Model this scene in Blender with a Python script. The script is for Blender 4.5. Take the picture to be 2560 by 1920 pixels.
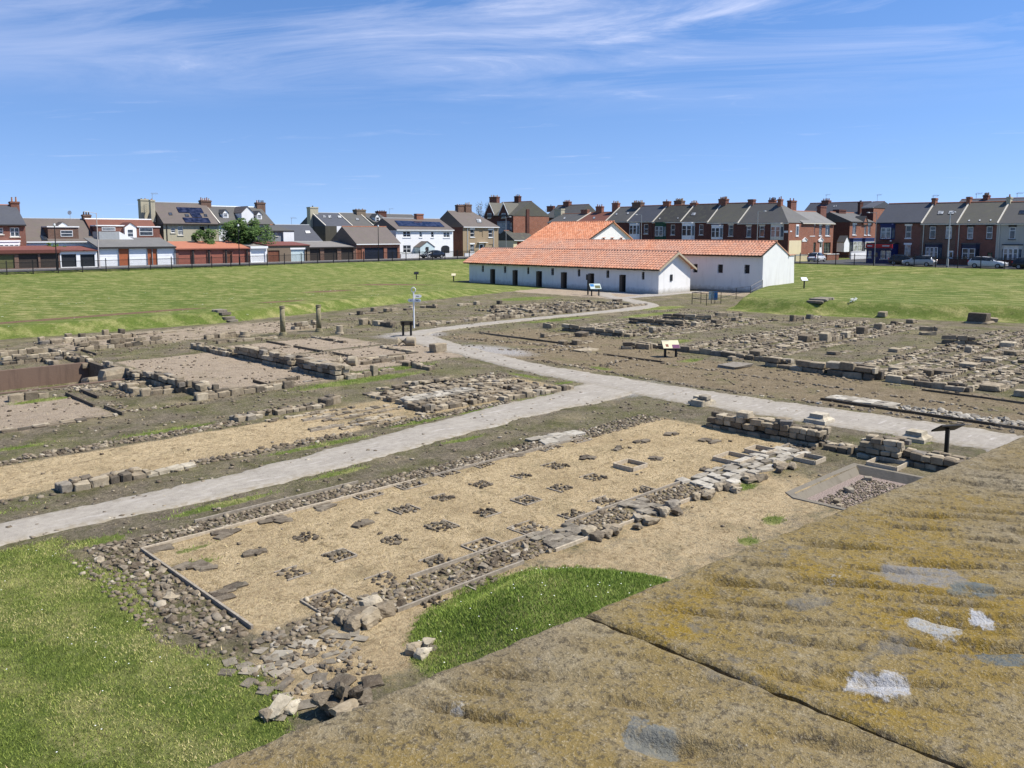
import bpy, bmesh, math, random
import numpy as np
from mathutils import Vector, Matrix, Euler, noise as mnoise
R = math.radians
rng = random.Random(7)
for o in list(bpy.data.objects): bpy.data.objects.remove(o)
scene = bpy.context.scene
COL = scene.collection

# ------------------------------------------------------------------ camera, sky, sun, exposure
F, PXC, PYC, HZ, H, AZ = 2100.0, 1280.0, 835.0, 585.0, 6.5, R(46)
PITCH = math.atan((PYC - HZ) / F)
cam_d = bpy.data.cameras.new('camera'); cam = bpy.data.objects.new('camera', cam_d); COL.objects.link(cam)
cam_d.sensor_width = 36; cam_d.lens = 36 * F / 2560; cam_d.shift_y = -(960 - PYC) / 2560
cam_d.clip_start = 0.05; cam_d.clip_end = 20000
cam.location = (0, 0, H); cam.rotation_euler = (R(90) - PITCH, 0, AZ - R(90))
scene.camera = cam
SUN_EL, SUN_AZ = 54.0, -45.0          # azimuth counted from +X towards +Y
sun_d = bpy.data.lights.new('sun', 'SUN'); sun_d.energy = 5.0; sun_d.angle = R(0.55); sun_d.color = (1.0, 0.955, 0.88)
sun = bpy.data.objects.new('sun', sun_d); COL.objects.link(sun)
sdir = Vector((math.cos(R(SUN_EL)) * math.cos(R(SUN_AZ)), math.cos(R(SUN_EL)) * math.sin(R(SUN_AZ)), math.sin(R(SUN_EL))))
sun.rotation_euler = (-sdir).to_track_quat('-Z', 'Y').to_euler(); sun.location = (20, -20, 60)
world = bpy.data.worlds.new('World'); scene.world = world; world.use_nodes = True
def build_world():
    nt = world.node_tree; N = nt.nodes; L = nt.links; N.clear()
    out = N.new('ShaderNodeOutputWorld'); bg = N.new('ShaderNodeBackground'); bg.inputs[1].default_value = 0.1
    sky = N.new('ShaderNodeTexSky'); sky.sky_type = 'NISHITA'; sky.sun_disc = False
    sky.sun_elevation = R(SUN_EL); sky.sun_rotation = R(90 - SUN_AZ); sky.altitude = 30
    sky.air_density = 1.0; sky.dust_density = 0.0; sky.ozone_density = 1.6
    tc = N.new('ShaderNodeTexCoord'); sep = N.new('ShaderNodeSeparateXYZ'); L.new(tc.outputs['Generated'], sep.inputs[0])
    def math_(op, a, b=None):
        m = N.new('ShaderNodeMath'); m.operation = op
        for i, v in enumerate((a, b)):
            if v is None: continue
            if isinstance(v, (int, float)): m.inputs[i].default_value = v
            else: L.new(v, m.inputs[i])
        return m.outputs[0]
    lift = N.new('ShaderNodeCombineXYZ'); L.new(sep.outputs[0], lift.inputs[0]); L.new(sep.outputs[1], lift.inputs[1])
    L.new(math_('ADD', math_('MULTIPLY', math_('MAXIMUM', sep.outputs[2], 0.0), .9), .13), lift.inputs[2]); L.new(lift.outputs[0], sky.inputs[0])
    zz = math_('MAXIMUM', sep.outputs[2], 0.02)
    cx = math_('DIVIDE', sep.outputs[0], zz); cy = math_('DIVIDE', sep.outputs[1], zz)
    comb = N.new('ShaderNodeCombineXYZ'); L.new(cx, comb.inputs[0]); L.new(cy, comb.inputs[1])
    rot = N.new('ShaderNodeMapping'); rot.inputs['Rotation'].default_value = (0, 0, R(46 - 66)); L.new(comb.outputs[0], rot.inputs[0])
    def noise(scale, det, rough, dist, sx, sy, off):
        mp = N.new('ShaderNodeMapping'); mp.inputs['Scale'].default_value = (sx, sy, 1); mp.inputs['Location'].default_value = off
        L.new(rot.outputs[0], mp.inputs[0])
        n = N.new('ShaderNodeTexNoise'); n.inputs['Scale'].default_value = scale; n.inputs['Detail'].default_value = det
        n.inputs['Roughness'].default_value = rough; n.inputs['Distortion'].default_value = dist; L.new(mp.outputs[0], n.inputs[0]); return n.outputs[0]
    big = noise(0.16, 3, .5, .3, 1.0, .55, (3.1, 1.7, 0)); fine = noise(0.62, 10, .66, .9, 1.5, .7, (8, 4, 0))
    s = math_('ADD', math_('MULTIPLY', big, 1.15), math_('MULTIPLY', fine, .75))
    ramp = N.new('ShaderNodeMapRange'); ramp.inputs[1].default_value = .9; ramp.inputs[2].default_value = 1.3; L.new(s, ramp.inputs[0])
    el = N.new('ShaderNodeMapRange'); el.interpolation_type = 'SMOOTHSTEP'
    el.inputs[1].default_value = .12; el.inputs[2].default_value = .235; L.new(sep.outputs[2], el.inputs[0])
    low = math_('MULTIPLY', math_('MAXIMUM', math_('SUBTRACT', fine, .6), 0), 1.2)
    m = math_('MINIMUM', math_('ADD', math_('MULTIPLY', math_('MULTIPLY', ramp.outputs[0], el.outputs[0]), .8), low), .8)
    mix = N.new('ShaderNodeMixRGB'); L.new(m, mix.inputs[0]); hs = N.new('ShaderNodeHueSaturation'); hs.inputs['Saturation'].default_value = 1.27; hs.inputs['Value'].default_value = 1.12; L.new(sky.outputs[0], hs.inputs['Color']); tint = N.new('ShaderNodeMixRGB'); tint.blend_type = 'MULTIPLY'; tint.inputs[0].default_value = 1; tint.inputs[2].default_value = (1.13, .96, 1.05, 1); L.new(hs.outputs[0], tint.inputs[1]); L.new(tint.outputs[0], mix.inputs[1])
    mix.inputs[2].default_value = (7.0, 7.2, 8.6, 1)
    L.new(mix.outputs[0], bg.inputs[0]); L.new(bg.outputs[0], out.inputs[0])
build_world()
vs = scene.view_settings; vs.view_transform = 'Standard'; vs.look = 'None'; vs.exposure = 0.52; vs.gamma = 1; vs.use_curve_mapping = False
scene.render.resolution_x = 1024; scene.render.resolution_y = 768

# ------------------------------------------------------------------ pixel -> place helpers (photo is 2560 x 1920)
FW = Vector((math.cos(AZ) * math.cos(PITCH), math.sin(AZ) * math.cos(PITCH), -math.sin(PITCH)))
RT = Vector((math.sin(AZ), -math.cos(AZ), 0)); UP = RT.cross(FW); CAM = Vector((0, 0, H))
def ray(x, y): return FW + RT * ((x - PXC) / F) - UP * ((y - PYC) / F)
def W(x, y, z=0.0):
    d = ray(x, y); return CAM + d * ((z - H) / d.z)
def onX(x, y, X0):
    d = ray(x, y); return CAM + d * (X0 / d.x)
def onY(x, y, Y0):
    d = ray(x, y); return CAM + d * (Y0 / d.y)
ZM = {0: (0, 0, 1), 1: (0, 470, 5.144), 2: (330, 470, 5.144), 3: (720, 470, 5.144), 4: (1080, 460, 5.144), 5: (1480, 470, 6.9125),
      6: (1750, 470, 6.32), 7: (2050, 470, 7.9), 8: (2290, 470, 7.9), 'A': (0, 780, 4.608), 'B': (480, 740, 4.608), 'C': (860, 720, 4.608),
      'D': (1200, 740, 4.608), 'E': (1540, 740, 4.608), 'F': (2000, 760, 3.95), 'G': (880, 920, 3.456), 'W': (1140, 520, 2.514), 'T': (1400, 950, 1.907)}
def zp(k, x, y):
    a, b, s = ZM[k]; return a + x / s, b + y / s
def WZ(k, x, y, z=0.0): return W(*zp(k, x, y), z)

# ------------------------------------------------------------------ materials
MATS = {}
class NT:
    def __init__(s, name):
        s.m = bpy.data.materials.new(name); s.m.use_nodes = True; s.nt = s.m.node_tree; s.N = s.nt.nodes; s.L = s.nt.links
        s.b = s.N['Principled BSDF']; s.tc = s.N.new('ShaderNodeTexCoord'); s.geo = s.N.new('ShaderNodeNewGeometry')
    def put(s, inp, v):
        if isinstance(v, bpy.types.NodeSocket): s.L.new(v, inp)
        elif v is not None:
            if isinstance(v, tuple) and len(v) == 3 and inp.type == 'RGBA': v = v + (1,)
            inp.default_value = v
    def math(s, op, a, b=0.0, clamp=False):
        m = s.N.new('ShaderNodeMath'); m.operation = op; m.use_clamp = clamp; s.put(m.inputs[0], a); s.put(m.inputs[1], b); return m.outputs[0]
    def mix(s, f, a, b, mode='MIX'):
        m = s.N.new('ShaderNodeMixRGB'); m.blend_type = mode; s.put(m.inputs[0], f); s.put(m.inputs[1], a); s.put(m.inputs[2], b); return m.outputs[0]
    def pos(s, scale=(1, 1, 1), kind='pos', rot=(0, 0, 0), loc=(0, 0, 0)):
        src = s.geo.outputs['Position'] if kind == 'pos' else s.tc.outputs['Object']
        mp = s.N.new('ShaderNodeMapping'); mp.inputs['Scale'].default_value = scale; mp.inputs['Rotation'].default_value = rot
        mp.inputs['Location'].default_value = loc; s.L.new(src, mp.inputs[0]); return mp.outputs[0]
    def noise(s, scale, det=4, rough=.55, vec=None, dist=0.0):
        n = s.N.new('ShaderNodeTexNoise'); n.inputs['Scale'].default_value = scale; n.inputs['Detail'].default_value = det
        n.inputs['Roughness'].default_value = rough; n.inputs['Distortion'].default_value = dist
        s.L.new(vec if vec is not None else s.pos(), n.inputs[0]); return n.outputs[0]
    def voro(s, scale, vec=None, feat='F1'):
        n = s.N.new('ShaderNodeTexVoronoi'); n.feature = feat; n.inputs['Scale'].default_value = scale
        s.L.new(vec if vec is not None else s.pos(), n.inputs[0]); return n
    def ramp(s, f, stops):
        r = s.N.new('ShaderNodeValToRGB'); s.put(r.inputs[0], f); e = r.color_ramp.elements
        while len(e) < len(stops): e.new(.5)
        for el, (p, c) in zip(e, stops):
            el.position = p; el.color = (c if len(c) == 4 else tuple(c) + (1,)) if not isinstance(c, (int, float)) else (c, c, c, 1)
        return r.outputs[0]
    def rng(s, f, a, b, c=0.0, d=1.0, smooth=False):
        r = s.N.new('ShaderNodeMapRange'); r.interpolation_type = 'SMOOTHSTEP' if smooth else 'LINEAR'
        s.put(r.inputs[0], f)
        for i, v in enumerate((a, b, c, d)): r.inputs[i + 1].default_value = v
        return r.outputs[0]
    def attr(s, n):
        a = s.N.new('ShaderNodeAttribute'); a.attribute_name = n; return a.outputs['Fac']
    def rand(s, island=False):
        if island: return s.geo.outputs['Random Per Island']
        return s.N.new('ShaderNodeObjectInfo').outputs['Random']
    def bump(s, h, strength=.4, dist=.02):
        b = s.N.new('ShaderNodeBump'); b.inputs['Strength'].default_value = strength; b.inputs['Distance'].default_value = dist
        s.L.new(h, b.inputs['Height']); s.L.new(b.outputs[0], s.b.inputs['Normal'])
    def done(s, col, rough=.85, spec=.3, metal=0.0):
        s.put(s.b.inputs['Base Color'], col); s.put(s.b.inputs['Roughness'], rough); s.put(s.b.inputs['Specular IOR Level'], spec)
        s.b.inputs['Metallic'].default_value = metal; return s.m
def simple(name, col, rough=.7, var=.18, scale=3.0, spec=.3, metal=0.0, bump=0.0):
    t = NT(name); n = t.noise(scale, 6, .6); v = t.rng(n, .3, .7, 1 - var, 1 + var)
    c = t.mix(1.0, col, v, 'MULTIPLY')
    if bump: t.bump(n, bump, .02)
    MATS[name] = t.done(c, rough, spec, metal); return MATS[name]
def stone_mat(name, stops, island=False, dark=.55):
    t = NT(name); r = t.rand(island); c = t.ramp(r, stops)
    n = t.noise(5.5, 8, .65); n2 = t.noise(38, 4, .6); n3 = t.noise(1.7, 3, .5)
    c = t.mix(t.rng(n, .38, .62, 0, .75), c, t.mix(1, c, (dark, dark * .97, dark * .93), 'MULTIPLY'))
    c = t.mix(t.rng(n2, .55, .72, 0, .35), c, (.42, .38, .29)); c = t.mix(t.rng(n3, .6, .75, 0, .3), c, (.17, .165, .12))
    t.bump(t.math('ADD', n, t.math('MULTIPLY', n2, .4)), .7, .03); MATS[name] = t.done(c, .93, .2); return MATS[name]
BUFF = [(0, (.12, .10, .075)), (.2, (.19, .152, .105)), (.45, (.29, .235, .16)), (.7, (.365, .3, .205)), (.9, (.47, .4, .285)), (1, (.2, .178, .15))]
COBB = [(0, (.09, .068, .046)), (.3, (.165, .13, .088)), (.55, (.25, .198, .135)), (.8, (.21, .178, .135)), (.94, (.37, .305, .21)), (1, (.5, .44, .34))]
stone_mat('stone', BUFF); stone_mat('stone_i', BUFF, True); stone_mat('cobble', COBB); stone_mat('cobble_i', COBB, True)
stone_mat('pale_stone', [(0, (.36, .31, .22)), (.5, (.47, .41, .3)), (1, (.56, .5, .39))])
stone_mat('dark_stone', [(0, (.078, .06, .042)), (.5, (.14, .112, .078)), (1, (.22, .182, .13))])
stone_mat('grey_flag', [(0, (.14, .118, .088)), (.5, (.22, .19, .145)), (1, (.31, .27, .205))])
stone_mat('pale_flag', [(0, (.27, .24, .19)), (.5, (.38, .34, .27)), (1, (.50, .46, .38))])
def brick(name, c1, c2, mortar=(.3, .26, .22), soft=.5):
    t = NT(name); sx = t.N.new('ShaderNodeSeparateXYZ'); t.L.new(t.geo.outputs['Position'], sx.inputs[0])
    cb = t.N.new('ShaderNodeCombineXYZ'); t.L.new(t.math('ADD', sx.outputs[0], sx.outputs[1]), cb.inputs[0]); t.L.new(sx.outputs[2], cb.inputs[1])
    b = t.N.new('ShaderNodeTexBrick'); t.L.new(cb.outputs[0], b.inputs[0]); b.inputs['Scale'].default_value = 1
    b.inputs['Brick Width'].default_value = .23; b.inputs['Row Height'].default_value = .078; b.inputs['Mortar Size'].default_value = .007
    t.put(b.inputs[1], c1); t.put(b.inputs[2], c2); t.put(b.inputs[3], mortar)
    n = t.noise(.8, 6, .65); n2 = t.noise(9, 3, .6)
    c = t.mix(t.rng(n, .35, .7, 0, .45), b.outputs[0], t.mix(1, b.outputs[0], (.5, .47, .45), 'MULTIPLY'))
    c = t.mix(t.rng(n2, .58, .75, 0, .3), c, c2); MATS[name] = t.done(c, .9, .2); return MATS[name]
brick('brick_red', (.21, .06, .035), (.15, .045, .03)); brick('brick_dark', (.13, .042, .03), (.09, .032, .025), (.16, .12, .1))  # brick_dark also paints shaded faces of houses whose sunlit faces are brick_orange
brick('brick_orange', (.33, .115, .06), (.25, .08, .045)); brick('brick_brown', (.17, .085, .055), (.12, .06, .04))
def render_wall(name, col, streak=.5, dirt=(.25, .21, .16), k=.35):
    t = NT(name); n = t.noise(1.2, 6, .6); n2 = t.noise(.9, 5, .6, t.pos((3, 3, .35))); n3 = t.noise(14, 4, .6)
    c = t.mix(t.math('MULTIPLY', t.rng(n2, .52, .78), k), col, dirt); c = t.mix(t.rng(n, .3, .7, 0, .16), c, t.mix(1, c, (.72, .72, .74), 'MULTIPLY'))
    if name == 'limewash':
        sz = t.N.new('ShaderNodeSeparateXYZ'); t.L.new(t.geo.outputs['Position'], sz.inputs[0]); n4 = t.noise(1.9, 8, .75); c = t.mix(t.math('MULTIPLY', t.rng(t.math('ADD', sz.outputs[2], t.math('MULTIPLY', n4, -1.1)), -.45, .05, 1, 0), .7), c, (.3, .27, .21)); c = t.mix(t.math('MULTIPLY', t.rng(n4, .66, .72), .5), c, (.4, .37, .31))
    t.bump(t.math('ADD', n, t.math('MULTIPLY', n3, .5)), .35, .05); MATS[name] = t.done(c, .9, .2); return MATS[name]
render_wall('limewash', (.78, .765, .73), k=.22); render_wall('white_render', (.78, .78, .77), k=.1); render_wall('cream_render', (.44, .40, .29), k=.5)
render_wall('tan_render', (.33, .25, .16), k=.3); render_wall('grey_render', (.24, .25, .26), k=.3); render_wall('pale_render', (.44, .42, .36), k=.3)
render_wall('dark_render', (.075, .07, .055), k=.5, dirt=(.12, .11, .07)); render_wall('cream_paint', (.72, .62, .40), k=.2); render_wall('brown_wall', (.20, .155, .11), k=.5)
render_wall('pit_render', (.17, .115, .082), k=.8, dirt=(.085, .06, .045)); render_wall('concrete_pink', (.19, .165, .125), k=.7, dirt=(.1, .085, .06))
def slate(name, col, moss=(.12, .12, .07), k=.35):
    t = NT(name); n = t.noise(1.1, 7, .65); n2 = t.noise(.6, 5, .6, t.pos((1, 1, 1))); n3 = t.noise(7, 4, .7, t.pos((.35, .35, 2.2)))
    sz = t.N.new('ShaderNodeSeparateXYZ'); t.L.new(t.geo.outputs['Position'], sz.inputs[0])
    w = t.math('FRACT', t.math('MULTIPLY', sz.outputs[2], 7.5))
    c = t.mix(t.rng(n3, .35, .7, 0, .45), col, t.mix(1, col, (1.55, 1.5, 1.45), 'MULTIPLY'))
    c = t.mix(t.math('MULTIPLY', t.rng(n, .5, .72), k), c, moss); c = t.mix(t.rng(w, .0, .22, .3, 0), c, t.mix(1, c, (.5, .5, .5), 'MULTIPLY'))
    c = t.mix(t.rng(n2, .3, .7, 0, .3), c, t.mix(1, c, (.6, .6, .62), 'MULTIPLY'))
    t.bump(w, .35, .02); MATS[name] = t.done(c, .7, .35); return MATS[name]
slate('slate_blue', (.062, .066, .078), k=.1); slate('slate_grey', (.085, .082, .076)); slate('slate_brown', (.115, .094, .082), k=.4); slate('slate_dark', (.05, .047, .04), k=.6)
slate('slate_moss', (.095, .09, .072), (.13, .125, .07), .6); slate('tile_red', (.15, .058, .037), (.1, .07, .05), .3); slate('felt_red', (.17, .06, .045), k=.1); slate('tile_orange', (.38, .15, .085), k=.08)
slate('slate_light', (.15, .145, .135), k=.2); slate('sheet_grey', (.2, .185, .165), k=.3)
def pantile(name, island):
    t = NT(name); r = t.rand(island)
    c = t.ramp(r, [(0, (.50, .2, .105)), (.3, (.58, .245, .13)), (.6, (.62, .275, .15)), (.85, (.66, .32, .185)), (1, (.56, .28, .175))])
    n = t.noise(.35, 6, .65); n2 = t.noise(1.6, 6, .7); n3 = t.noise(26, 4, .6)
    sy = t.N.new('ShaderNodeSeparateXYZ'); t.L.new(t.geo.outputs['Position'], sy.inputs[0])
    age = t.math('MULTIPLY', t.rng(n, .3, .6, .35, 1), t.math('MULTIPLY', t.rng(sy.outputs[2], 2.4, 3.2, .4, 1), t.rng(sy.outputs[2], 5.4, 6.2, 1, 0)))
    c = t.mix(t.math('MULTIPLY', age, t.rng(n2, .35, .6, .4, .75)), c, (.44, .285, .22)); c = t.mix(t.rng(n3, .6, .75, 0, .35), c, (.4, .3, .2))
    MATS[name] = t.done(c, .85, .25)
pantile('pantile', False); pantile('pantile_i', True)
def glass(name, col, rough=.06):
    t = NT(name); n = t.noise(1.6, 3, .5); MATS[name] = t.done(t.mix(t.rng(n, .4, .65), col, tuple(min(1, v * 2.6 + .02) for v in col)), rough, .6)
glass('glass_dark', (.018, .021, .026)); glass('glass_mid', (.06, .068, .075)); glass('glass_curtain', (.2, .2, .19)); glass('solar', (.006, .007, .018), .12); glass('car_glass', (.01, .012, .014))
for a in [('white_paint', (.78, .78, .76), .5, .05, 3), ('cream_stone', (.62, .57, .47), .8, .12, 5), ('black_metal', (.012, .012, .013), .45, .2, 4), ('grey_metal', (.33, .34, .34), .45, .1, 4),
          ('pale_post', (.5, .44, .4), .55, .1, 4), ('tarmac', (.085, .083, .082), .92, .25, 2.2), ('pavement', (.27, .255, .24), .9, .15, 3), ('garage_white', (.76, .77, .77), .5, .05, 2),
          ('garage_black', (.02, .022, .026), .5, .2, 4), ('garage_navy', (.013, .017, .03), .45, .2, 4), ('garage_olive', (.115, .115, .045), .55, .12, 4), ('garage_brown', (.045, .035, .028), .7, .25, 6),
          ('garage_red', (.30, .105, .07), .6, .1, 3), ('door_brown', (.17, .065, .035), .6, .2, 6), ('panel_orange', (.34, .10, .04), .6, .12, 6), ('fascia_red', (.13, .045, .033), .7, .15, 4),
          ('trim_dark', (.03, .026, .024), .6, .2, 5), ('green_paint', (.012, .06, .03), .5, .15, 4), ('blue_paint', (.012, .022, .10), .5, .2, 4), ('navy_paint', (.02, .026, .055), .5, .2, 4),
          ('red_sign', (.42, .02, .02), .5, .08, 4), ('pale_blue', (.50, .60, .60), .6, .08, 4), ('pot_clay', (.38, .19, .10), .85, .2, 8), ('pot_buff', (.52, .40, .25), .85, .2, 8), ('pot_dark', (.07, .05, .04), .85, .2, 8),
          ('ridge_clay', (.33, .14, .08), .85, .25, 5), ('lead', (.3, .31, .32), .6, .12, 5), ('dish_grey', (.45, .46, .47), .5, .1, 5), ('wood_grey', (.27, .23, .175), .9, .3, 12), ('wood_pale', (.42, .35, .25), .9, .25, 12),
          ('door_wood', (.10, .075, .055), .8, .3, 9), ('car_white', (.78, .79, .80), .25, .02, 1), ('car_silver', (.5, .52, .55), .3, .02, 1), ('car_navy', (.016, .02, .034), .22, .05, 1), ('car_black', (.009, .009, .01), .25, .05, 1),
          ('tyre', (.012, .012, .012), .85, .2, 20), ('rim', (.38, .38, .39), .35, .1, 9), ('lamp_glass', (.62, .62, .6), .2, .05, 5), ('tail_red', (.35, .012, .012), .25, .05, 4), ('panel_cream', (.62, .55, .36), .6, .08, 5),
          ('panel_purple', (.13, .04, .10), .6, .1, 5), ('panel_teal', (.45, .52, .48), .5, .12, 9), ('panel_blue', (.03, .16, .36), .5, .1, 5), ('skin', (.45, .27, .2), .6, .05, 9), ('cloth_pale', (.6, .59, .56), .9, .08, 9),
          ('cloth_dark', (.03, .032, .04), .9, .1, 9), ('hair', (.05, .035, .025), .8, .2, 30), ('moss_column', (.23, .2, .115), .9, .35, 6), ('bark', (.075, .058, .042), .95, .3, 8), ('text_grey', (.2, .2, .2), .7, .1, 9),
          ('eave_dark', (.045, .034, .026), .9, .3, 9), ('daisy', (.85, .85, .78), .7, .05, 9), ('straw', (.50, .40, .21), .9, .25, 9)]:
    simple(*a)
for k in ('car_white', 'car_silver', 'car_navy', 'car_black'):
    b = MATS[k].node_tree.nodes['Principled BSDF']; b.inputs['Coat Weight'].default_value = .6; b.inputs['Coat Roughness'].default_value = .05
def mow(t, amp=.1):
    d = t.N.new('ShaderNodeVectorMath'); d.operation = 'DISTANCE'; t.L.new(t.geo.outputs['Position'], d.inputs[0]); d.inputs[1].default_value = (-14, 4, 0)
    w = t.math('SINE', t.math('ADD', t.math('MULTIPLY', d.outputs[1], 3.6), t.math('MULTIPLY', t.noise(.5, 3), 5.0))); return t.math('MULTIPLY', w, t.math('MULTIPLY', t.noise(1.3, 5, .7), amp * 2))
def blade_mat(name, stops):
    t = NT(name); r = t.rand(True); n = t.noise(.55, 5, .6); c = t.ramp(t.math('ADD', t.math('ADD', t.math('MULTIPLY', r, .5), t.rng(n, .35, .68, -.05, .42)), mow(t)), stops)
    MATS[name] = t.done(c, .7, .25)
blade_mat('blade', [(0, (.135, .18, .027)), (.28, (.215, .265, .047)), (.45, (.3, .33, .075)), (.6, (.4, .38, .13)), (.8, (.56, .48, .22)), (1, (.66, .55, .28))])
blade_mat('blade_lush', [(0, (.125, .19, .026)), (.35, (.2, .285, .046)), (.7, (.28, .345, .07)), (1, (.44, .42, .16))])
blade_mat('leaf', [(0, (.028, .055, .012)), (.4, (.055, .105, .02)), (.8, (.10, .155, .035)), (1, (.15, .19, .06))])
blade_mat('leaf_bare', [(0, (.06, .055, .04)), (1, (.14, .12, .07))])
M = MATS

# ------------------------------------------------------------------ mesh helpers
WP = {}                                                   # world position of every parent Empty
def tag(o, label=None, cat=None, group=None, kind=None):
    if label: o['label'] = label
    if cat: o['category'] = cat
    if group: o['group'] = group
    if kind: o['kind'] = kind
    return o
def thing(name, label, cat, loc, group=None):
    o = bpy.data.objects.new(name, None); o.empty_display_size = .3; COL.objects.link(o); o.location = loc
    WP[o] = Vector(loc); return tag(o, label, cat, group)
def wpos(o): return WP.get(o, Vector((0, 0, 0)))
def place(o, parent, loc):
    """link o at world position loc, under parent"""
    COL.objects.link(o); WP[o] = Vector(loc)
    if parent is not None: o.parent = parent; o.location = Vector(loc) - wpos(parent)
    else: o.location = loc
    return o
class MB:
    def __init__(s): s.v = []; s.f = []; s.mi = []
    def add(s, vs, fs, mi=0):
        b = len(s.v); s.v += [tuple(v) for v in vs]; s.f += [tuple(i + b for i in f) for f in fs]; s.mi += [mi] * len(fs); return s
    def hexa(s, p, mi=0):     # 8 points: bottom 4 ccw, top 4
        return s.add(p, [(3, 2, 1, 0), (4, 5, 6, 7), (0, 1, 5, 4), (1, 2, 6, 5), (2, 3, 7, 6), (3, 0, 4, 7)], mi)
    def box(s, x0, x1, y0, y1, z0, z1, mi=0):
        return s.hexa([(x0, y0, z0), (x1, y0, z0), (x1, y1, z0), (x0, y1, z0), (x0, y0, z1), (x1, y0, z1), (x1, y1, z1), (x0, y1, z1)], mi)
    def tube(s, pts, rads, n=10, cap=True, mi=0):
        pts = [Vector(p) for p in pts]; b = len(s.v)
        for i, p in enumerate(pts):
            d = (pts[min(i + 1, len(pts) - 1)] - pts[max(i - 1, 0)]).normalized()
            a = d.orthogonal().normalized() if abs(d.z) < .99 else Vector((1, 0, 0)); c = d.cross(a)
            r = rads[i] if isinstance(rads, (list, tuple)) else rads
            for k in range(n):
                t = 2 * math.pi * k / n; s.v.append(tuple(p + (a * math.cos(t) + c * math.sin(t)) * r))
        for i in range(len(pts) - 1):
            for k in range(n):
                k2 = (k + 1) % n; s.f.append((b + i * n + k, b + i * n + k2, b + (i + 1) * n + k2, b + (i + 1) * n + k)); s.mi.append(mi)
        if cap:
            s.f.append(tuple(b + k for k in reversed(range(n)))); s.mi.append(mi)
            s.f.append(tuple(b + (len(pts) - 1) * n + k for k in range(n))); s.mi.append(mi)
        return s
    def mesh(s, name, mats, smooth=False, org=None):
        me = bpy.data.meshes.new(name)
        if org is None: org = Vector([sum((min(v[i] for v in s.v), max(v[i] for v in s.v))) / 2 for i in range(3)]); 
        me.from_pydata([(v[0] - org[0], v[1] - org[1], v[2] - org[2]) for v in s.v], [], s.f)
        for m in (mats if isinstance(mats, (list, tuple)) else [mats]): me.materials.append(M[m] if isinstance(m, str) else m)
        if any(s.mi): me.polygons.foreach_set('material_index', s.mi)
        if smooth: me.polygons.foreach_set('use_smooth', [True] * len(s.f))
        me.update(); return me, org
    def build(s, name, mats, parent=None, smooth=False):
        me, org = s.mesh(name, mats, smooth); o = bpy.data.objects.new(name, me); return place(o, parent, org)
def inst(name, me, parent, loc, rot=(0, 0, 0), scale=(1, 1, 1), mat=None):
    o = bpy.data.objects.new(name, me); place(o, parent, loc); o.rotation_euler = rot; o.scale = scale
    if mat:
        o.material_slots[0].link = 'OBJECT'; o.material_slots[0].material = M[mat]
    return o
def joined(name, protos, xf, mat, parent=None, smooth=False, origin=(0, 0, 0)):
    """one mesh from many transformed copies; protos = list of (verts Nx3, faces), xf = list of (proto index, loc, rotz, tilt, scale)"""
    V = []; Fs = []; b = 0
    for pi, loc, rz, tilt, sc in xf:
        v, f = protos[pi]; v = v * np.array(sc)
        if tilt:
            ct, st = math.cos(tilt), math.sin(tilt); v = np.c_[v[:, 0], v[:, 1] * ct - v[:, 2] * st, v[:, 1] * st + v[:, 2] * ct]
        c, s_ = math.cos(rz), math.sin(rz); v = np.c_[v[:, 0] * c - v[:, 1] * s_, v[:, 0] * s_ + v[:, 1] * c, v[:, 2]] + np.array(loc)
        V.append(v); Fs += [tuple(i + b for i in q) for q in f]; b += len(v)
    V = np.concatenate(V) - np.array(origin); me = bpy.data.meshes.new(name); me.from_pydata(V.tolist(), [], Fs); me.materials.append(M[mat])
    if smooth: me.polygons.foreach_set('use_smooth', [True] * len(Fs))
    o = bpy.data.objects.new(name, me); return place(o, parent, origin)
def block_proto(seed, rough=.07, bev=.16):
    bm = bmesh.new(); bmesh.ops.create_cube(bm, size=1.0); r = random.Random(seed)
    for v in bm.verts: v.co += Vector([r.uniform(-rough, rough) for _ in range(3)])
    bmesh.ops.bevel(bm, geom=bm.edges[:], offset=bev * r.uniform(.35, .8), segments=1, affect='EDGES', profile=.6)
    for v in bm.verts: v.co += Vector([r.uniform(-.022, .022) for _ in range(3)])
    return bm
def cobble_proto(seed, sub=2):
    bm = bmesh.new(); bmesh.ops.create_icosphere(bm, subdivisions=sub, radius=.5); r = random.Random(seed)
    off = Vector([r.uniform(-50, 50) for _ in range(3)])
    for v in bm.verts:
        d = v.co.normalized(); n = mnoise.noise(d * 1.4 + off) * .3 + mnoise.noise(d * 3.1 + off) * .1
        v.co = d * (.5 * (1 + n)); v.co.z *= .9
    return bm
def fin(bm, name, mat, smooth=False):
    me = bpy.data.meshes.new(name); bm.to_mesh(me); bm.free(); me.materials.append(M[mat])
    if smooth: me.polygons.foreach_set('use_smooth', [True] * len(me.polygons))
    return me
def arr(me):
    v = np.array([tuple(x.co) for x in me.vertices]); return v, [tuple(p.vertices) for p in me.polygons]
BLOCKS = [fin(block_proto(i), 'stone_block', 'stone') for i in range(14)]
def chip_proto(seed):
    bm = bmesh.new(); bmesh.ops.create_cube(bm, size=.95); bmesh.ops.subdivide_edges(bm, edges=bm.edges[:], cuts=1, use_grid_fill=True); r = random.Random(seed)
    for v in bm.verts:
        if v.co.length > .55: v.co *= r.uniform(.62, .95)
        v.co += Vector([r.uniform(-.09, .09) for _ in range(3)])
    return bm
COBS = [fin(cobble_proto(i + 50, 1 if i > 5 else 2), 'cobble', 'cobble', True) for i in range(9)] + [fin(chip_proto(i + 80), 'cobble', 'cobble') for i in range(9)]
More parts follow.
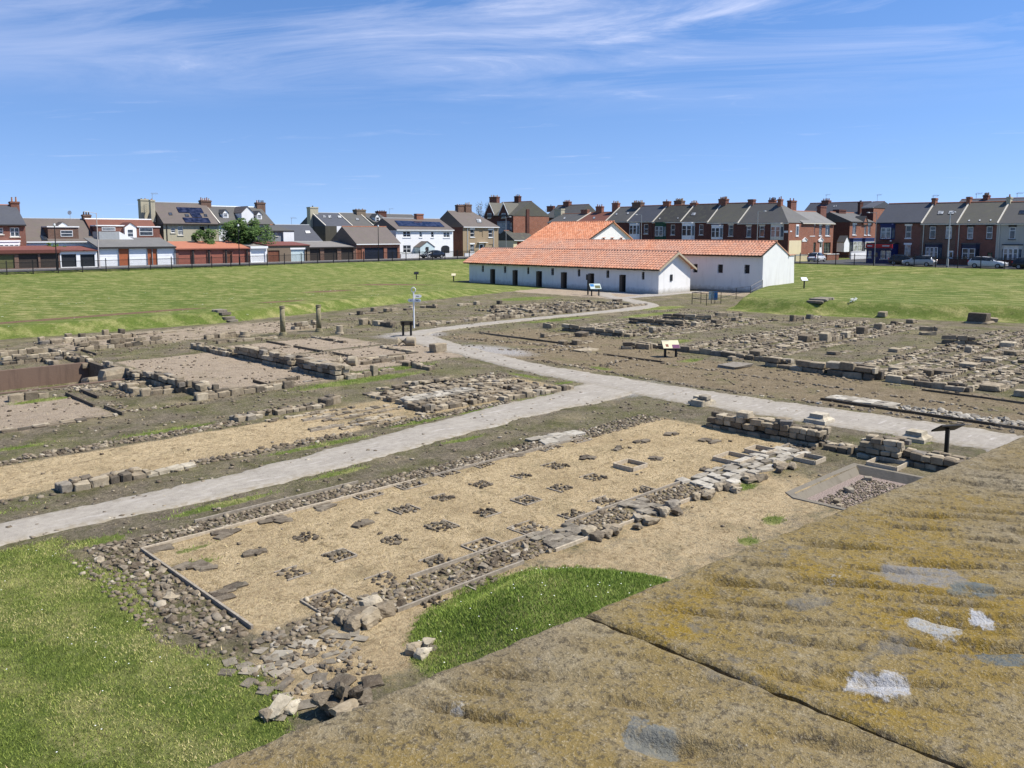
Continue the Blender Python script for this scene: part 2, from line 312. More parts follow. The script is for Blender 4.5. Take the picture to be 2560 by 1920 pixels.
SLABS = [fin(block_proto(i + 200, .12, .1), 'flat_slab', 'grey_flag') for i in range(8)]
def rock_proto(seed):
    bm = bmesh.new(); bmesh.ops.create_cube(bm, size=1.0); bmesh.ops.subdivide_edges(bm, edges=bm.edges[:], cuts=4, use_grid_fill=True); r = random.Random(seed); off = Vector([r.uniform(-50, 50) for _ in range(3)])
    pl_ = [(Vector((r.gauss(0, 1), r.gauss(0, 1), r.gauss(0, .8))).normalized(), r.uniform(.36, .52)) for _ in range(7)]
    for v in bm.verts:
        c = v.co * .98
        for n, d in pl_:
            k = c.dot(n) - d
            if k > 0: c = c - n * k
        v.co = c + Vector([mnoise.noise(c * 3.2 + off + Vector((i * 9, 0, 0))) * .07 + mnoise.noise(c * 8 + off + Vector((i * 7, 3, 0))) * .025 for i in range(3)])
    return bm
ROCKS = [fin(rock_proto(i + 300), 'rock', 'stone') for i in range(10)]
BLK_A = [arr(m) for m in BLOCKS]; COB_A = [arr(m) for m in COBS]
def grid_noise(x, y, sc, seed=0.0): return mnoise.noise(Vector((x * sc, y * sc, seed)))

# ------------------------------------------------------------------ terrain
def ss(a, b, x):
    t = np.clip((x - a) / (b - a), 0, 1); return t * t * (3 - 2 * t)
TANK = (19.2, 23.05, 7.2, 9.85)                   # x0 x1 y0 y1 of the concrete-lined pit
CELLAR = (5.0, 13.85, 38.9, 45.2)
def zground(X, Y):
    X = np.asarray(X, float); Y = np.asarray(Y, float)
    Ye = 59.2 + np.clip(X - 28, 0, 60) * .25 + .35 * np.sin(X * .35)
    l1 = .66 * ss(Ye, Ye + 1.7, Y) + 1.05 * ss(60, 112, Y) * 1.0 + np.clip((X - 25) / 72, -.5, 1) * .42 * ss(75, 112, Y)
    l2 = 2.1 * ss(87, 112, Y); k = ss(50, 76, X); left = l1 * (1 - k) + l2 * k
    Xe = 63.6 + np.clip(33 - Y, 0, 60) * .42 + np.clip(Y - 39, 0, 20) * 2.4 + .3 * np.sin(Y * .7)
    m = 1.05 * ss(Xe, Xe + 2.7, X) + .9 * ss(Xe + 2, 99, X) * ss(49, 38, Y)
    m = m * ss(50.5, 43.5, Y - np.clip((X - 70) * .08, 0, 3))
    m = m * (1 - .42 * ss(100, 108, X)) ; right = np.maximum(m * ss(122, 118, X), 2.0 * ss(101 , 118, X))
    z = np.maximum(left, right); z = np.where(Y > 112, np.maximum(z, 2.1), z)
    # grass bank against the gate
    d = (np.abs((X - 9.8) / 2.75) ** 2.6 + np.abs((Y - 7.7) / 3.45) ** 2.6) ** (1 / 2.6) + .05 * np.sin(X * 2.1) * np.cos(Y * 1.7); z = z + .72 * ss(1.02, .45, d)
    # gentle unevenness of the soil
    z = z + .010 * np.sin(X * 2.3 + np.sin(Y * 1.7)) * np.cos(Y * 2.1 + X * .6)
    for (x0, x1, y0, y1), dep in ((TANK, .75), (CELLAR, 1.85)):
        ins = np.minimum(np.minimum(X - x0, x1 - X), np.minimum(Y - y0, y1 - Y)); z = z - dep * ss(.0, .18, ins)
    return z
def zg(x, y): return float(zground(x, y))

def axis(parts):
    out = []
    for a, b, st in parts: out += list(np.arange(a, b - 1e-6, st))
    return np.array(out)
gx = axis([(-400, -60, 40), (-60, -4, 2), (-4, 32, .18), (32, 48, .25), (48, 76, .45), (76, 128, 1.0), (128, 260, 12), (260, 6001, 500)])
gy = axis([(-400, -60, 40), (-60, -4, 2), (-4, 30, .18), (30, 50, .22), (50, 66, .35), (66, 116, .9), (116, 260, 12), (260, 6001, 500)])
GX, GY = np.meshgrid(gx, gy, indexing='xy'); GZ = zground(GX, GY)
def rect(x0, x1, y0, y1, f=.3):
    ins = np.minimum(np.minimum(GX - x0, x1 - GX), np.minimum(GY - y0, y1 - GY)); return np.clip(ins / f * .5 + .5, 0, 1)
def blob(x, y, rx, ry): return np.clip(1.25 - np.hypot((GX - x) / rx, (GY - y) / ry), 0, 1)
Ye = 59.0 + np.clip(GX - 28, 0, 60) * .25; Xe = 63.2 + np.clip(33 - GY, 0, 60) * .42 + np.clip(GY - 39, 0, 20) * 2.4
grass = np.clip((GY - Ye) / .8 + .5, 0, 1) * np.clip((76 - GX) / 3, 0, 1)
grass = np.maximum(grass, np.clip((GX - Xe) / .8 + .5, 0, 1) * np.clip((50.5 - GY) / 1.5, 0, 1))
grass = np.maximum(grass, np.clip((GX - 92) / 1.5, 0, 1)); grass = np.maximum(grass, np.clip((GY - 88) / 2, 0, 1))
grass = np.maximum(grass, np.clip((5.15 + .35 * np.sin(GY * 1.3) - GX) / .5 + .5, 0, 1) * np.clip((19.2 + .02 * GX - GY) / .5 + .5, 0, 1))
grass = np.maximum(grass, np.clip((1.0 - (np.abs((GX - 9.8) / 2.75) ** 2.6 + np.abs((GY - 7.7) / 3.45) ** 2.6) ** (1 / 2.6)) * 7 + .5, 0, 1))
grass = np.maximum(grass, rect(-30, 4.6, -30, 12, .6))
for (x, y, rx, ry) in [(8.5, 19.0, 2.0, .3), (12.2, 19.4, 1.4, .25), (5.6, 18.5, .8, .35), (17, 19.9, 1.2, .25), (13.4, 22.4, 2.4, .28), (17.6, 22.9, 1.8, .3), (20.5, 22.9, 1.5, .25), (23.6, 23.0, 1.9, .32),
                       (10.8, 27.7, 2.1, .35), (6.5, 28.6, 1.2, .3), (21, 31.3, 4.5, .8), (24, 33.0, 3.0, .7), (27, 24.6, 1.0, .25), (27.0, 27.0, .35, 1.6), (27.6, 21.9, .55, .35), (9.2, 36.2, 1.6, .45),
                       (42.5, 29.5, 1.6, .8), (52, 35, 2.4, .8), (38.2, 17.6, .9, .7), (41.5, 9.5, 1.6, .9), (36.5, 24.5, 1.2, .5), (17.2, 9.2, .5, .3), (15.6, 8.9, .4, .25), (19.0, 11.0, .8, .3), (31.2, 26.0, .4, .9),
                       (6.5, 15.9, .7, .22), (6.9, 16.7, .5, .18), (47, 43.4, 5, .8), (55, 41, 5, 1.0), (61, 44, 4, 1.6), (3.2, 22.1, 2.6, .3), (-1, 23.0, 2.4, .5), (60, 60, 5, 2.5), (27.2, 10, .5, .9)]:
    grass = np.maximum(grass, blob(x, y, rx, ry) * .86)
dry = np.maximum.reduce([rect(6.1, 24.2, 12.3, 17.35), rect(-6, 15.5, 23.2, 26.55), rect(15, 26.5, 23.4, 27.2) * .55, rect(5.5, 9.5, 9.8, 11.5) * .9, rect(8, 21, 8.4, 11.8, 3.2) * .9])
brown = np.maximum.reduce([rect(30.6, 37.2, -20, 33.5, .6), rect(33.4, 41, 26, 41.5, .8) * .75, rect(20.5, 24.2, 12.3, 16.5, 1.4) * .9, rect(39, 58, 47.8, 50, .8) * .5])
pink = np.maximum.reduce([rect(14.9, 20.8, 32.4, 44.6), rect(21.6, 29, 41, 46.5) * .8, rect(22, 31, 33.6, 40.6) * .7, rect(5, 10.5, 31.6, 36.4) * .85, rect(14, 32, 50, 58.3, 1.5) * .6, rect(-20, 9, 31, 38.6) * .7, rect(66, 74.6, 53, 86, 1.0) * .8, rect(78, 90, 40, 54, 1) * .6])
soil = np.maximum.reduce([blob(9 + i * 3.4, 62.3 + i * .45, 3.4, .75) for i in range(6)] + [blob(45, 73, 4, 1.0), blob(57, 78, 7, 1.4), blob(36, 66, 3, .8)])
pathw = np.maximum.reduce([blob(32.9, 43.4, 2.6, 2.0), blob(31.8, 34.5, 1.5, 3.4), blob(27.6, 22.0, 2.6, 1.9), rect(66, 84, 53.2, 54.5, .8), rect(72.3, 75, 53, 60, .8)])
me = bpy.data.meshes.new('ground'); nx, ny = len(gx), len(gy)
V = np.c_[GX.ravel(), GY.ravel(), GZ.ravel()]; ii = np.arange(nx * ny).reshape(ny, nx)
Q = np.stack([ii[:-1, :-1], ii[:-1, 1:], ii[1:, 1:], ii[1:, :-1]], -1).reshape(-1, 4)
me.vertices.add(len(V)); me.vertices.foreach_set('co', V.ravel()); me.loops.add(Q.size); me.loops.foreach_set('vertex_index', Q.ravel().astype(np.int32))
me.polygons.add(len(Q)); me.polygons.foreach_set('loop_start', np.arange(0, Q.size, 4, dtype=np.int32)); me.update(calc_edges=True)
me.polygons.foreach_set('use_smooth', np.ones(len(Q), bool))
for n, a in (('grass', grass), ('dry', dry), ('brown', brown), ('pink', pink), ('soil', soil), ('pathw', pathw)):
    at_ = me.attributes.new(n, 'FLOAT', 'POINT'); at_.data.foreach_set('value', a.ravel().astype(np.float32))
def ground_mat():
    t = NT('ground_mat')
    nb = t.noise(.45, 6, .6); nm = t.noise(1.7, 6, .65); nf = t.noise(9, 6, .7); ng = t.noise(42, 4, .7); sp = t.voro(24).outputs['Distance']; nh = t.noise(.09, 4, .5)
    edge = t.math('ADD', t.math('MULTIPLY', t.math('SUBTRACT', nf, .5), .9), t.math('MULTIPLY', t.math('SUBTRACT', nm, .5), .9))
    def mask(n, lo=.38, hi=.62): return t.rng(t.math('ADD', t.attr(n), t.math('MULTIPLY', edge, t.rng(t.attr(n), 0, .12, 0, 1))), lo, hi)
    # weedy gravel
    base = t.mix(t.rng(nm, .35, .65), (.168, .138, .095), (.25, .205, .138)); base = t.mix(t.rng(nf, .42, .58, 0, .8), base, (.105, .088, .06))
    base = t.mix(t.math('MULTIPLY', t.rng(nb, .42, .62), t.rng(nf, .36, .55)), base, (.13, .13, .045)); base = t.mix(t.rng(ng, .56, .68, 0, .8), base, (.40, .335, .23))
    base = t.mix(t.rng(t.noise(.9, 7, .7, dist=.6), .48, .62, 0, .65), base, t.mix(1, base, (.52, .55, .42), 'MULTIPLY')); base = t.mix(t.rng(t.noise(.35, 7, .7, t.pos(loc=(9, 4, 0))), .52, .66, 0, .6), base, (.31, .25, .15)); base = t.mix(t.rng(sp, .0, .16, .5, 0), base, (.42, .38, .31))
    # turf, green with yellow dry clumps
    g = t.mix(t.rng(nm, .32, .66), (.088, .125, .021), (.145, .175, .038)); g = t.mix(t.rng(nf, .4, .66, 0, .6), g, (.175, .205, .05))
    st = t.noise(.9, 9, .74, t.pos((1.0, .62, 1), rot=(0, 0, R(28)))); g = t.mix(t.math('MULTIPLY', t.rng(t.math('ADD', st, mow(t, .045)), .46, .68, 0, .9), t.rng(nf, .32, .58, .2, 1)), g, (.43, .37, .16))
    g = t.mix(t.rng(nh, .4, .65, 0, .55), g, t.mix(1, g, (.62, .78, .6), 'MULTIPLY')); g = t.mix(t.rng(ng, .62, .75, 0, .5), g, (.4, .37, .19))
    # short bleached grass
    d = t.mix(t.rng(nm, .35, .65), (.58, .45, .265), (.475, .36, .205)); d = t.mix(t.rng(nf, .48, .62, 0, .7), d, (.25, .17, .085)); d = t.mix(t.rng(ng, .54, .66, 0, .75), d, (.62, .5, .3)); d = t.mix(t.rng(ng, .30, .42, .6, 0), d, (.2, .135, .065))
    d = t.mix(t.rng(t.noise(3.2, 7, .78), .57, .66, 0, .8), d, (.15, .115, .05)); d = t.mix(t.rng(nb, .46, .66, 0, .6), d, (.36, .265, .145)); d = t.mix(t.rng(t.noise(.8, 5, .6, t.pos(loc=(4, 11, 0))), .54, .66, 0, .5), d, (.3, .235, .13))
    br = t.mix(t.rng(nm, .35, .62), (.195, .15, .088), (.275, .215, .135)); br = t.mix(t.rng(nf, .45, .62, 0, .6), br, (.13, .1, .055)); br = t.mix(t.rng(ng, .6, .72, 0, .45), br, (.42, .32, .19)); br = t.mix(t.rng(nb, .55, .68, 0, .55), br, (.15, .145, .06))
    pk = t.mix(t.rng(nm, .35, .65), (.36, .285, .2), (.43, .345, .25)); pk = t.mix(t.rng(ng, .45, .62, 0, .55), pk, (.2, .155, .11)); pk = t.mix(t.rng(sp, .05, .2, .5, 0), pk, (.5, .41, .32)); pk = t.mix(t.rng(nb, .56, .7, 0, .5), pk, (.2, .17, .09))
    so = t.mix(t.rng(nf, .4, .6), (.15, .08, .052), (.20, .12, .08)); pa = t.mix(t.rng(nm, .35, .65), (.38, .35, .315), (.30, .275, .245)); pa = t.mix(t.rng(ng, .5, .68, 0, .4), pa, (.5, .47, .43))
    c = t.mix(mask('pink'), base, pk); c = t.mix(mask('brown', .3, .7), c, br); c = t.mix(mask('dry', .34, .6), c, d); c = t.mix(mask('pathw', .2, .7), c, pa)
    c = t.mix(mask('grass', .36, .56), c, g); c = t.mix(t.math('MULTIPLY', mask('soil', .3, .7), t.rng(nf, .3, .5, .5, 1)), c, so)
    cl = t.noise(3.4, 8, .78, dist=.8); cl2 = t.noise(2.6, 8, .78, t.pos(loc=(31, 7, 2)), .8); off_g = t.math('SUBTRACT', 1.0, mask('pathw', .2, .7))
    c = t.mix(t.math('MULTIPLY', t.rng(cl, .52, .62, 0, .62), off_g), c, t.mix(1, c, (.42, .40, .36), 'MULTIPLY')); c = t.mix(t.math('MULTIPLY', t.rng(cl2, .56, .66, 0, .5), off_g), c, t.mix(.55, t.mix(1, c, (1.5, 1.42, 1.3), 'MULTIPLY'), (.46, .38, .24)))
    hgt = t.math('ADD', t.math('MULTIPLY', nf, 1.0), t.math('ADD', t.math('MULTIPLY', ng, .5), t.math('MULTIPLY', t.noise(.9, 3), 1.5)))
    t.bump(t.math('ADD', hgt, t.math('MULTIPLY', cl, 1.2)), 1.0, .07); return t.done(c, .95, .12)
me.materials.append(ground_mat())
ground = bpy.data.objects.new('ground', me); COL.objects.link(ground); tag(ground, 'uneven ground of the fort site, turf, gravel and bleached grass', None, None, 'structure')

def path_mat():
    t = NT('path_mat'); nm = t.noise(1.1, 6, .6); ng = t.noise(30, 5, .7); nf = t.noise(5, 6, .65); st = t.noise(2.2, 5, .6, t.pos((.5, 2.5, 1), rot=(0, 0, .3)))
    c = t.mix(t.rng(nm, .35, .65), (.34, .305, .25), (.28, .25, .205)); c = t.mix(t.rng(nf, .45, .65, 0, .5), c, (.2, .175, .145)); c = t.mix(t.rng(ng, .5, .66, 0, .5), c, (.38, .345, .3))
    c = t.mix(t.math('MULTIPLY', t.rng(st, .55, .72), t.attr('crown')), c, (.46, .42, .37)); c = t.mix(t.math('MULTIPLY', t.rng(nf, .42, .6), t.rng(t.attr('crown'), .0, .5, .8, 0)), c, (.24, .2, .13))
    t.bump(t.math('ADD', nf, ng), .5, .02); MATS['path'] = t.done(c, .95, .15)
path_mat()
def path_strip(name, label, pts, lift=.03):
    # pts: (x, y, half width); Catmull-Rom resample
    P = []
    for i in range(len(pts) - 1):
        p0 = np.array(pts[max(i - 1, 0)]); p1 = np.array(pts[i]); p2 = np.array(pts[i + 1]); p3 = np.array(pts[min(i + 2, len(pts) - 1)])
        n = max(2, int(np.hypot(*(p2 - p1)[:2]) / .22))
        for k in range(n):
            t = k / n; P.append(.5 * ((2 * p1) + (-p0 + p2) * t + (2 * p0 - 5 * p1 + 4 * p2 - p3) * t * t + (-p0 + 3 * p1 - 3 * p2 + p3) * t ** 3))
    P.append(np.array(pts[-1])); P = np.array(P); mb = MB(); cr = []; prof = [-1, -.93, -.8, -.4, 0, .4, .8, .93, 1]
    for i, p in enumerate(P):
        d = P[min(i + 1, len(P) - 1)] - P[max(i - 1, 0)]; d = d[:2] / np.hypot(*d[:2]); nrm = np.array([-d[1], d[0]])
        wl = p[2] * (1 + .17 * mnoise.noise(Vector((i * .17, 3.1, 0))) + .14 * mnoise.noise(Vector((i * .7, 8, 0)))); wr = p[2] * (1 + .17 * mnoise.noise(Vector((i * .17, 13.1, 0))) + .14 * mnoise.noise(Vector((i * .7, 18, 0))))
        for q in prof:
            xy = p[:2] + nrm * q * (wr if q > 0 else wl); z = zg(*xy) + (lift if abs(q) < .9 else (.012 if abs(q) < .95 else -.05)); mb.v.append((xy[0], xy[1], z)); cr.append(1 - abs(q))
    n = len(prof)
    for i in range(len(P) - 1):
        for k in range(n - 1): mb.f.append((i * n + k, i * n + k + 1, (i + 1) * n + k + 1, (i + 1) * n + k)[::-1]); mb.mi.append(0)
    o = mb.build(name, 'path', None, True); a = o.data.attributes.new('crown', 'FLOAT', 'POINT'); a.data.foreach_set('value', np.array(cr, np.float32)); return tag(o, label, None, None, 'structure')
path_strip('gravel_path', 'pale grey gravel path crossing between the granary ruins', [(-30, 19.2, .9), (-8, 19.9, .85), (4.2, 20.45, .78), (9, 20.4, .9), (12.5, 20.7, .98), (15.6, 21.15, 1.05), (21.6, 21.9, 1.15), (25.5, 22.0, 1.4), (28, 22.6, 1.5)], .03)
path_strip('gravel_path', 'broad pale gravel path along the front of the barrack ruins', [(29.2, -25, 1.5), (29.0, 3, 1.5), (29.0, 9, 1.5), (28.6, 15, 1.5), (28.4, 20, 1.5), (28.7, 25, 1.2), (29.0, 29, 1.0), (29.9, 33, 1.0), (31.0, 38, 1.15), (32.2, 42, 1.3), (33.2, 44.6, 1.2)], .036)
path_strip('gravel_path', 'narrow gravel path leading up to the white buildings', [(32.4, 43.2, 1.3), (35, 44.3, .9), (40, 45.0, .75), (46, 45.2, .7), (52.5, 45.15, .75), (58.5, 45.3, 1.0), (62.5, 46.8, 1.1), (65.5, 51, 1.0), (68.5, 56.5, .9), (72.3, 60, .8)], .042)

# street behind: road sheets with kerbs
def sheet(name, label, x0, x1, y0, y1, z, m, th=.3, kind='structure'):
    o = MB().box(x0, x1, y0, y1, z - th, z).build(name, m); return tag(o, label, None, None, kind)
def road_strip(name, label, mat, pts_a, pts_b, up=0.0, th=.4):
    mb = MB()
    for (a, b), (c, d) in zip(zip(pts_a[:-1], pts_b[:-1]), zip(pts_a[1:], pts_b[1:])):
        mb.hexa([(a[0], a[1], a[2] - th), (c[0], c[1], c[2] - th), (d[0], d[1], d[2] - th), (b[0], b[1], b[2] - th), (a[0], a[1], a[2] + up), (c[0], c[1], c[2] + up), (d[0], d[1], d[2] + up), (b[0], b[1], b[2] + up)])
    return tag(mb.build(name, mat), label, None, None, 'structure')
LZ = lambda x: 2.0 + np.clip((x - 25) / 72, -.5, 1.2) * .2 + .1
xs = [-60, 0, 25, 50, 75, 100, 121]
road_strip('road', 'grey tarmac lane in front of the garages', 'tarmac', [(x, 112.6, LZ(x)) for x in xs], [(x, 116.6, LZ(x)) for x in xs])
road_strip('pavement', 'concrete apron in front of the garage doors', 'pavement', [(x, 116.6, LZ(x)) for x in xs], [(x, 119.5, LZ(x)) for x in xs], .06)
ys = [-40, 0, 40, 80, 116.6, 170]; RZ = lambda y: 2.02 + np.clip((y - 60) / 60, 0, 2) * .45
road_strip('road', 'tarmac street in front of the red brick terraces', 'tarmac', [(127.4, y, RZ(y)) for y in ys], [(120.9, y, RZ(y)) for y in ys])
road_strip('pavement', 'pavement before the red brick terraces', 'pavement', [(129.4, y, RZ(y)) for y in ys if y < 55] + [(129.4, 57.5, 2.02)], [(127.4, y, RZ(y)) for y in ys if y < 55] + [(127.4, 57.5, 2.02)], .12)
road_strip('road', 'tarmac side street running away between the terraces', 'tarmac', [(127.4, 58.2, 2.03), (190, 58.2, 2.03)], [(127.4, 66.2, 2.03), (190, 66.2, 2.03)])

# ------------------------------------------------------------------ foreground parapet of the gate tower
PANG = math.atan2(-.147, 2.04); PO = Vector((0.333, .735, 6.0)); PU = Vector((math.cos(PANG), math.sin(PANG), 0)); PV = Vector((-math.sin(PANG), math.cos(PANG), 0))
def lichen_mat():
    t = NT('lichen_stone'); ob = t.pos(kind='obj')
    n0 = t.noise(1.5, 6, .62, ob); n1 = t.noise(5, 8, .7, ob); n2 = t.noise(21, 8, .75, ob); n3 = t.noise(90, 5, .75, ob); n4 = t.noise(300, 3, .7, ob); sp = t.voro(60, ob).outputs['Distance']
    c = t.mix(t.rng(n2, .35, .65), (.285, .238, .15), (.2, .162, .102)); c = t.mix(t.rng(n1, .4, .62, 0, .7), c, (.15, .13, .105))
    sx = t.N.new('ShaderNodeSeparateXYZ'); t.L.new(ob, sx.inputs[0])
    far = t.rng(sx.outputs[1], -.45, -.03, 1, .45)                                   # thinner growth by the weather edge
    yl = t.math('MULTIPLY', t.math('MULTIPLY', t.rng(t.math('ADD', t.math('MULTIPLY', n0, .8), t.math('MULTIPLY', n1, .55)), .54, .78), t.rng(n2, .28, .52)), t.attr('yel'))
    c = t.mix(t.math('MULTIPLY', yl, .92), c, t.mix(t.rng(n3, .4, .64), (.205, .135, .022), (.285, .2, .045)))
    c = t.mix(t.math('MULTIPLY', t.rng(n3, .5, .6), .85), c, (.075, .06, .04)); c = t.mix(t.math('MULTIPLY', t.rng(n4, .55, .66), .45), c, (.42, .36, .25))
    gp = t.noise(7.5, 9, .72, t.pos((1, 1, 1), 'obj', loc=(7, 3, 1))); c = t.mix(t.math('MULTIPLY', t.rng(gp, .59, .65), t.rng(n3, .3, .55, .3, .9)), c, (.14, .128, .105))
    gp2 = t.noise(11, 9, .75, t.pos((1, 1, 1), 'obj', loc=(17, 9, 1))); c = t.mix(t.math('MULTIPLY', t.rng(gp2, .63, .68), t.rng(n3, .34, .6, .1, 1)), c, (.42, .41, .38))
    c = t.mix(t.math('MULTIPLY', t.rng(sp, .02, .12, 1, 0), .35), c, (.09, .075, .06))
    wob = t.N.new('ShaderNodeVectorMath'); wob.operation = 'ADD'; t.L.new(ob, wob.inputs[0]); vn = t.N.new('ShaderNodeTexNoise'); vn.inputs['Scale'].default_value = 22; vn.inputs['Detail'].default_value = 12; vn.inputs['Roughness'].default_value = .72; t.L.new(ob, vn.inputs[0])
    vs_ = t.N.new('ShaderNodeVectorMath'); vs_.operation = 'SCALE'; t.L.new(vn.outputs[1], vs_.inputs[0]); vs_.inputs[3].default_value = .085; t.L.new(vs_.outputs[0], wob.inputs[1])
    for (p, ax, ay, rz, col) in LICHENS:
        mp = t.N.new('ShaderNodeMapping'); mp.vector_type = 'TEXTURE'; mp.inputs['Location'].default_value = (p[0] + .0425, p[1] + .0425, 0); mp.inputs['Rotation'].default_value = (0, 0, rz); mp.inputs['Scale'].default_value = (ax, ay, 50)
        t.L.new(wob.outputs[0], mp.inputs[0]); ln = t.N.new('ShaderNodeVectorMath'); ln.operation = 'LENGTH'; t.L.new(mp.outputs[0], ln.inputs[0])
        c = t.mix(t.math('MULTIPLY', t.rng(ln.outputs[1], .82, 1.0, 1, 0), t.rng(t.math('ADD', n3, t.math('MULTIPLY', n2, .6)), .62, .84, .15, 1)), c, t.mix(t.rng(n3, .4, .65), col, tuple(v * .72 for v in col)))
    t.bump(t.math('ADD', t.math('ADD', t.math('MULTIPLY', n2, .8), t.math('MULTIPLY', n3, .9)), t.math('MULTIPLY', n4, .45)), .7, .008); MATS['lichen_stone'] = t.done(c, .95, .1)
def pl(x, y):                                             # pixel on the coping -> slab coordinates
    q = W(x, y, 6.0) - PO; return (q.dot(PU), q.dot(PV))
LICHENS = []
for x, y, w, h, col in [(2205, 1708, 88, 34, (.46, .455, .45)), (2335, 1558, 72, 26, (.38, .38, .365)), (2462, 1536, 26, 14, (.48, .48, .48)), (2300, 1435, 110, 30, (.24, .225, .2)), (2440, 1473, 62, 20, (.15, .16, .145)),
                        (2500, 1645, 70, 22, (.13, .14, .13)), (1640, 1850, 80, 40, (.19, .19, .165)), (1840, 1295, 40, 10, (.35, .35, .34)), (1590, 1820, 40, 50, (.17, .17, .15))]:
    a = pl(x, y); b = pl(x + w, y); c = pl(x, y + h); ax = math.hypot(b[0] - a[0], b[1] - a[1]); ay = math.hypot(c[0] - a[0], c[1] - a[1])
    LICHENS.append((a, ax, ay, math.atan2(b[1] - a[1], b[0] - a[0]), col))
lichen_mat()
def coping(label, u0, u1, yel0, seed):
    """one coping slab: dense top with tooling grooves, rounded arris and rough edges; u along the parapet, v across (0 = outer edge)"""
    st = .0048; us = np.arange(u0, u1 + 1e-6, st); vsn = np.arange(-.98, 1e-6, st); U, Vv = np.meshgrid(us, vsn); Zt = np.zeros_like(U)
    for i in range(U.shape[0]):
        for j in range(U.shape[1]):
            u, v = U[i, j], Vv[i, j]; g = 0.0
            p = Vector((u * 3.0, v * 3.0, seed)); n = mnoise.noise(p); g += .0022 * n + .0018 * mnoise.noise(Vector((u * 11, v * 11, seed + 5))) + .0013 * mnoise.noise(Vector((u * 45, v * 45, seed + 2)))
            s = (u * .5 - v * .866); t = (u * .866 + v * .5)                      # diagonal tool strokes
            w = mnoise.noise(Vector((s * 6.5, t * 42 + 1.5 * n, seed + 9))); g -= .032 * max(0, w - .1) * min(1, max(0, min(u - u0, u1 - u, -v) * 25 - .3)); g += .0012 * mnoise.noise(Vector((u * 120, v * 120, seed + 4)))
            e = min(-v + .0, u - u0, u1 - u) + .0035 * mnoise.noise(Vector((u * 26, v * 26, seed + 3))) + .0015
            if e < .008: g -= .007 * (1 - max(e, 0) / .008) ** 2
            Zt[i, j] = g
    ny_, nx_ = U.shape; P = PO[:, None, None] if False else None
    Us = U - .105 * Vv; V3 = np.stack([PO.x + PU.x * Us + PV.x * Vv, PO.y + PU.y * Us + PV.y * Vv, 6.0 + Zt], -1).reshape(-1, 3)
    topn = len(V3); edge = np.concatenate([np.arange(nx_), nx_ - 1 + nx_ * np.arange(1, ny_), (ny_ - 1) * nx_ + np.arange(nx_ - 2, -1, -1), nx_ * np.arange(ny_ - 2, 0, -1)])
    hi_ = V3[edge].copy(); lo = hi_.copy(); lo[:, 2] = 5.79; ne = len(edge); V3 = np.concatenate([V3, hi_]); nb = len(V3); ids = np.arange(ny_ * nx_).reshape(ny_, nx_)
    Fq = np.stack([ids[:-1, :-1], ids[:-1, 1:], ids[1:, 1:], ids[1:, :-1]], -1).reshape(-1, 4).tolist()
    Fq += [(topn + (k + 1) % ne, topn + k, nb + k, nb + (k + 1) % ne) for k in range(ne)]; Fq.append(tuple(nb + k for k in reversed(range(ne))))
    me = bpy.data.meshes.new('coping_slab'); Vall = np.concatenate([V3, lo]); loc = PO
    # slab-local coordinates so that the lichen keeps its place
    Lx = np.stack([(Vall[:, 0] - PO.x) * PU.x + (Vall[:, 1] - PO.y) * PU.y, (Vall[:, 0] - PO.x) * PV.x + (Vall[:, 1] - PO.y) * PV.y, Vall[:, 2] - PO.z], -1)
    me.from_pydata(Lx.tolist(), [], Fq); me.materials.append(M['lichen_stone']); me.polygons.foreach_set('use_smooth', [True] * len(Fq))
    y = np.array([np.clip(yel0 + .6 * mnoise.noise(Vector((p[0] * 1.3, p[1] * 1.3, seed + 20))) + (1.0 if u0 > 0 else .0) * np.clip((1.75 - p[0]) * 1.2, -.3, .35) - .35 * np.clip((p[1] + .12) / .12, 0, 1), 0, 1.2) for p in Lx], np.float32)
    a = me.attributes.new('yel', 'FLOAT', 'POINT'); a.data.foreach_set('value', y)
    o = bpy.data.objects.new('coping_slab', me); COL.objects.link(o); o.location = PO; o.rotation_euler = (0, 0, PANG); return o
J = pl(1450, 1530)[0]
gate = thing('gate_parapet', 'lichen-covered sandstone parapet with coping slabs on the gate tower', 'parapet', (PO.x, PO.y - .4, 0))
for lab, a, b, yy, sd in (('grey-brown coping slab with sparse lichen', J - 1.05, J - .0015, .85, 1.0), ('coping slab crusted with ochre yellow lichen', J + .0045, J + 1.9, .85, 7.0)):
    o = coping(lab, a, b, yy, sd); o.parent = gate; o.location = PO - WP[gate]; tag(o, lab)
# mortar in the joint, and the courses of the tower wall below
mb = MB()
for i in range(60):
    v = -.97 + i * .016; h = 5.984 + .008 * mnoise.noise(Vector((i * .7, 1, 0)))
    c = PO + PU * (J + .001 - .105 * v) + PV * v; mb.hexa([tuple(c + PU * a + PV * b_ + Vector((0, 0, z))) for z in (5.85 - 6, h - 6) for a, b_ in ((-.012, 0), (.012, 0), (.012, .016), (-.012, .016))])
mb.build('mortar_joint', 'pale_stone', gate)
r_ = random.Random(3)
for row in range(14):
    u = -1.9 + J + (row % 2) * -.3; z0 = row * .415
    while u < J + 1.9:
        l = r_.uniform(.5, .8); c0 = PO + PU * (u + l / 2) + PV * -.49; c0.z = z0 + .205
        o = inst('wall_block', BLOCKS[r_.randrange(14)], gate, c0, (0, 0, PANG), (l, .86, .41)); u += l

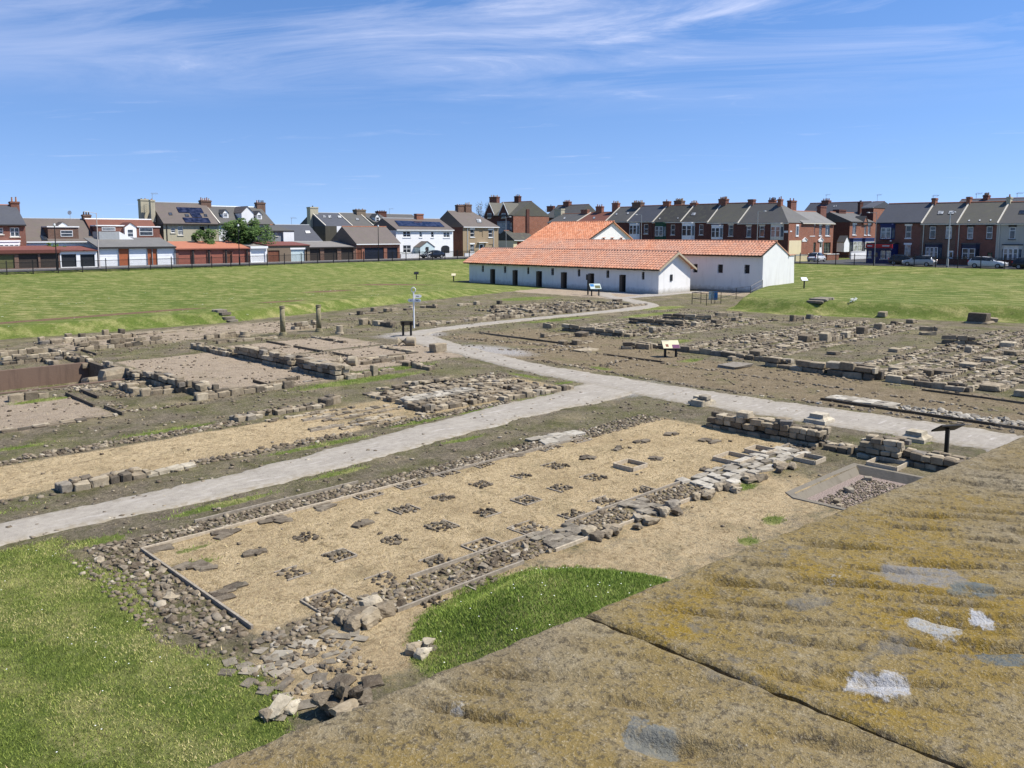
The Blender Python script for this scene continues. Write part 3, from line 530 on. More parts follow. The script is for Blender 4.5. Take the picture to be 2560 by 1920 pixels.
# ------------------------------------------------------------------ ruins
class Ruin:
    def __init__(s, name, label, cat, c, seed, cap=290, mat='stone'):
        s.root = thing(name, label, cat, (c[0], c[1], zg(*c))); s.n = 0; s.cap = cap; s.extra = []; s.cobx = []; s.nc = 0; s.r = random.Random(seed); s.mat = mat; s.cmat = None; s.kk = .78
    def block(s, x, y, l, w, h, rz, z=None, mat=None, nm='stone', tilt=0.0, rock=False):
        z = zg(x, y) if z is None else z; r = s.r; k = r.randrange(14)
        if s.n < s.cap:
            inst(nm, ROCKS[k % 10] if rock else BLOCKS[k], s.root, (x, y, z + h / 2), (tilt + r.gauss(0, .03), r.gauss(0, .03), rz), (l, w, h), mat or (None if s.mat == 'stone' else s.mat)); s.n += 1
        else: s.extra.append((k, (x, y, z + h / 2), rz, r.gauss(0, .04), (l, w, h)))
    def cob(s, x, y, d, z=None):
        r = s.r; z = zg(x, y) if z is None else z; k = r.randrange(18); sc = (d * r.uniform(.85, 1.35), d * r.uniform(.7, 1.0), d * r.uniform(.5, .8)); rz = r.uniform(0, 6.3)
        if s.nc < 295: inst('cobble', COBS[k], s.root, (x, y, z + sc[2] * .06), (r.gauss(0, .25), r.gauss(0, .25), rz), sc, s.cmat); s.nc += 1
        else: s.cobx.append((k, (x, y, z + sc[2] * .06), rz, r.gauss(0, .25), sc))
    def wall(s, p, q, w=.45, h=.3, L=(.28, .55), courses=1, leaves=2, keep=.93, ragged=.35, mat=None, z=None, k=None):
        """dry stone footing from p to q: leaves of squared stones with a rubble core, broken at random"""
        p = Vector(p[:2]); q = Vector(q[:2]); d = q - p; n = d.length; d = d / n; nr = Vector((-d.y, d.x)); rz = math.atan2(d.y, d.x); r = s.r; k = s.kk if k is None else k; h = h * k; L = (L[0] * k, L[1] * k)
        for c in range(courses):
            hh = h / courses
            for lf in range(leaves):
                off = 0 if leaves == 1 else (lf / (leaves - 1) - .5) * (w - w / leaves); t = r.uniform(-.1, .1) if c else 0
                ww = w / leaves * .96
                while t < n:
                    l = r.uniform(*L)
                    if t + l > n + .15: l = max(.14, n - t)
                    if r.random() < keep and not (c and r.random() < ragged * c):
                        m = p + d * (t + l / 2) + nr * (off + r.gauss(0, .02)); zz = (zg(m.x, m.y) if z is None else z)
                        hk = hh * r.uniform(.75, 1.2) if c == courses - 1 else hh
                        s.block(m.x, m.y, l * .965, ww * r.uniform(.85, 1.08), hk, rz + r.gauss(0, .045), zz + c * hh - (.05 if c == 0 else 0), mat)
                    t += l
            if leaves > 1 and c == courses - 1 and w > .5:
                for k in range(int(n * 3)):
                    m = p + d * r.uniform(0, n) + nr * r.gauss(0, w * .1); s.cobx.append((r.randrange(18), (m.x, m.y, zg(m.x, m.y) + h * .75), r.uniform(0, 6), .2, (.2, .15, .14)))
    def field(s, x0, x1, y0, y1, d=.15, cover=.95, z=None, big=0.0, jit=.33):
        r = s.r; nx_ = max(1, int((x1 - x0) / (d * .92))); ny_ = max(1, int((y1 - y0) / (d * .92))); cells = [(i, j) for i in range(nx_) for j in range(ny_)]
        cells.sort(key=lambda c: c[0] + c[1])
        for i, j in cells:
            if r.random() > cover: continue
            x = x0 + (i + .5 + r.uniform(-jit, jit)) * (x1 - x0) / nx_; y = y0 + (j + .5 + r.uniform(-jit, jit)) * (y1 - y0) / ny_
            dd = d * (r.uniform(.7, 1.12) if r.random() > big else r.uniform(1.3, 1.8)); s.cob(x, y, dd, z)
    def line(s, p, q, w=.3, d=.14, n=None, cover=1.0):
        p = Vector(p[:2]); q = Vector(q[:2]); L = (q - p).length; dr = (q - p) / L; nr = Vector((-dr.y, dr.x))
        for k in range(int(L * w / (d * d) * cover)):
            m = p + dr * s.r.uniform(0, L) + nr * s.r.gauss(0, w * .3); s.cob(m.x, m.y, d * s.r.uniform(.7, 1.25))
    def plank(s, p, q, h=.07, t=.045, z=None, mat='wood_grey'):
        p = Vector(p[:2]); q = Vector(q[:2]); d = (q - p).normalized() * 1.0; nr = Vector((-d.y, d.x)) * t / 2; mb = MB(); n = max(1, int((q - p).length / 2.6))
        for k in range(n):
            a = p.lerp(q, k / n) + d * .01; b = p.lerp(q, (k + 1) / n) - d * .01; za = zg(a.x, a.y) if z is None else z; zb = zg(b.x, b.y) if z is None else z
            m_ = MB().hexa([(*(a - nr), za - .05), (*(b - nr), zb - .05), (*(b + nr), zb - .05), (*(a + nr), za - .05), (*(a - nr), za + h), (*(b - nr), zb + h), (*(b + nr), zb + h), (*(a + nr), za + h)])
            m_.build('edging_plank', mat, s.root)
    def slab(s, x, y, l, w, h=.06, rz=None, mat=None, z=None, nm='flagstone'):
        inst(nm, SLABS[s.r.randrange(8)], s.root, (x, y, (zg(x, y) if z is None else z) + h * .35), (s.r.gauss(0, .008), s.r.gauss(0, .008), s.r.uniform(-.2, .2) if rz is None else rz), (l, w, h), mat)
    def done(s):
        if s.extra: tag(joined('loose_stones', BLK_A, s.extra, 'stone_i', s.root, False, tuple(WP[s.root])), kind='stuff')
        if s.cobx: tag(joined('rubble', COB_A, s.cobx, 'cobble_i', s.root, True, tuple(WP[s.root])), kind='stuff')
GX0, GX1, GY0, GY1 = 6.1, 24.0, 12.3, 17.35
def pt(k, x, y): q = WZ(k, x, y); return (q.x, q.y)

# --- front granary: four cobble footings, each a thing of its own
f1 = Ruin('cobble_footing', 'long cobble footing of the granary beside the grass bank, with pads along both sides', 'ruin', (13, 11.9), 11)
f1.field(7.7, 12.4, 11.42, 12.28, .12, .97, big=.06); f1.field(13.4, 15.3, 11.42, 12.28, .118); f1.field(16.1, 18.2, 11.45, 12.3, .115)
for k in range(40): f1.slab(12.4 + f1.r.uniform(0, 1.2), 11.35 + f1.r.uniform(0, .95), f1.r.uniform(.2, .36), f1.r.uniform(.15, .26), .07, mat='grey_flag')
for k in range(18): f1.slab(15.3 + f1.r.uniform(0, .9), 11.3 + f1.r.uniform(0, .95), f1.r.uniform(.25, .45), f1.r.uniform(.2, .3), .07, mat='grey_flag')
f1.plank((9.2, 12.34), (12.6, 12.34)); f1.plank((13.6, 12.36), (18.4, 12.36)); f1.plank((8.2, 11.36), (11.3, 11.36)); f1.plank((12.2, 11.36), (14.9, 11.36), mat='wood_pale'); f1.plank((16, 11.36), (18.2, 11.36), mat='wood_pale'); f1.plank((18.6, 12.3), (23.8, 12.32)); f1.done()
f2 = Ruin('cobble_footing', 'long cobble footing of the granary running beside the gravel path', 'ruin', (13, 17.8), 12)
f2.field(6.0, 19.5, 17.4, 18.15, .115, .96, big=.06); f2.field(19.5, 24.2, 17.2, 18.2, .115, .8)
f2.plank((6.1, 17.34), (13.2, 17.34), mat='wood_pale'); f2.plank((13.8, 17.34), (19.8, 17.34)); f2.plank((7.6, 18.24), (12, 18.24))
for k in range(16): f2.slab(18.6 + f2.r.uniform(0, 1.6), 17.5 + f2.r.uniform(0, .8), .55, .35, .09, mat='pale_flag')
f2.done()
f3 = Ruin('cobble_footing', 'short cobble footing across the end of the granary beside the lawn', 'ruin', (5.6, 15), 13)
f3.field(5.25, 6.05, 12.4, 18.3, .125, .92, big=.08); f3.field(4.8, 5.3, 13.0, 17.6, .11, .5); f3.field(6.1, 7.6, 11.7, 12.25, .12, .9)
f3.plank((6.1, 12.5), (6.1, 17.36)); f3.done()
f4 = Ruin('crazy_paving_footing', 'pale crazy-paved footing of the granary with stone buttress stumps alongside', 'ruin', (20, 11.9), 14)
for i in range(13):
    for j in range(4):
        f4.slab(18.3 + i * .4 + f4.r.uniform(-.09, .09), 11.5 + j * .27 + f4.r.uniform(-.07, .07), f4.r.uniform(.25, .44), f4.r.uniform(.18, .3), .09, mat='pale_flag' if f4.r.random() < .8 else 'grey_flag', nm='paving_stone')
f4.field(22.6, 24.0, 11.5, 12.4, .16, .6); f4.done()
# flag paving at the corner
fl = Ruin('flag_paving', 'worn grey flagstones bedded in dry soil at the granary corner', 'paving', (6.2, 11.2), 15)
for i in range(10):
    for j in range(9):
        x = 5.25 + i * .27 + (j % 2) * .12; y = 9.85 + j * .27
        if x > 5.3 + (y - 9.7) * 1.15 + .5 or fl.r.random() < .4: continue
        fl.slab(x + fl.r.uniform(-.08, .08), y + fl.r.uniform(-.08, .08), fl.r.uniform(.16, .34), fl.r.uniform(.12, .24), .025, fl.r.uniform(-.9, .9), 'grey_flag' if fl.r.random() < .88 else 'pale_flag')
fl.field(5.3, 7.0, 10.0, 12.2, .11, .4); fl.done()

# --- stone pads in the granary floor
def pad(px_, py_, kind, size=.62, lab=None, grp=None, frame=True):
    q = W(px_, py_); x, y = q.x, q.y; r = random.Random(int(px_ * 7 + py_)); size *= r.uniform(.8, 1.12)
    t = Ruin('stone_pad', lab, 'stone pad', (x, y), int(px_ + py_)); tag(t.root, group=grp); a = size / 2; t.cmat = 'dark_stone' if size <= .6 else None
    if kind == 'c':
        t.field(x - a, x + a, y - a, y + a, .12, .98, z=.01)
    elif kind == 's':
        for k in range(7): t.slab(x + r.uniform(-a, a) * .75, y + r.uniform(-a, a) * .75, r.uniform(.22, .38), r.uniform(.16, .28), .045, r.uniform(-.4, .4), 'dark_stone', nm='slab')
    elif kind == 'r':
        for k in range(4): t.slab(x + r.uniform(-a, a) * .8, y + r.uniform(-a, a) * .6, r.uniform(.16, .3), r.uniform(.12, .22), .06, r.uniform(-.6, .6), 'dark_stone', nm='slab')
        t.field(x - a, x + a, y - a * .7, y + a * .7, .1, .5)
    elif kind == 'e':
        t.field(x - a, x + a, y - a, y + a, .11, .35, z=-.05)
    if frame:
        b = a + .03; hh = .028 if kind != 'e' else .12; mt = 'wood_grey' if kind != 'e' else 'wood_pale'
        for p_, q_ in (((x - b, y - b), (x + b, y - b)), ((x - b, y + b), (x + b, y + b)), ((x - b, y - b), (x - b, y + b)), ((x + b, y - b), (x + b, y + b))):
            if kind == 'e' or r.random() < (.3 if size < .55 else .55): t.plank(p_, q_, hh, .035, 0.0, mt)
    t.done()
ORD = ['first', 'second', 'third', 'fourth', 'fifth', 'sixth', 'seventh', 'eighth', 'ninth', 'tenth', 'eleventh', 'twelfth', 'thirteenth', 'fourteenth']
L1 = ('small square of cobbles set in the bleached granary floor', 'cobble pads in the granary floor')
for i, (x, y) in enumerate(sorted([(765, 1345), (848, 1390), (1011, 1274), (984, 1352), (1108, 1246), (1102, 1317), (1214, 1282), (1316, 1251), (1405, 1221), (1306, 1190), (1389, 1166), (1204, 1212), (1487, 1195), (731, 1434)], key=lambda p: W(*p).x)): pad(x, y, 'c', .5, 'cobble pad in the open granary floor, %s counted from the lawn end' % ORD[i], L1[1])
L2 = ('loose broken stones lying in the bleached granary floor', 'loose stone heaps in the granary floor')
for i, (x, y) in enumerate(sorted([(637, 1380), (903, 1309), (1471, 1144), (1544, 1123), (1604, 1105), (1678, 1086), (1762, 1175)], key=lambda p: W(*p).x)): pad(x, y, 'r', .5, 'loose broken stones in the granary floor, %s heap from the lawn end' % ORD[i], L2[1], frame=False)
L3 = ('dark split slabs lying flat beside the plank edge by the path', 'slab pads along the path side footing')
for i, (x, y) in enumerate(sorted([(396, 1369), (557, 1333), (687, 1299), (813, 1264), (1288, 1141)], key=lambda p: W(*p).x)): pad(x, y, 's', .6, 'dark split slabs beside the path side plank, %s from the lawn end' % ORD[i], L3[1], frame=False)
L4 = ('plank-framed square of cobbles against the path side footing', 'framed pads along the path side footing')
for i, (x, y) in enumerate(sorted([(913, 1236), (1019, 1211), (1115, 1183), (1206, 1160), (1365, 1118), (1438, 1099)], key=lambda p: W(*p).x)): pad(x, y, 'c', .64, 'plank-framed cobble pad on the path side footing, %s from the lawn end' % ORD[i], L4[1])
L5 = ('plank-framed square of cobbles inside the footing by the grass bank', 'framed pads inside the bank side footing')
for i, (x, y) in enumerate(sorted([(818, 1503), (964, 1451), (1096, 1405), (1212, 1366), (1324, 1322), (1438, 1288), (1520, 1256), (1610, 1227)], key=lambda p: W(*p).x)): pad(x, y, 'c', .6, 'plank-framed cobble pad inside the bank side footing, %s from the lawn end' % ORD[i], L5[1])
L6 = ('plank-framed square of cobbles at the foot of the grass bank', 'framed pads outside the bank side footing')
for i, (x, y) in enumerate(sorted([(1074, 1500), (1194, 1452)], key=lambda p: W(*p).x)): pad(x, y, 'c', .6, 'plank-framed cobble pad at the foot of the grass bank, %s from the lawn end' % ORD[i], L6[1])
L7 = ('shallow open timber frame in the ground near the squared stone wall', 'empty timber frames')
for i, (x, y) in enumerate(sorted([(1835, 1151), (2024, 1152), (2218, 1164), (1901, 1131), (1576, 1168)], key=lambda p: W(*p).x)): pad(x, y, 'e', .72, 'shallow open timber frame near the squared wall, %s from the lawn end' % ORD[i], L7[1])
pad(1641, 1147, 'r', .5, 'low pile of dark thin stones among the dry granary grass', None, frame=False)
pad(1775, 1103, 's', .62, 'single flat grey slab lying in brown grass near the wall', None, frame=False)
pad(579, 1478, 's', .62, 'reddish flat slabs lying near the granary corner', None, frame=False)
pad(476, 1424, 's', .75, 'dark slabs with green weeds by the end footing', None, frame=False)
# --- buttress stumps
def stump(x, y, n, label, grp=None, big=(.24, .4), h=.15, mat=None, two=False, spread=.3):
    q = W(x, y); t = Ruin('stone_stump', label, 'stones', (q.x, q.y), int(x + y)); r = t.r
    if grp: tag(t.root, group=grp)
    for k in range(n):
        t.block(q.x + r.uniform(-spread, spread) * 1.2, q.y + r.uniform(-spread, spread) * .7, r.uniform(*big), r.uniform(*big) * .75, h * r.uniform(.8, 1.3), r.uniform(-.25, .25), None, mat, tilt=r.gauss(0, .06), rock=True)
    if two:
        for k in range(max(1, n // 2)): t.block(q.x + r.uniform(-.2, .25), q.y + r.uniform(-.15, .15), .35, .28, h, r.uniform(-.4, .4), zg(q.x, q.y) + h * .8, mat)
    t.done(); return t
for i, (x, y) in enumerate([(1507, 1338), (1680, 1280), (1759, 1248), (1827, 1223), (1890, 1201), (1958, 1173)]): stump(x, y, 5, 'low stump of rough stones outside the granary, %s from the grass bank' % ORD[i], 'buttress stumps along the granary')
stump(1599, 1309, 4, 'flat broken stump of thin slabs outside the granary footing', None, h=.1)
t = stump(925, 1550, 9, 'large buttress stump of laid stones on the near cobble footing', None, (.3, .42), .2, None, False, .3)
# loose foreground rocks
def rocks(label, items, name='rock_pile', cat='rocks'):
    q0 = W(items[0][0], items[0][1]); t = Ruin(name, label, cat, (q0.x, q0.y), int(items[0][0])); r = t.r
    for x, y, z, l, w, h, rz, ti, mt in items:
        q = W(x, y, z); q0_ = W(items[0][0], items[0][1]); q = Vector((q0_.x + (q.x - q0_.x) * .72, q0_.y + (q.y - q0_.y) * .72, z * .75)); t.block(q.x, q.y, l * .62, w * .62, h * .66, rz, z * .72, {'grey_flag': 'dark_stone', 'pale_stone': 'stone'}.get(mt, mt) if 'split' in label else mt, 'rock', ti, rock=True)
    t.done()
rocks('rough grey rocks with a split upright stone by the parapet foot', [(845, 1770, .0, .9, .55, .32, .1, .05, 'dark_stone'), (790, 1745, .28, .42, .3, .16, .3, .1, 'grey_flag'), (850, 1735, .28, .3, .22, .34, .9, .3, 'dark_stone'), (905, 1735, .25, .34, .24, .22, -.4, .2, 'grey_flag'),
       (925, 1750, .05, .55, .4, .25, -.2, .1, 'grey_flag'), (860, 1690, .0, .6, .5, .12, .4, 0, 'grey_flag'), (960, 1690, .0, .5, .4, .14, -.3, .1, 'grey_flag'), (870, 1790, .1, .7, .35, .24, .05, .0, 'stone'), (930, 1800, .1, .45, .35, .2, .4, 0, 'dark_stone')])
rocks('long pale flat rock lying on the lawn edge', [(690, 1785, .0, .78, .42, .2, .45, .05, 'pale_stone'), (660, 1800, .0, .3, .3, .2, .2, .1, 'stone'), (740, 1770, .02, .4, .36, .16, .6, .1, 'pale_stone')])
rocks('three pale jagged rocks at the end of the grass bank', [(1035, 1632, .0, .36, .34, .24, .5, .1, 'stone'), (1068, 1648, .0, .4, .3, .22, .2, .12, 'pale_stone'), (1082, 1612, .02, .44, .26, .2, .35, .1, 'pale_stone'), (1100, 1630, .0, .34, .3, .16, .9, .1, 'stone')])

# --- squared stone wall at the end of the granary
wl = Ruin('squared_stone_wall', 'squared stone wall ruin of several courses across the granary end', 'ruin', (24.4, 11.5), 21, 320)
wl.kk = 1.0; wl.wall((24.5, 15.5), (24.5, 11.6), .8, .52, (.22, .48), 3, 3, .99, .06); wl.wall((24.5, 11.4), (24.5, 10.5), .75, .22, (.25, .45), 1, 3); wl.wall((24.5, 10.3), (24.5, 9.2), .85, .6, (.22, .45), 4, 3, .98, .14); wl.wall((24.5, 9.2), (24.5, 6.4), .75, .36, (.22, .5), 2, 3, .98, .1)
wl.block(24.4, 14.2, .42, .4, .2, .1, .5); wl.block(24.5, 12.9, .4, .38, .2, .1, .48); wl.block(24.3, 12.7, .36, .36, .18, .4, .48); wl.done()
# --- concrete-lined pit
x0, x1, y0, y1 = TANK
tk = thing('sunken_tank', 'shallow concrete-lined pit with pinkish gravel floor below the parapet', 'pit', ((x0 + x1) / 2, (y0 + y1) / 2, -.4))
def ring(i, z): return [(x0 + i + .28, y0 + i, z), (x1 - i, y0 + i, z), (x1 - i, y1 - i, z), (x0 + i + .28, y1 - i, z), (x0 + i, y1 - i - .35, z), (x0 + i, y0 + i + .3, z)]
mb = MB(); rs = [ring(-.2, -.03), ring(-.18, .02), ring(-.04, .02), ring(.14, -.2), ring(.15, -.6)]
for k, rr in enumerate(rs): mb.v += rr
for k in range(4):
    for j in range(6): mb.f.append((k * 6 + j, k * 6 + (j + 1) % 6, (k + 1) * 6 + (j + 1) % 6, (k + 1) * 6 + j)); mb.mi.append(0)
mb.build('concrete_lining', 'concrete_pink', tk); t_ = NT('gravel_pink'); nn = t_.noise(26, 5, .7); c_ = t_.mix(t_.rng(nn, .4, .62), (.2, .145, .12), (.36, .29, .245)); t_.bump(nn, .9, .05); MATS['gravel_pink'] = t_.done(c_, .95)
rr = ring(.14, -.19); MB().add(rr, [tuple(range(6))]).build('gravel_floor', 'gravel_pink', tk)
xf = [(rng.randrange(18), (rng.uniform(x0 + .4, x1 - .4), rng.uniform(y0 + .4, y1 - .4), -.185), rng.uniform(0, 6), 0, (.06, .055, .045)) for _ in range(1500)]
tag(joined('pebbles', COB_A, xf, 'cobble_i', tk, True, tuple(WP[tk])), kind='stuff')
for k, (a, b, s_) in enumerate([(20.0, 9.0, .2), (21.1, 9.2, .22), (22.5, 9.3, .2), (19.7, 8.8, .16)]): inst('stone', BLOCKS[k], tk, (a, b, -.15), (0, 0, k), (s_, s_ * .8, s_ * .7))

# --- second granary beyond the path
g2 = Ruin('granary_ruin', 'second granary ruin beyond the path, bleached grass between low stone footings', 'ruin', (16, 25), 31, 299)
g2.field(-4, 6.4, 26.6, 27.1, .17, .85); g2.field(6.4, 13, 26.75, 27.4, .17, .9); g2.wall((13.0, 27.5), (16.5, 27.6), .6, .28); g2.wall((16.6, 27.6), (17.3, 27.8), .5, .42, (.4, .6)); g2.wall((19.0, 28.2), (23.5, 28.5), .5, .3, courses=2)
g2.wall((6.1, 22.9), (8.2, 22.9), .6, .3, (.28, .62), 1, 2, .98); g2.wall((8.2, 22.85), (9.6, 22.9), .5, .2, (.35, .6), 1, 1, .98, mat='pale_stone'); g2.field(9.6, 15, 22.75, 23.35, .17, .95); g2.field(0, 6, 22.6, 23.0, .16, .35); g2.field(16, 22.4, 22.95, 23.45, .16, .9)
for k, (a, b, y) in enumerate([(13.8, 17.2, 26.6), (14.8, 18.3, 25.9), (15.2, 19, 25.2), (14.2, 17.4, 24.4), (15, 18.8, 23.8)]):
    g2.wall((a, y), (b, y), .32, .14, (.2, .4), 1, 2, .8)
    if k % 2: g2.plank((a - .1, y - .2), (a + 1.2, y - .2))
for y in (24.1, 25.0, 25.8, 26.6, 27.4): g2.wall((18.9, y), (25.4, y + g2.r.uniform(-.1, .1)), .6, .26, (.22, .48), 1, 2, .92)
g2.wall((18.9, 23.9), (18.9, 25.2), .5, .36); g2.wall((21.7, 23.8), (21.7, 27.4), .4, .28); g2.wall((22.2, 23.6), (26, 23.4), .35, .3, (.25, .5), 1, 1, .95); g2.field(21, 26.6, 27.4, 28.8, .17, .55)
for i in range(16): g2.slab(19.2 + (i % 8) * .42, 25.4 + (i // 8) * .35, .46, .34, .3, mat='pale_flag')
g2.done()

# --- headquarters ruin on the left, with its sunken strongroom
hq = Ruin('headquarters_ruin', 'headquarters ruin with stone rooms around a pinkish gravel court', 'ruin', (21, 40), 41, 299)
def seg(k, a, b, c, d, snap=True):
    p = WZ(k, a, b); q = WZ(k, c, d)
    if snap:
        if abs(p.x - q.x) > abs(p.y - q.y): m = (p.y + q.y) / 2; p.y = q.y = m
        else: m = (p.x + q.x) / 2; p.x = q.x = m
    return (p.x, p.y), (q.x, q.y)
hq.kk = 1.0; hq.wall(*seg('B', 0, 600, 480, 695), w=.45, h=.34); hq.wall(*seg('B', 500, 700, 1800, 945), w=.75, h=.62, courses=3, leaves=2, keep=.98, ragged=.08, L=(.4, .75))
hq.wall(*seg('A', 1100, 640, 1660, 790), w=.5, h=.36, courses=2); hq.wall(*seg('A', 1680, 800, 2200, 920), w=.6, h=.5, courses=2, keep=.98, ragged=.1); hq.wall(*seg('B', 0, 1110, 290, 1150), w=.6, h=.45, courses=2)
hq.wall(*seg('A', 850, 440, 1900, 365), w=.5, h=.5, courses=2); hq.wall(*seg('A', 1000, 430, 1560, 390), w=.35, h=.2); hq.wall(*seg('A', 0, 600, 770, 545), w=.5, h=.4, courses=2)
hq.wall(*seg('A', 0, 510, 600, 450), w=.4, h=.3); hq.wall(*seg('A', 590, 470, 1050, 590), w=.6, h=.3); hq.wall(*seg('A', 430, 545, 650, 615), w=.25, h=.25, leaves=1)
hq.wall(*seg('A', 1600, 965, 2212, 905), w=.35, h=.3); hq.wall(*seg('A', 1340, 850, 1590, 960), w=.3, h=.35, leaves=1); hq.wall(*seg('A', 930, 920, 1720, 815), w=.3, h=.15, leaves=1)
hq.wall(*seg('B', 50, 1205, 1130, 1045), w=.4, h=.3, L=(.35, .6)); hq.wall(*seg('B', 90, 485, 620, 470), w=.4, h=.28); hq.wall(*seg('B', 270, 545, 1000, 490), w=.3, h=.2, L=(.4, .8)); hq.wall(*seg('B', 1150, 385, 1440, 365), w=.7, h=.5, courses=2)
hq.wall(*seg('B', 1620, 770, 2212, 695), w=.28, h=.14, L=(.5, .9), leaves=1, mat='pale_stone'); hq.wall(*seg('C', 0, 840, 860, 750), w=.28, h=.12, L=(.5, .9), leaves=1, mat='pale_stone'); hq.wall(*seg('C', 190, 880, 700, 825), w=.3, h=.24, L=(.5, .9)); hq.wall(*seg('C', 700, 890, 1030, 945), w=.45, h=.26)
hq.wall(*seg('C', 0, 1045, 390, 1000), w=.4, h=.26); hq.wall(*seg('C', 400, 965, 560, 950), w=.35, h=.2); hq.wall(*seg('C', 390, 690, 820, 742), w=.3, h=.18, leaves=1); hq.wall(*seg('B', 1370, 480, 1820, 545), w=.25, h=.16, leaves=1)
hq.wall(*seg('B', 880, 1005, 1200, 960), w=.35, h=.2, courses=1); hq.wall(*seg('B', 1200, 1005, 1480, 965), w=.2, h=.1, leaves=1)
for k, a, b, c, d in [('B', 870, 530, 1920, 715), ('B', 680, 640, 1150, 590), ('B', 1170, 700, 1620, 655), ('C', 540, 850, 900, 905), ('A', 1180, 1070, 1600, 1150), ('A', 560, 900, 1060, 850), ('A', 1620, 1140, 2200, 1060)]: hq.line(*seg(k, a, b, c, d), w=.5, d=.15, cover=.55)
hq.field(10.6, 13.6, 37.3, 38.4, .19, .6); hq.field(11.5, 13.0, 34.6, 36.6, .18, .6); hq.wall(*seg('A', 90, 1030, 540, 985), w=.4, h=.3); hq.wall(*seg('A', 0, 1390, 1300, 1190), w=.5, h=.12, keep=.7)
for k, a, b, c, d in [('A', 720, 960, 1130, 1090), ('A', 920, 920, 1150, 995), ('A', 1180, 1105, 1450, 1190), ('B', 690, 995, 930, 1045), ('B', 880, 530, 1060, 575), ('B', 1180, 590, 1520, 655), ('B', 1620, 670, 1910, 720), ('A', 930, 445, 1120, 500)]: hq.plank(*seg(k, a, b, c, d), h=.12, t=.07, mat='dark_stone')
hq.done()
cx0, cx1, cy0, cy1 = CELLAR
st_ = thing('strongroom', 'sunken strongroom pit with a brown rendered wall', 'pit', ((cx0 + cx1) / 2, cy1, -1.65))
MB().box(cx0 - 3, cx1 + .02, cy1 - .12, cy1 + .12, -1.9, .06).build('rendered_wall', 'pit_render', st_)
MB().box(cx1 - .1, cx1 + .14, cy0, cy1 - .12, -1.9, .1).build('side_wall', 'dark_stone', st_)
MB().box(cx0 - 3, cx1, cy0 - .1, cy0 + .1, -1.9, .04).build('retaining_wall', 'pit_render', st_)
MB().box(cx0 - .5, cx1 - .1, cy0 + .1, cy1 - .12, -1.8, -1.65).build('gravel_floor', 'gravel_pink', st_)
for k, (a, b, l, h) in enumerate([(13.2, 42.2, 1.0, .5), (13.0, 41.2, .9, .35), (13.3, 40.2, .8, .7)]): inst('step_block', BLOCKS[k + 2], st_, (a, b, -1.65 + h * 1.4), (0, 0, .05), (1.1, l, h * 2.8), 'stone')
# rows of kerb blocks at the foot of the grass bank
kb = Ruin('kerb_row', 'row of upright kerb blocks along the foot of the grass bank', 'stones', (17, 57), 51)
kb.wall(*seg('A', 450, 372, 1560, 285), w=.45, h=.38, leaves=1, L=(.6, 1.1), keep=.95); kb.wall(*seg('A', 1560, 280, 2212, 200), w=.3, h=.16, leaves=1, keep=.7)
for x, y in [(480, 365), (790, 320), (945, 318), (1215, 275), (1400, 265)]:
    q = WZ('A', x, y); kb.block(q.x, q.y, .32, .4, .4, .05)
kb.done()
kc = Ruin('kerb_row', 'broken row of blocks edging the bank behind the fingerpost', 'stones', (42, 61), 52)
kc.wall(*seg('C', 60, 310, 480, 285, False), w=.35, h=.2, leaves=1, keep=.8); kc.wall(*seg('C', 480, 275, 800, 250, False), w=.45, h=.36, leaves=1, L=(.6, 1.2)); kc.wall(*seg('C', 890, 225, 1070, 230, False), w=.5, h=.34, leaves=1, L=(.6, 1.2)); kc.wall(*seg('C', 1240, 210, 1560, 190, False), w=.4, h=.3, leaves=1, L=(.5, 1), keep=.7)
for x, y in [(185, 310), (345, 270), (490, 275), (780, 248), (1050, 228), (1525, 195), (1790, 185)]:
    q = WZ('C', x, y); kc.block(q.x, q.y, .42, .42, .34, .1)
kc.done()
# --- ruin beside the upper path, below the white barrack
tr = Ruin('barrack_ruin', 'stony barrack ruin beside the path leading up to the white building', 'ruin', (50, 49), 53, 299)
tr.wall((36.3, 47.3), (47, 46.9), .5, .34, (.4, .8), 1, 2, .92); tr.wall((47, 46.8), (62, 46.6), .5, .3, (.4, .8), 1, 2, .9); tr.wall(*seg('C', 300, 430, 620, 450), w=.5, h=.5, L=(.8, 1.4), leaves=1); tr.wall(*seg('C', 170, 425, 300, 420), w=.6, h=.6, L=(.6, .8), leaves=1)
for y, a, b in [(48.6, 42, 60), (49.8, 46, 62), (51.2, 47, 63), (52.8, 49, 62), (54.2, 50, 60)]:
    x = a
    while x < b:
        l = tr.r.uniform(1.2, 4); tr.wall((x, y + tr.r.uniform(-.2, .2)), (min(b, x + l), y + tr.r.uniform(-.2, .2)), .5, tr.r.uniform(.15, .38), (.3, .7), 1, 2, .8); x += l + tr.r.uniform(.2, 1.2)
for x in (47.5, 50.5, 53, 56, 58.5, 61): tr.wall((x, 47.2), (x, 53.5), .4, tr.r.uniform(.15, .35), (.3, .6), 1, 2, .6)
tr.field(49, 62, 47.2, 54.5, .3, .12); tr.done()
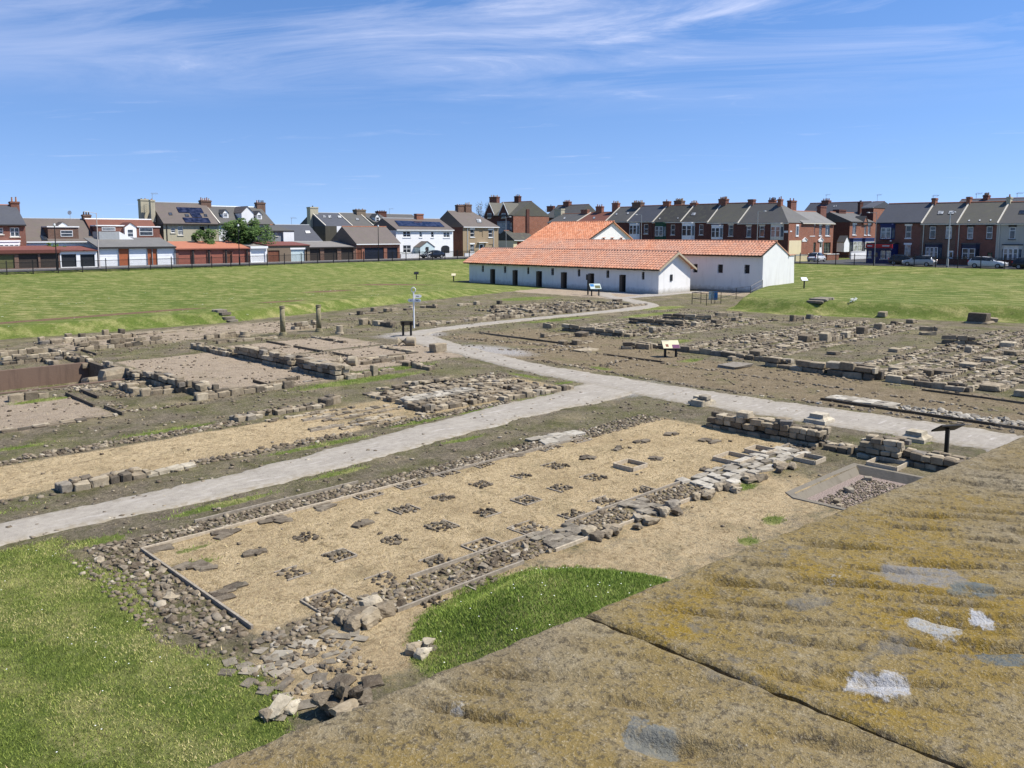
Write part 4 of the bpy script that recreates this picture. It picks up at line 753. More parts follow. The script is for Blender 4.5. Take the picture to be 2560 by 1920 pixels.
# --- barrack ruins in the field of stones on the right
def barrack(label, x0, x1, rows, cross, seed, front, piers, hgt=(.08, .24), scatter=.07):
    t = Ruin('barrack_ruin', label, 'ruin', ((x0 + x1) / 2, sum(rows) / len(rows)), seed, 290); r = t.r
    for (a, b, h, w) in front: t.wall(a, b, w, h, (.5, 1.0), 1 if h < .4 else 2, 2, .99, .05, k=1.0)
    for (x, y, l, h) in piers: l *= .74; h *= .66; t.block(x, y, l, l * .9, h, r.uniform(-.1, .1)); t.wall((x + l * .5, y), (x + l * .5 + r.uniform(.8, 2.4), y), .45, h * .7, (.25, .5), 1, 2, .9) if x < 62 + max(0, 33 - y) * .42 else None
    for y in rows:
        x = x0
        while x < x1:
            l = r.uniform(1.0, 4.5); t.wall((x, y + r.uniform(-.12, .12)), (min(x1, x + l), y + r.uniform(-.12, .12)), r.choice((.36, .45, .55)), r.uniform(*hgt), (.18, .5), 1, 2, .9); x += l + r.uniform(.05, .8)
    for x in cross:
        y = min(rows)
        while y < max(rows):
            l = r.uniform(.7, 2); t.wall((x + r.uniform(-.2, .2), y), (x, min(max(rows), y + l)), .4, r.uniform(*hgt) * .8, (.28, .6), 1, 2, .7); y += l + r.uniform(.2, 1.2)
    t.field(x0, x1, min(rows), max(rows), .26, scatter); t.done()
P = lambda k, x, y: tuple(WZ(k, x, y))[:2]
barrack('barrack ruin with a long dark front wall, nearest the path junction', 42.5, 58, [31.6, 33.0, 34.6, 36.4, 38.0, 39.0], [44, 46.5, 49, 51.5, 54, 57], 61,
        [((42.0, 38.4), (42.0, 33.2), .42, .5), ((42.2, 39.6), (42.2, 40.3), .36, .6), (P('E', 160, 310), P('E', 800, 360), .42, .5), (P('E', 550, 260), P('E', 1100, 285), .4, .5), (P('E', 1150, 240), P('E', 1440, 230), .35, .45)],
        [(*P('D', 955, 560), .6, .42), (*P('D', 1110, 558), .7, .42), (*P('D', 1170, 465), 1.0, .42), (*P('D', 740, 475), .5, .36), (*P('E', 420, 425), .55, .6), (*P('E', 915, 355), .7, .5), (*P('E', 1150, 318), .7, .45), (*P('E', 1370, 285), .6, .4), (*P('E', 150, 470), .6, .3), (*P('D', 1990, 425), .5, .3)])
barrack('barrack ruin crowded with small squared stones behind the reader board', 39.5, 62, [22.2, 23.2, 24.2, 25.2, 26.2, 27.2, 28.0], [41, 43, 45, 47.5, 50, 52.5, 55, 58], 62,
        [((39.2, 29.4), (39.0, 21.2), .3, .4), (P('E', 60, 610), P('E', 200, 610), .4, .45), (P('E', 230, 600), P('E', 400, 615), .38, .45)],
        [(*P('E', 1330, 745), .5, .35), (*P('E', 1620, 680), .9, .42), (*P('E', 1930, 615), .9, .36), (*P('F', 250, 375), .75, .85), (*P('F', 450, 335), .7, .6), (*P('F', 610, 298), .8, .75), (*P('F', 780, 260), .8, .7), (*P('F', 1090, 190), .8, .45), (*P('F', 95, 145), .6, .5), (*P('E', 2035, 290), .5, .7), (*P('F', 815, 132), .9, .6), (*P('E', 1600, 525), .6, .45), (*P('F', 50, 370), .9, .6), (*P('F', 930, 205), .6, .4)])
barrack('barrack ruin with the tallest squared front wall, beside brown dry turf', 38.4, 64, [10.8, 11.7, 12.6, 13.5, 14.4, 15.4, 16.4, 17.4], [40, 42, 44, 46, 48.5, 51, 54, 57, 60], 63,
        [((37.9, 20.9), (37.8, 17.8), .45, .7), ((37.7, 17.6), (37.6, 15.4), .62, .7), ((37.7, 14.9), (37.5, 11.4), .3, .6), (P('F', 1190, 305), P('F', 1320, 305), .5, .5), (P('F', 1400, 390), P('F', 1720, 400), .5, .5)],
        [(*P('F', 780, 745), .55, .62), (*P('F', 1270, 710), .55, .45), (*P('F', 1420, 705), 1.1, .4), (*P('F', 1670, 635), 1.1, .42), (*P('F', 1870, 580), 1.1, .4), (*P('F', 330, 498), .8, .25), (*P('F', 570, 625), .5, .36), (*P('F', 1660, 490), .5, .6), (*P('F', 2050, 430), 1.1, .55), (*P('F', 2090, 505), 1.0, .4), (*P('F', 930, 470), .8, .3), (*P('F', 440, 610), .5, .3), (*P('F', 940, 665), .7, .32)], scatter=.08)
barrack('scattered blocks of a further ruin on grey gravel beside the turf strip', 40, 62, [3.6, 5.2, 7.0], [43, 48, 53, 58], 64, [], [(*P('F', 1890, 850), 1.2, .42), (*P('F', 1990, 820), .5, .35), (*P('F', 2190, 910), .7, .4), (*P('F', 2180, 775), .8, .2), (*P('F', 2200, 580), .6, .25)])
one = Ruin('altar_block', 'large square stone block standing alone at the foot of the mound', 'stone block', WZ('F', 1762, 190)[:2], 65)
q = WZ('F', 1762, 188); one.block(q.x, q.y, 1.35, 1.2, .75, .05, None, 'dark_stone'); one.block(q.x + .1, q.y - .1, 1.7, 1.5, .14, .05, q.z, 'stone'); one.block(q.x + 1.7, q.y - .5, .8, .5, .3, .4); one.done()
# --- stone lines of the old road along the turf strip
kl = Ruin('road_edge_stones', 'lines of small stones marking old road edges in the brown turf', 'stones', (33, 20), 71)
kl.line((30.9, 31), (30.3, 20), .3, .16, cover=.75); kl.line((30.4, 20), (31.0, 6), .32, .17, cover=.8); kl.line((35.3, 36), (34.6, 24), .32, .17, cover=.5); kl.line((34.6, 24), (34.0, 6), .3, .16, cover=.55); kl.line((36.9, 20), (36.5, 6), .25, .14, cover=.4)
kl.line((33.6, 41), (36.4, 31), .6, .18, cover=.6); kl.line((35.4, 31), (32.2, 34.5), .6, .17, cover=.5); kl.line((31.5, 26.2), (34.6, 27), .5, .17, cover=.45)
kl.plank((36.6, 41), (36.6, 33.5), .1, .08, mat='dark_stone'); kl.plank((34.9, 29), (34.9, 25), .08, .07, mat='dark_stone'); kl.plank((36.4, 13), (36.2, 5), .07, .07, mat='dark_stone'); kl.done()
cs = Ruin('white_cobble_strip', 'strip of white cobbles ending in pale slabs, edged by a board', 'stones', (32, 9), 72)
cs.field(31.5, 32.6, 3.0, 12.3, .2, .95, big=.1)
for o in [c for c in cs.root.children if c.name.startswith('cobble')]:
    o.material_slots[0].link = 'OBJECT'; o.material_slots[0].material = M['pale_flag']
for i in range(14): cs.slab(31.7 + (i % 2) * .45, 12.5 + (i // 2) * .36, .48, .4, .16, mat='pale_flag')
cs.plank((31.35, 2.5), (31.4, 15), .1, .07, mat='dark_stone'); cs.done()
# moulded plinths beside the path
def plinth(x, y, label):
    q = W(x, y); t = thing('stone_plinth', label, 'plinth', (q.x, q.y, zg(q.x, q.y)), 'moulded plinths beside the path'); zb = t.location.z
    def fr(w0, w1, z0, z1, nm): 
        MB().hexa([(q.x + a * w0, q.y + b * w0, zb + z0) for a, b in ((-.5, -.5), (.5, -.5), (.5, .5), (-.5, .5))] + [(q.x + a * w1, q.y + b * w1, zb + z1) for a, b in ((-.5, -.5), (.5, -.5), (.5, .5), (-.5, .5))]).build(nm, 'pale_stone', t)
    fr(.78, .76, -.03, .12, 'base_block'); fr(.74, .5, .12, .2, 'splay'); fr(.5, .48, .2, .31, 'top_block')
for i, (x, y) in enumerate([(1755, 1010), (2048, 1055), (2290, 1100)]): plinth(x, y, 'low moulded stone plinth between wall and path, %s from the path fork' % ORD[i])
# column drums and single blocks
def drum(k, x, y, rad, ln, label, lying=True, name='column_drum', h=None):
    q = WZ(k, x, y); z = zg(q.x, q.y); mb = MB()
    if lying: mb.tube([(q.x - ln * .5, q.y + ln * .45, z + rad * .9), (q.x, q.y, z + rad * .92), (q.x + ln * .45, q.y - ln * .5, z + rad * .9)], [rad, rad * 1.04, rad], 16)
    else: mb.tube([(q.x, q.y, z - .05), (q.x, q.y, z + .1), (q.x, q.y, z + .12), (q.x, q.y, z + ln)], [rad * 1.25, rad * 1.25, rad, rad * .95], 16)
    o = mb.build(name, 'stone', None); tag(o, label, 'stone drum')
drum('C', 725, 660, .26, .75, 'round column drum lying beside the path junction'); drum('B', 1805, 800, .24, .6, 'round column drum lying on the edge of the court'); drum('B', 1700, 440, .22, .55, 'short stump of a column beyond the second pillar', False, 'column_stump'); drum('B', 605, 470, .28, .35, 'squat column stump on the court edge near the first pillar', False, 'column_stump')
for k, x, y, s_, lab in [('C', 1080, 735, (.85, .6, .5), 'dark squared block beside the gravel path, with a pale slab behind'), ('D', 1580, 85, (.9, .5, .42), 'squared block standing alone in the upper barrack ruin'), ('C', 345, 1005, (.3, .3, .5), 'small upright block on the front kerb of the court'),
                    ('E', 1370, 815, (1.6, 1.0, .16), 'broad flat slab lying on the turf before the stones'), ('D', 1220, 630, (1.4, .8, .12), 'flat slabs lying in front of the barrack ruin'), ('T', 675, 122, (.62, .5, .26), 'stepped square block beside the path fork')]:
    q = WZ(k, x, y); o = bpy.data.objects.new('stone_block', BLOCKS[int(x) % 14]); place(o, None, (q.x, q.y, zg(q.x, q.y) + s_[2] / 2 - .02)); o.scale = s_; tag(o, lab, 'stone block')
q = WZ('T', 690, 122); o = bpy.data.objects.new('stone_block', BLOCKS[4]); place(o, None, (q.x, q.y, .33)); o.scale = (.4, .34, .16); tag(o, 'small square block resting on the stepped block by the path fork', 'stone block')
# two standing columns
for x, y, top, lab in [(707.5, 838, 766, 'weathered standing column nearest the strongroom'), (797.5, 829, 763, 'weathered standing column nearest the fingerpost')]:
    q = W(x, y); k = (q - CAM).dot(FW); hh = (y - top) / F * k * 1.02; t = thing('column', lab, 'column', (q.x, q.y, zg(q.x, q.y))); z = t.location.z
    MB().tube([(q.x, q.y, z - .1), (q.x, q.y, z + .1), (q.x, q.y, z + .11), (q.x, q.y, z + .2), (q.x, q.y, z + .22)], [.25, .25, .22, .22, .19], 18).build('base', 'moss_column', t)
    MB().tube([(q.x, q.y, z + .2), (q.x, q.y, z + hh * .5), (q.x, q.y, z + hh - .15)], [.175, .168, .16], 18).build('shaft', 'moss_column', t, True)
    MB().tube([(q.x, q.y, z + hh - .16), (q.x, q.y, z + hh - .13), (q.x, q.y, z + hh - .09), (q.x, q.y, z + hh - .08), (q.x, q.y, z + hh)], [.16, .185, .185, .17, .18], 18).build('capital', 'moss_column', t)

# ------------------------------------------------------------------ buildings
class House:
    def __init__(s, name, label, cat, plane, P0, zb, group=None):
        s.pl = plane; s.P0 = P0; s.zb = zb; s.holes = []; s.ops = []; s.name = name; s.label = label; s.cat = cat; s.group = group; s.root = None
    def P(s, u, w, z): return (u, s.P0 + w, z) if s.pl == 'Y' else (s.P0 + w, -u, z)
    def uz(s, k, x, y, w=0.0):
        x, y = zp(k, x, y)
        if s.pl == 'Y': q = onY(x, y, s.P0 + w); return q.x, q.z
        q = onX(x, y, s.P0 + w); return -q.y, q.z
    def bx(s, u0, u1, w0, w1, z0, z1, mb=None):
        mb = mb or MB(); pts = [s.P(u, w, z) for z in (z0, z1) for u, w in ((u0, w0), (u1, w0), (u1, w1), (u0, w1))]; return mb.hexa(pts)
    def part(s, nm, mat, *a, parent=None): return s.bx(*a).build(nm, mat, parent or s.root)
    def start(s, u0, u1, z1, D, zr=None):
        s.u0, s.u1, s.z1, s.D, s.zr = u0, u1, z1, D, zr if zr else z1
        s.root = thing(s.name, s.label, s.cat, s.P((u0 + u1) / 2, 0, s.zb), s.group); return s
    def px(s, k, xl, xr, yg, yr=None, D=8.0, zr=None, ym=None):
        u0, _ = s.uz(k, xl, yg); u1, _ = s.uz(k, xr, yg); _, z1 = s.uz(k, (xl + xr) / 2, yg)
        if yr is not None: _, zr = s.uz(k, (xl + xr) / 2, yr, D / 2)
        return s.start(u0, u1, z1, D, zr)
    def hole(s, k, x0, y0, x1, y1, style='sash', **kw):
        a, za = s.uz(k, x0, (y0 + y1) / 2); b, zb_ = s.uz(k, x1, (y0 + y1) / 2); _, zt = s.uz(k, (x0 + x1) / 2, y0); _, zl = s.uz(k, (x0 + x1) / 2, y1)
        return s.hole_m(a, b, zl, zt, style, **kw)
    def hole_m(s, a, b, zl, zt, style='sash', **kw):
        a = max(a, s.u0 + .05); b = min(b, s.u1 - .05); zl = max(zl, s.zb + .02); zt = min(zt, s.z1 - .04)
        if b - a < .15 or zt - zl < .15: return
        for (A, B, C_, D_) in s.holes:
            if a < B + .02 and b > A - .02 and zl < D_ + .02 and zt > C_ - .02: return
        s.holes.append((a, b, zl, zt)); s.ops.append((a, b, zl, zt, style, kw))
    def walls(s, mat, side=None, rev=.14, flat=False, hipped=()):
        mb = MB(); us = sorted({s.u0, s.u1} | {v for h in s.holes for v in h[:2]}); zs = sorted({s.zb - .6, s.z1} | {v for h in s.holes for v in h[2:]})
        for i in range(len(us) - 1):
            for j in range(len(zs) - 1):
                cu, cz = (us[i] + us[i + 1]) / 2, (zs[j] + zs[j + 1]) / 2
                if any(a < cu < b and c < cz < d for a, b, c, d in s.holes): continue
                mb.add([s.P(us[i], 0, zs[j]), s.P(us[i + 1], 0, zs[j]), s.P(us[i + 1], 0, zs[j + 1]), s.P(us[i], 0, zs[j + 1])], [(0, 1, 2, 3)])
        for a, b, c, d in s.holes:
            for p, q in (((a, c), (b, c)), ((b, c), (b, d)), ((b, d), (a, d)), ((a, d), (a, c))):
                mb.add([s.P(p[0], 0, p[1]), s.P(q[0], 0, q[1]), s.P(q[0], rev + .06, q[1]), s.P(p[0], rev + .06, p[1])], [(0, 1, 2, 3)])
            mb.add([s.P(a, rev + .06, c), s.P(b, rev + .06, c), s.P(b, rev + .06, d), s.P(a, rev + .06, d)], [(0, 1, 2, 3)])
        z0 = s.zb - .6
        for u in (s.u0, s.u1):
            pts = [s.P(u, 0, z0), s.P(u, s.D, z0), s.P(u, s.D, s.z1), s.P(u, 0, s.z1)]
            if s.zr > s.z1 and not flat and u not in [(s.u0, s.u1)[i] for i in hipped]: pts = pts[:3] + [s.P(u, s.D / 2, s.zr)] + pts[3:]
            mb.add(pts, [tuple(range(len(pts)))], 1 if side else 0)
        mb.add([s.P(s.u0, s.D, z0), s.P(s.u1, s.D, z0), s.P(s.u1, s.D, s.z1), s.P(s.u0, s.D, s.z1)], [(0, 1, 2, 3)], 1 if side else 0)
        mb.add([s.P(s.u0, 0, s.z1), s.P(s.u1, 0, s.z1), s.P(s.u1, s.D, s.z1), s.P(s.u0, s.D, s.z1)], [(0, 1, 2, 3)])
        mb.build('wall', [mat, side or mat], s.root); s.fit(rev)
        return s
    def fit(s, rev):
        r = random.Random(int(abs(s.u0) * 100))
        for a, b, c, d, st, kw in s.ops:
            fm = kw.get('frame', 'white_paint'); gm = kw.get('glass') or r.choice(('glass_dark', 'glass_dark', 'glass_mid', 'glass_curtain')); t = min(.075, (b - a) * .12)
            if st in ('sash', 'pair', 'quad', 'plain', 'bay', 'top'):
                mb = MB(); w0, w1 = rev - .07, rev - .02
                for q in ((a, a + t, c, d), (b - t, b, c, d), (a + t, b - t, c, c + t), (a + t, b - t, d - t, d)): s.bx(q[0], q[1], w0, w1, q[2], q[3], mb)
                um, zm = (a + b) / 2, (c + d) / 2
                if st == 'sash': s.bx(a + t, b - t, w0 + .005, w1, zm - t / 2, zm + t / 2, mb)
                if st == 'top': s.bx(a + t, b - t, w0 + .005, w1, c + (d - c) * .68, c + (d - c) * .68 + t, mb)
                if st in ('pair', 'bay'): s.bx(um - t / 2, um + t / 2, w0 + .005, w1, c + t, d - t, mb)
                if st == 'bay': s.bx(a + t, b - t, w0 + .008, w1, c + (d - c) * .62, c + (d - c) * .62 + t, mb)
                if st == 'quad': s.bx(a + t, b - t, w0 + .005, w1, zm - t / 2, zm + t / 2, mb); s.bx(um - t / 2, um + t / 2, w0 + .008, w1, c + t, d - t, mb)
                o = mb.build('window', fm, s.root); s.bx(a + .01, b - .01, rev - .015, rev + .01, c + .01, d - .01).build('pane', gm, o)
                if kw.get('sill', True): s.bx(a - .1, b + .1, -.09, rev - .08, c - .12, c - .003).build('sill', kw.get('trim', 'cream_stone'), o)
                if kw.get('lintel'): s.bx(a - .14, b + .14, -.035, rev - .08, d + .003, d + .26).build('lintel', kw['lintel'], o)
            elif st == 'door':
                o = s.bx(a, b, rev - .05, rev, c, d).build('door', kw.get('mat', 'white_paint'), s.root)
                s.bx(a + (b - a) * .22, b - (b - a) * .22, rev - .075, rev - .052, c + (d - c) * .52, d - (d - c) * .12).build('pane', 'glass_dark', o)
                s.bx(b - (b - a) * .16, b - (b - a) * .1, rev - .1, rev - .052, c + .95, c + 1.05).build('handle', 'grey_metal', o)
            elif st == 'shutter':
                mb = MB(); n = 9
                for i in range(n): s.bx(a, b, rev - .03 - .012 * (i % 2), rev + .02, c + (d - c) * i / n, c + (d - c) * (i + 1) / n - .004, mb)
                o = mb.build('garage_door', kw.get('mat', 'garage_white'), s.root)
            elif st == 'boards':
                n = max(3, int((b - a) / .28)); mb = MB()
                for i in range(n): s.bx(a + (b - a) * i / n + .008, a + (b - a) * (i + 1) / n, rev - .04 - .01 * (i % 2), rev + .02, c, d, mb)
                mb.build('board_door', kw.get('mat', 'door_brown'), s.root)
            elif st == 'panel': s.bx(a, b, rev - .06, rev + .01, c, d).build('panel', kw.get('mat', 'brick_orange'), s.root)
            elif st == 'slot':
                o = s.bx(a, b, rev - .01, rev + .03, c, d).build('window', 'garage_black', s.root); mb = MB()
                for i in range(1, 3): s.bx(a + (b - a) * i / 3 - .02, a + (b - a) * i / 3 + .02, .03, .06, c, d, mb); s.bx(a, b, .035, .065, c + (d - c) * i / 3 - .02, c + (d - c) * i / 3 + .02, mb)
                mb.build('grille', 'trim_dark', o)
            elif st == 'open':
                o = s.bx(a, b, rev, rev + .03, c, d).build('doorway', 'garage_black', s.root); s.bx(a + .02, a + (b - a) * .45, rev - .4, rev - .02, c, d - .06).build('door_leaf', 'door_wood', o)  # black sheet stands for the unlit room behind the open door
    def roof(s, mat, ov=.25, eo=(.06, .06), hip=(0, 0), ridge='ridge_clay', gut='trim_dark', up=.09):
        a, b = s.u0 - eo[0], s.u1 + eo[1]; sl = (s.zr - s.z1) / (s.D / 2); ze = s.z1 - sl * ov * .6 + up; zr = s.zr + up
        ra, rb = (s.u0 + hip[0] if hip[0] else a), (s.u1 - hip[1] if hip[1] else b); th = .14; s.sl_p = Vector(s.P(a, -ov, ze)); w = s.D + ov
        top = [s.P(a, -ov, ze), s.P(b, -ov, ze), s.P(b, w, ze), s.P(a, w, ze), s.P(ra, s.D / 2, zr), s.P(rb, s.D / 2, zr)]
        bot = [s.P(a, -ov, ze - th), s.P(b, -ov, ze - th), s.P(b, w, ze - th), s.P(a, w, ze - th)]
        mb = MB().add(top + bot, [(0, 1, 5, 4), (2, 3, 4, 5), (1, 2, 5), (3, 0, 4), (6, 7, 1, 0), (7, 8, 2, 1), (8, 9, 3, 2), (9, 6, 0, 3), (9, 8, 7, 6)])
        o = mb.build('roof', mat, s.root); s.ro = o; e1 = Vector(s.P(b, -ov, ze)) - s.sl_p; e2 = Vector(s.P(a, s.D / 2, zr)) - s.sl_p; s.sl_n = e1.cross(e2).normalized(); s.sl_e = e1.normalized(); s.sl_u = e2.normalized()
        if s.sl_n.z < 0: s.sl_n = -s.sl_n
        if ridge: MB().tube([s.P(ra, s.D / 2, zr), s.P(rb, s.D / 2, zr)], .1, 6).build('ridge_tiles', ridge, o)
        if gut: s.bx(a, b, -ov - .1, -ov + .01, ze - th - .06, ze - .05).build('gutter', gut, o)
        return s
    def onslope(s, k, x, y, lift=.0):
        d = ray(*zp(k, x, y)); p = s.sl_p + s.sl_n * lift; return CAM + d * ((p - CAM).dot(s.sl_n) / d.dot(s.sl_n))
    def slopequad(s, nm, mat, k, pts, lift=.06, frame=None):
        q = [s.onslope(k, *p, lift=lift) for p in pts]; lo = [p - s.sl_n * (lift + .04) for p in q]; o = MB().hexa([tuple(p) for p in lo + q]).build(nm, mat, s.ro)
        if frame:
            c = sum(q, Vector()) / 4; mb = MB(); q2 = [c + (p - c) * 1.12 for p in q]; lo2 = [p - s.sl_n * (lift + .05) for p in q2]; hi2 = [p - s.sl_n * .012 for p in q2]; mb.hexa([tuple(p) for p in lo2 + hi2]).build('frame', frame, o)
    def light(s, k, x0, y0, x1, y1, mat='glass_curtain', sk=None):
        sk = (y1 - y0) * .35 if sk is None else sk; s.slopequad('rooflight', mat, k, [(x0, y1), (x1, y1), (x1 + sk * (1 if s.pl == 'X' else -1), y0), (x0 + sk * (1 if s.pl == 'X' else -1), y0)], .07, 'trim_dark')
    def chim(s, k, x0, x1, yt, w=None, dep=.75, mat='brick_red', pots=4, pm='pot_buff', down=1.6, ph=.45):
        w = s.D / 2 if w is None else w; a, zt = s.uz(k, x0, yt, w); b, _ = s.uz(k, x1, yt, w)
        if s.pl == 'X': b = max(b - dep * .55, a + .5)
        else: b = max(b - .12, a + .4)
        z0 = min(s.zr, zt) - down; mb = MB(); zt -= ph if pots else 0; s.bx(a, b, w - dep / 2, w + dep / 2, z0, zt - .25, mb); s.bx(a - .07, b + .07, w - dep / 2 - .07, w + dep / 2 + .07, zt - .249, zt - .1, mb); s.bx(a - .02, b + .02, w - dep / 2 - .02, w + dep / 2 + .02, zt - .099, zt, mb)
        o = mb.build('chimney', mat, s.root); r = random.Random(int(x0 * 13)); 
        for i in range(pots):
            u = a + (b - a) * (i + .5) / pots; h = ph * r.uniform(.7, 1.05); p = s.P(u, w + r.uniform(-.1, .1), zt); MB().tube([p, (p[0], p[1], zt + .08), (p[0], p[1], zt + h * .9), (p[0], p[1], zt + h)], [.13, .11, .09, .115], 8).build('chimney_pot', pm if r.random() < .7 else 'pot_clay', o)
        return o
    def verge(s, u, mat='cream_stone', wd=.16):
        ov = .2; a = s.sl_p; up = s.sl_u; L = (Vector(s.P(0, s.D / 2, s.zr)) - Vector(s.P(0, -ov, s.z1))).length; p = Vector(s.P(u, 0, 0)); base = a + s.sl_e * ((p - a).dot(s.sl_e)); n = s.sl_n
        MB().hexa([tuple(base + s.sl_e * e + up * t + n * h) for h in (.0, .12) for e, t in ((-wd / 2, 0), (wd / 2, 0), (wd / 2, L), (-wd / 2, L))]).build('verge_coping', mat, s.root)
    def pipe(s, k, x, mat='trim_dark'):
        u, _ = s.uz(k, x, 560 if False else 600); u = min(max(u, s.u0 + .1), s.u1 - .1); MB().tube([s.P(u, -.07, s.zb), s.P(u, -.07, s.z1)], .055, 6).build('downpipe', mat, s.root)
    def dormer(s, k, x0, x1, ye, ya, yb, w, mat='white_paint', rmat='slate_grey', win=None, depth=2.2, flat=False, wstyle='sash', barge=False):
        a, ze = s.uz(k, x0, ye, w); b, _ = s.uz(k, x1, ye, w); _, za = s.uz(k, (x0 + x1) / 2, ya, w); _, zb_ = s.uz(k, (x0 + x1) / 2, yb, w); mb = MB(); m = (a + b) / 2
        s.bx(a, b, w, w + depth, zb_, ze, mb)
        if not flat: mb.add([s.P(a, w, ze), s.P(b, w, ze), s.P(m, w, za), s.P(a, w + depth, ze), s.P(b, w + depth, ze), s.P(m, w + depth, za)], [(0, 1, 2), (3, 5, 4)])
        o = mb.build('dormer', mat, s.root)
        if flat: s.bx(a - .12, b + .12, w - .12, w + depth, ze + .004, ze + .16).build('dormer_roof', rmat, o)
        else:
            e = .1; mb = MB()
            for sgn, uu in ((-1, a - e), (1, b + e)):
                zz = ze - (za - ze) * e / ((b - a) / 2); mb.hexa([s.P(uu, w - .1, zz + .02), s.P(m, w - .1, za + .02), s.P(m, w + depth, za + .02), s.P(uu, w + depth, zz + .02), s.P(uu, w - .1, zz + .1), s.P(m, w - .1, za + .1), s.P(m, w + depth, za + .1), s.P(uu, w + depth, zz + .1)])
            mb.build('dormer_roof', rmat, o)
        if win:
            wa, z0 = s.uz(k, win[0], win[3], w); wb, z1 = s.uz(k, win[2], win[1], w); t = .06; mb = MB()
            for q in ((wa, wa + t, z0, z1), (wb - t, wb, z0, z1), (wa + t, wb - t, z0, z0 + t), (wa + t, wb - t, z1 - t, z1), (wa + t, wb - t, (z0 + z1) / 2 - .03, (z0 + z1) / 2 + .03)): s.bx(q[0], q[1], w - .05, w - .004, q[2], q[3], mb)
            f = mb.build('window', 'white_paint', o); s.bx(wa + .01, wb - .01, w - .03, w - .006, z0 + .01, z1 - .01).build('pane', 'glass_dark', f)
        if barge:
            for uu in (a - .1, b + .1): MB().hexa([s.P(uu, w - .16, ze - .25), s.P(m, w - .16, za - .12), s.P(m, w - .1, za - .12), s.P(uu, w - .1, ze - .25), s.P(uu, w - .16, ze + .05), s.P(m, w - .16, za + .16), s.P(m, w - .1, za + .16), s.P(uu, w - .1, ze + .05)]).build('bargeboard', 'white_paint', o)
        return o
    def bay(s, k, x0, y0, x1, y1, wy0, wy1, mat, proj=.55, n=3, glass='glass_dark', bars='white_paint', top=None):
        """canted bay: body, sloping cap and a row of lights"""
        a, zt = s.uz(k, x0, y0, -proj * .5); b, _ = s.uz(k, x1, y0, -proj * .5); _, zl = s.uz(k, (x0 + x1) / 2, y1, -proj * .5); _, g1 = s.uz(k, (x0 + x1) / 2, wy0, -proj); _, g0 = s.uz(k, (x0 + x1) / 2, wy1, -proj); c = min(.35, (b - a) * .2); zl = max(zl, s.zb - .1)
        ring = lambda z, e=0: [s.P(a - e, -.003, z), s.P(a + c - e * .5, -proj - e, z), s.P(b - c + e * .5, -proj - e, z), s.P(b + e, -.003, z)]
        o = MB().hexa(ring(zl) + ring(zt)).build('bay_window', mat, s.root); MB().hexa(ring(zt + .003, .1) + ring(zt + .14, .06)).build('cap', top or mat, o)
        mb = MB(); gb = MB(); L0, L1 = a + c, b - c
        for i in range(n):
            u0 = L0 + (L1 - L0) * i / n + .04; u1 = L0 + (L1 - L0) * (i + 1) / n - .04
            s.bx(u0 + .05, u1 - .05, -proj - .02, -proj - .004, g0 + .06, g1 - .06, gb); zm = g0 + (g1 - g0) * .6
            for q in ((u0, u0 + .06, g0, g1), (u1 - .06, u1, g0, g1), (u0 + .06, u1 - .06, g0, g0 + .06), (u0 + .06, u1 - .06, g1 - .06, g1), (u0 + .06, u1 - .06, zm, zm + .05)): s.bx(q[0], q[1], -proj - .05, -proj - .003, q[2], q[3], mb)
        f = mb.build('window', bars, o); gb.build('pane', glass, f)
        for sg, ua, ub in ((-1, a, a + c), (1, b, b - c)):
            v = [s.P(ua + (ub - ua) * .15 - sg * -.012, -proj * .15 - .012, z) for z in (g0 + .05, g1 - .05)] + [s.P(ua + (ub - ua) * .85 - sg * -.012, -proj * .85 - .012, z) for z in (g1 - .05, g0 + .05)]
            MB().add(v, [(0, 1, 2, 3)]).build('side_pane', glass, o)

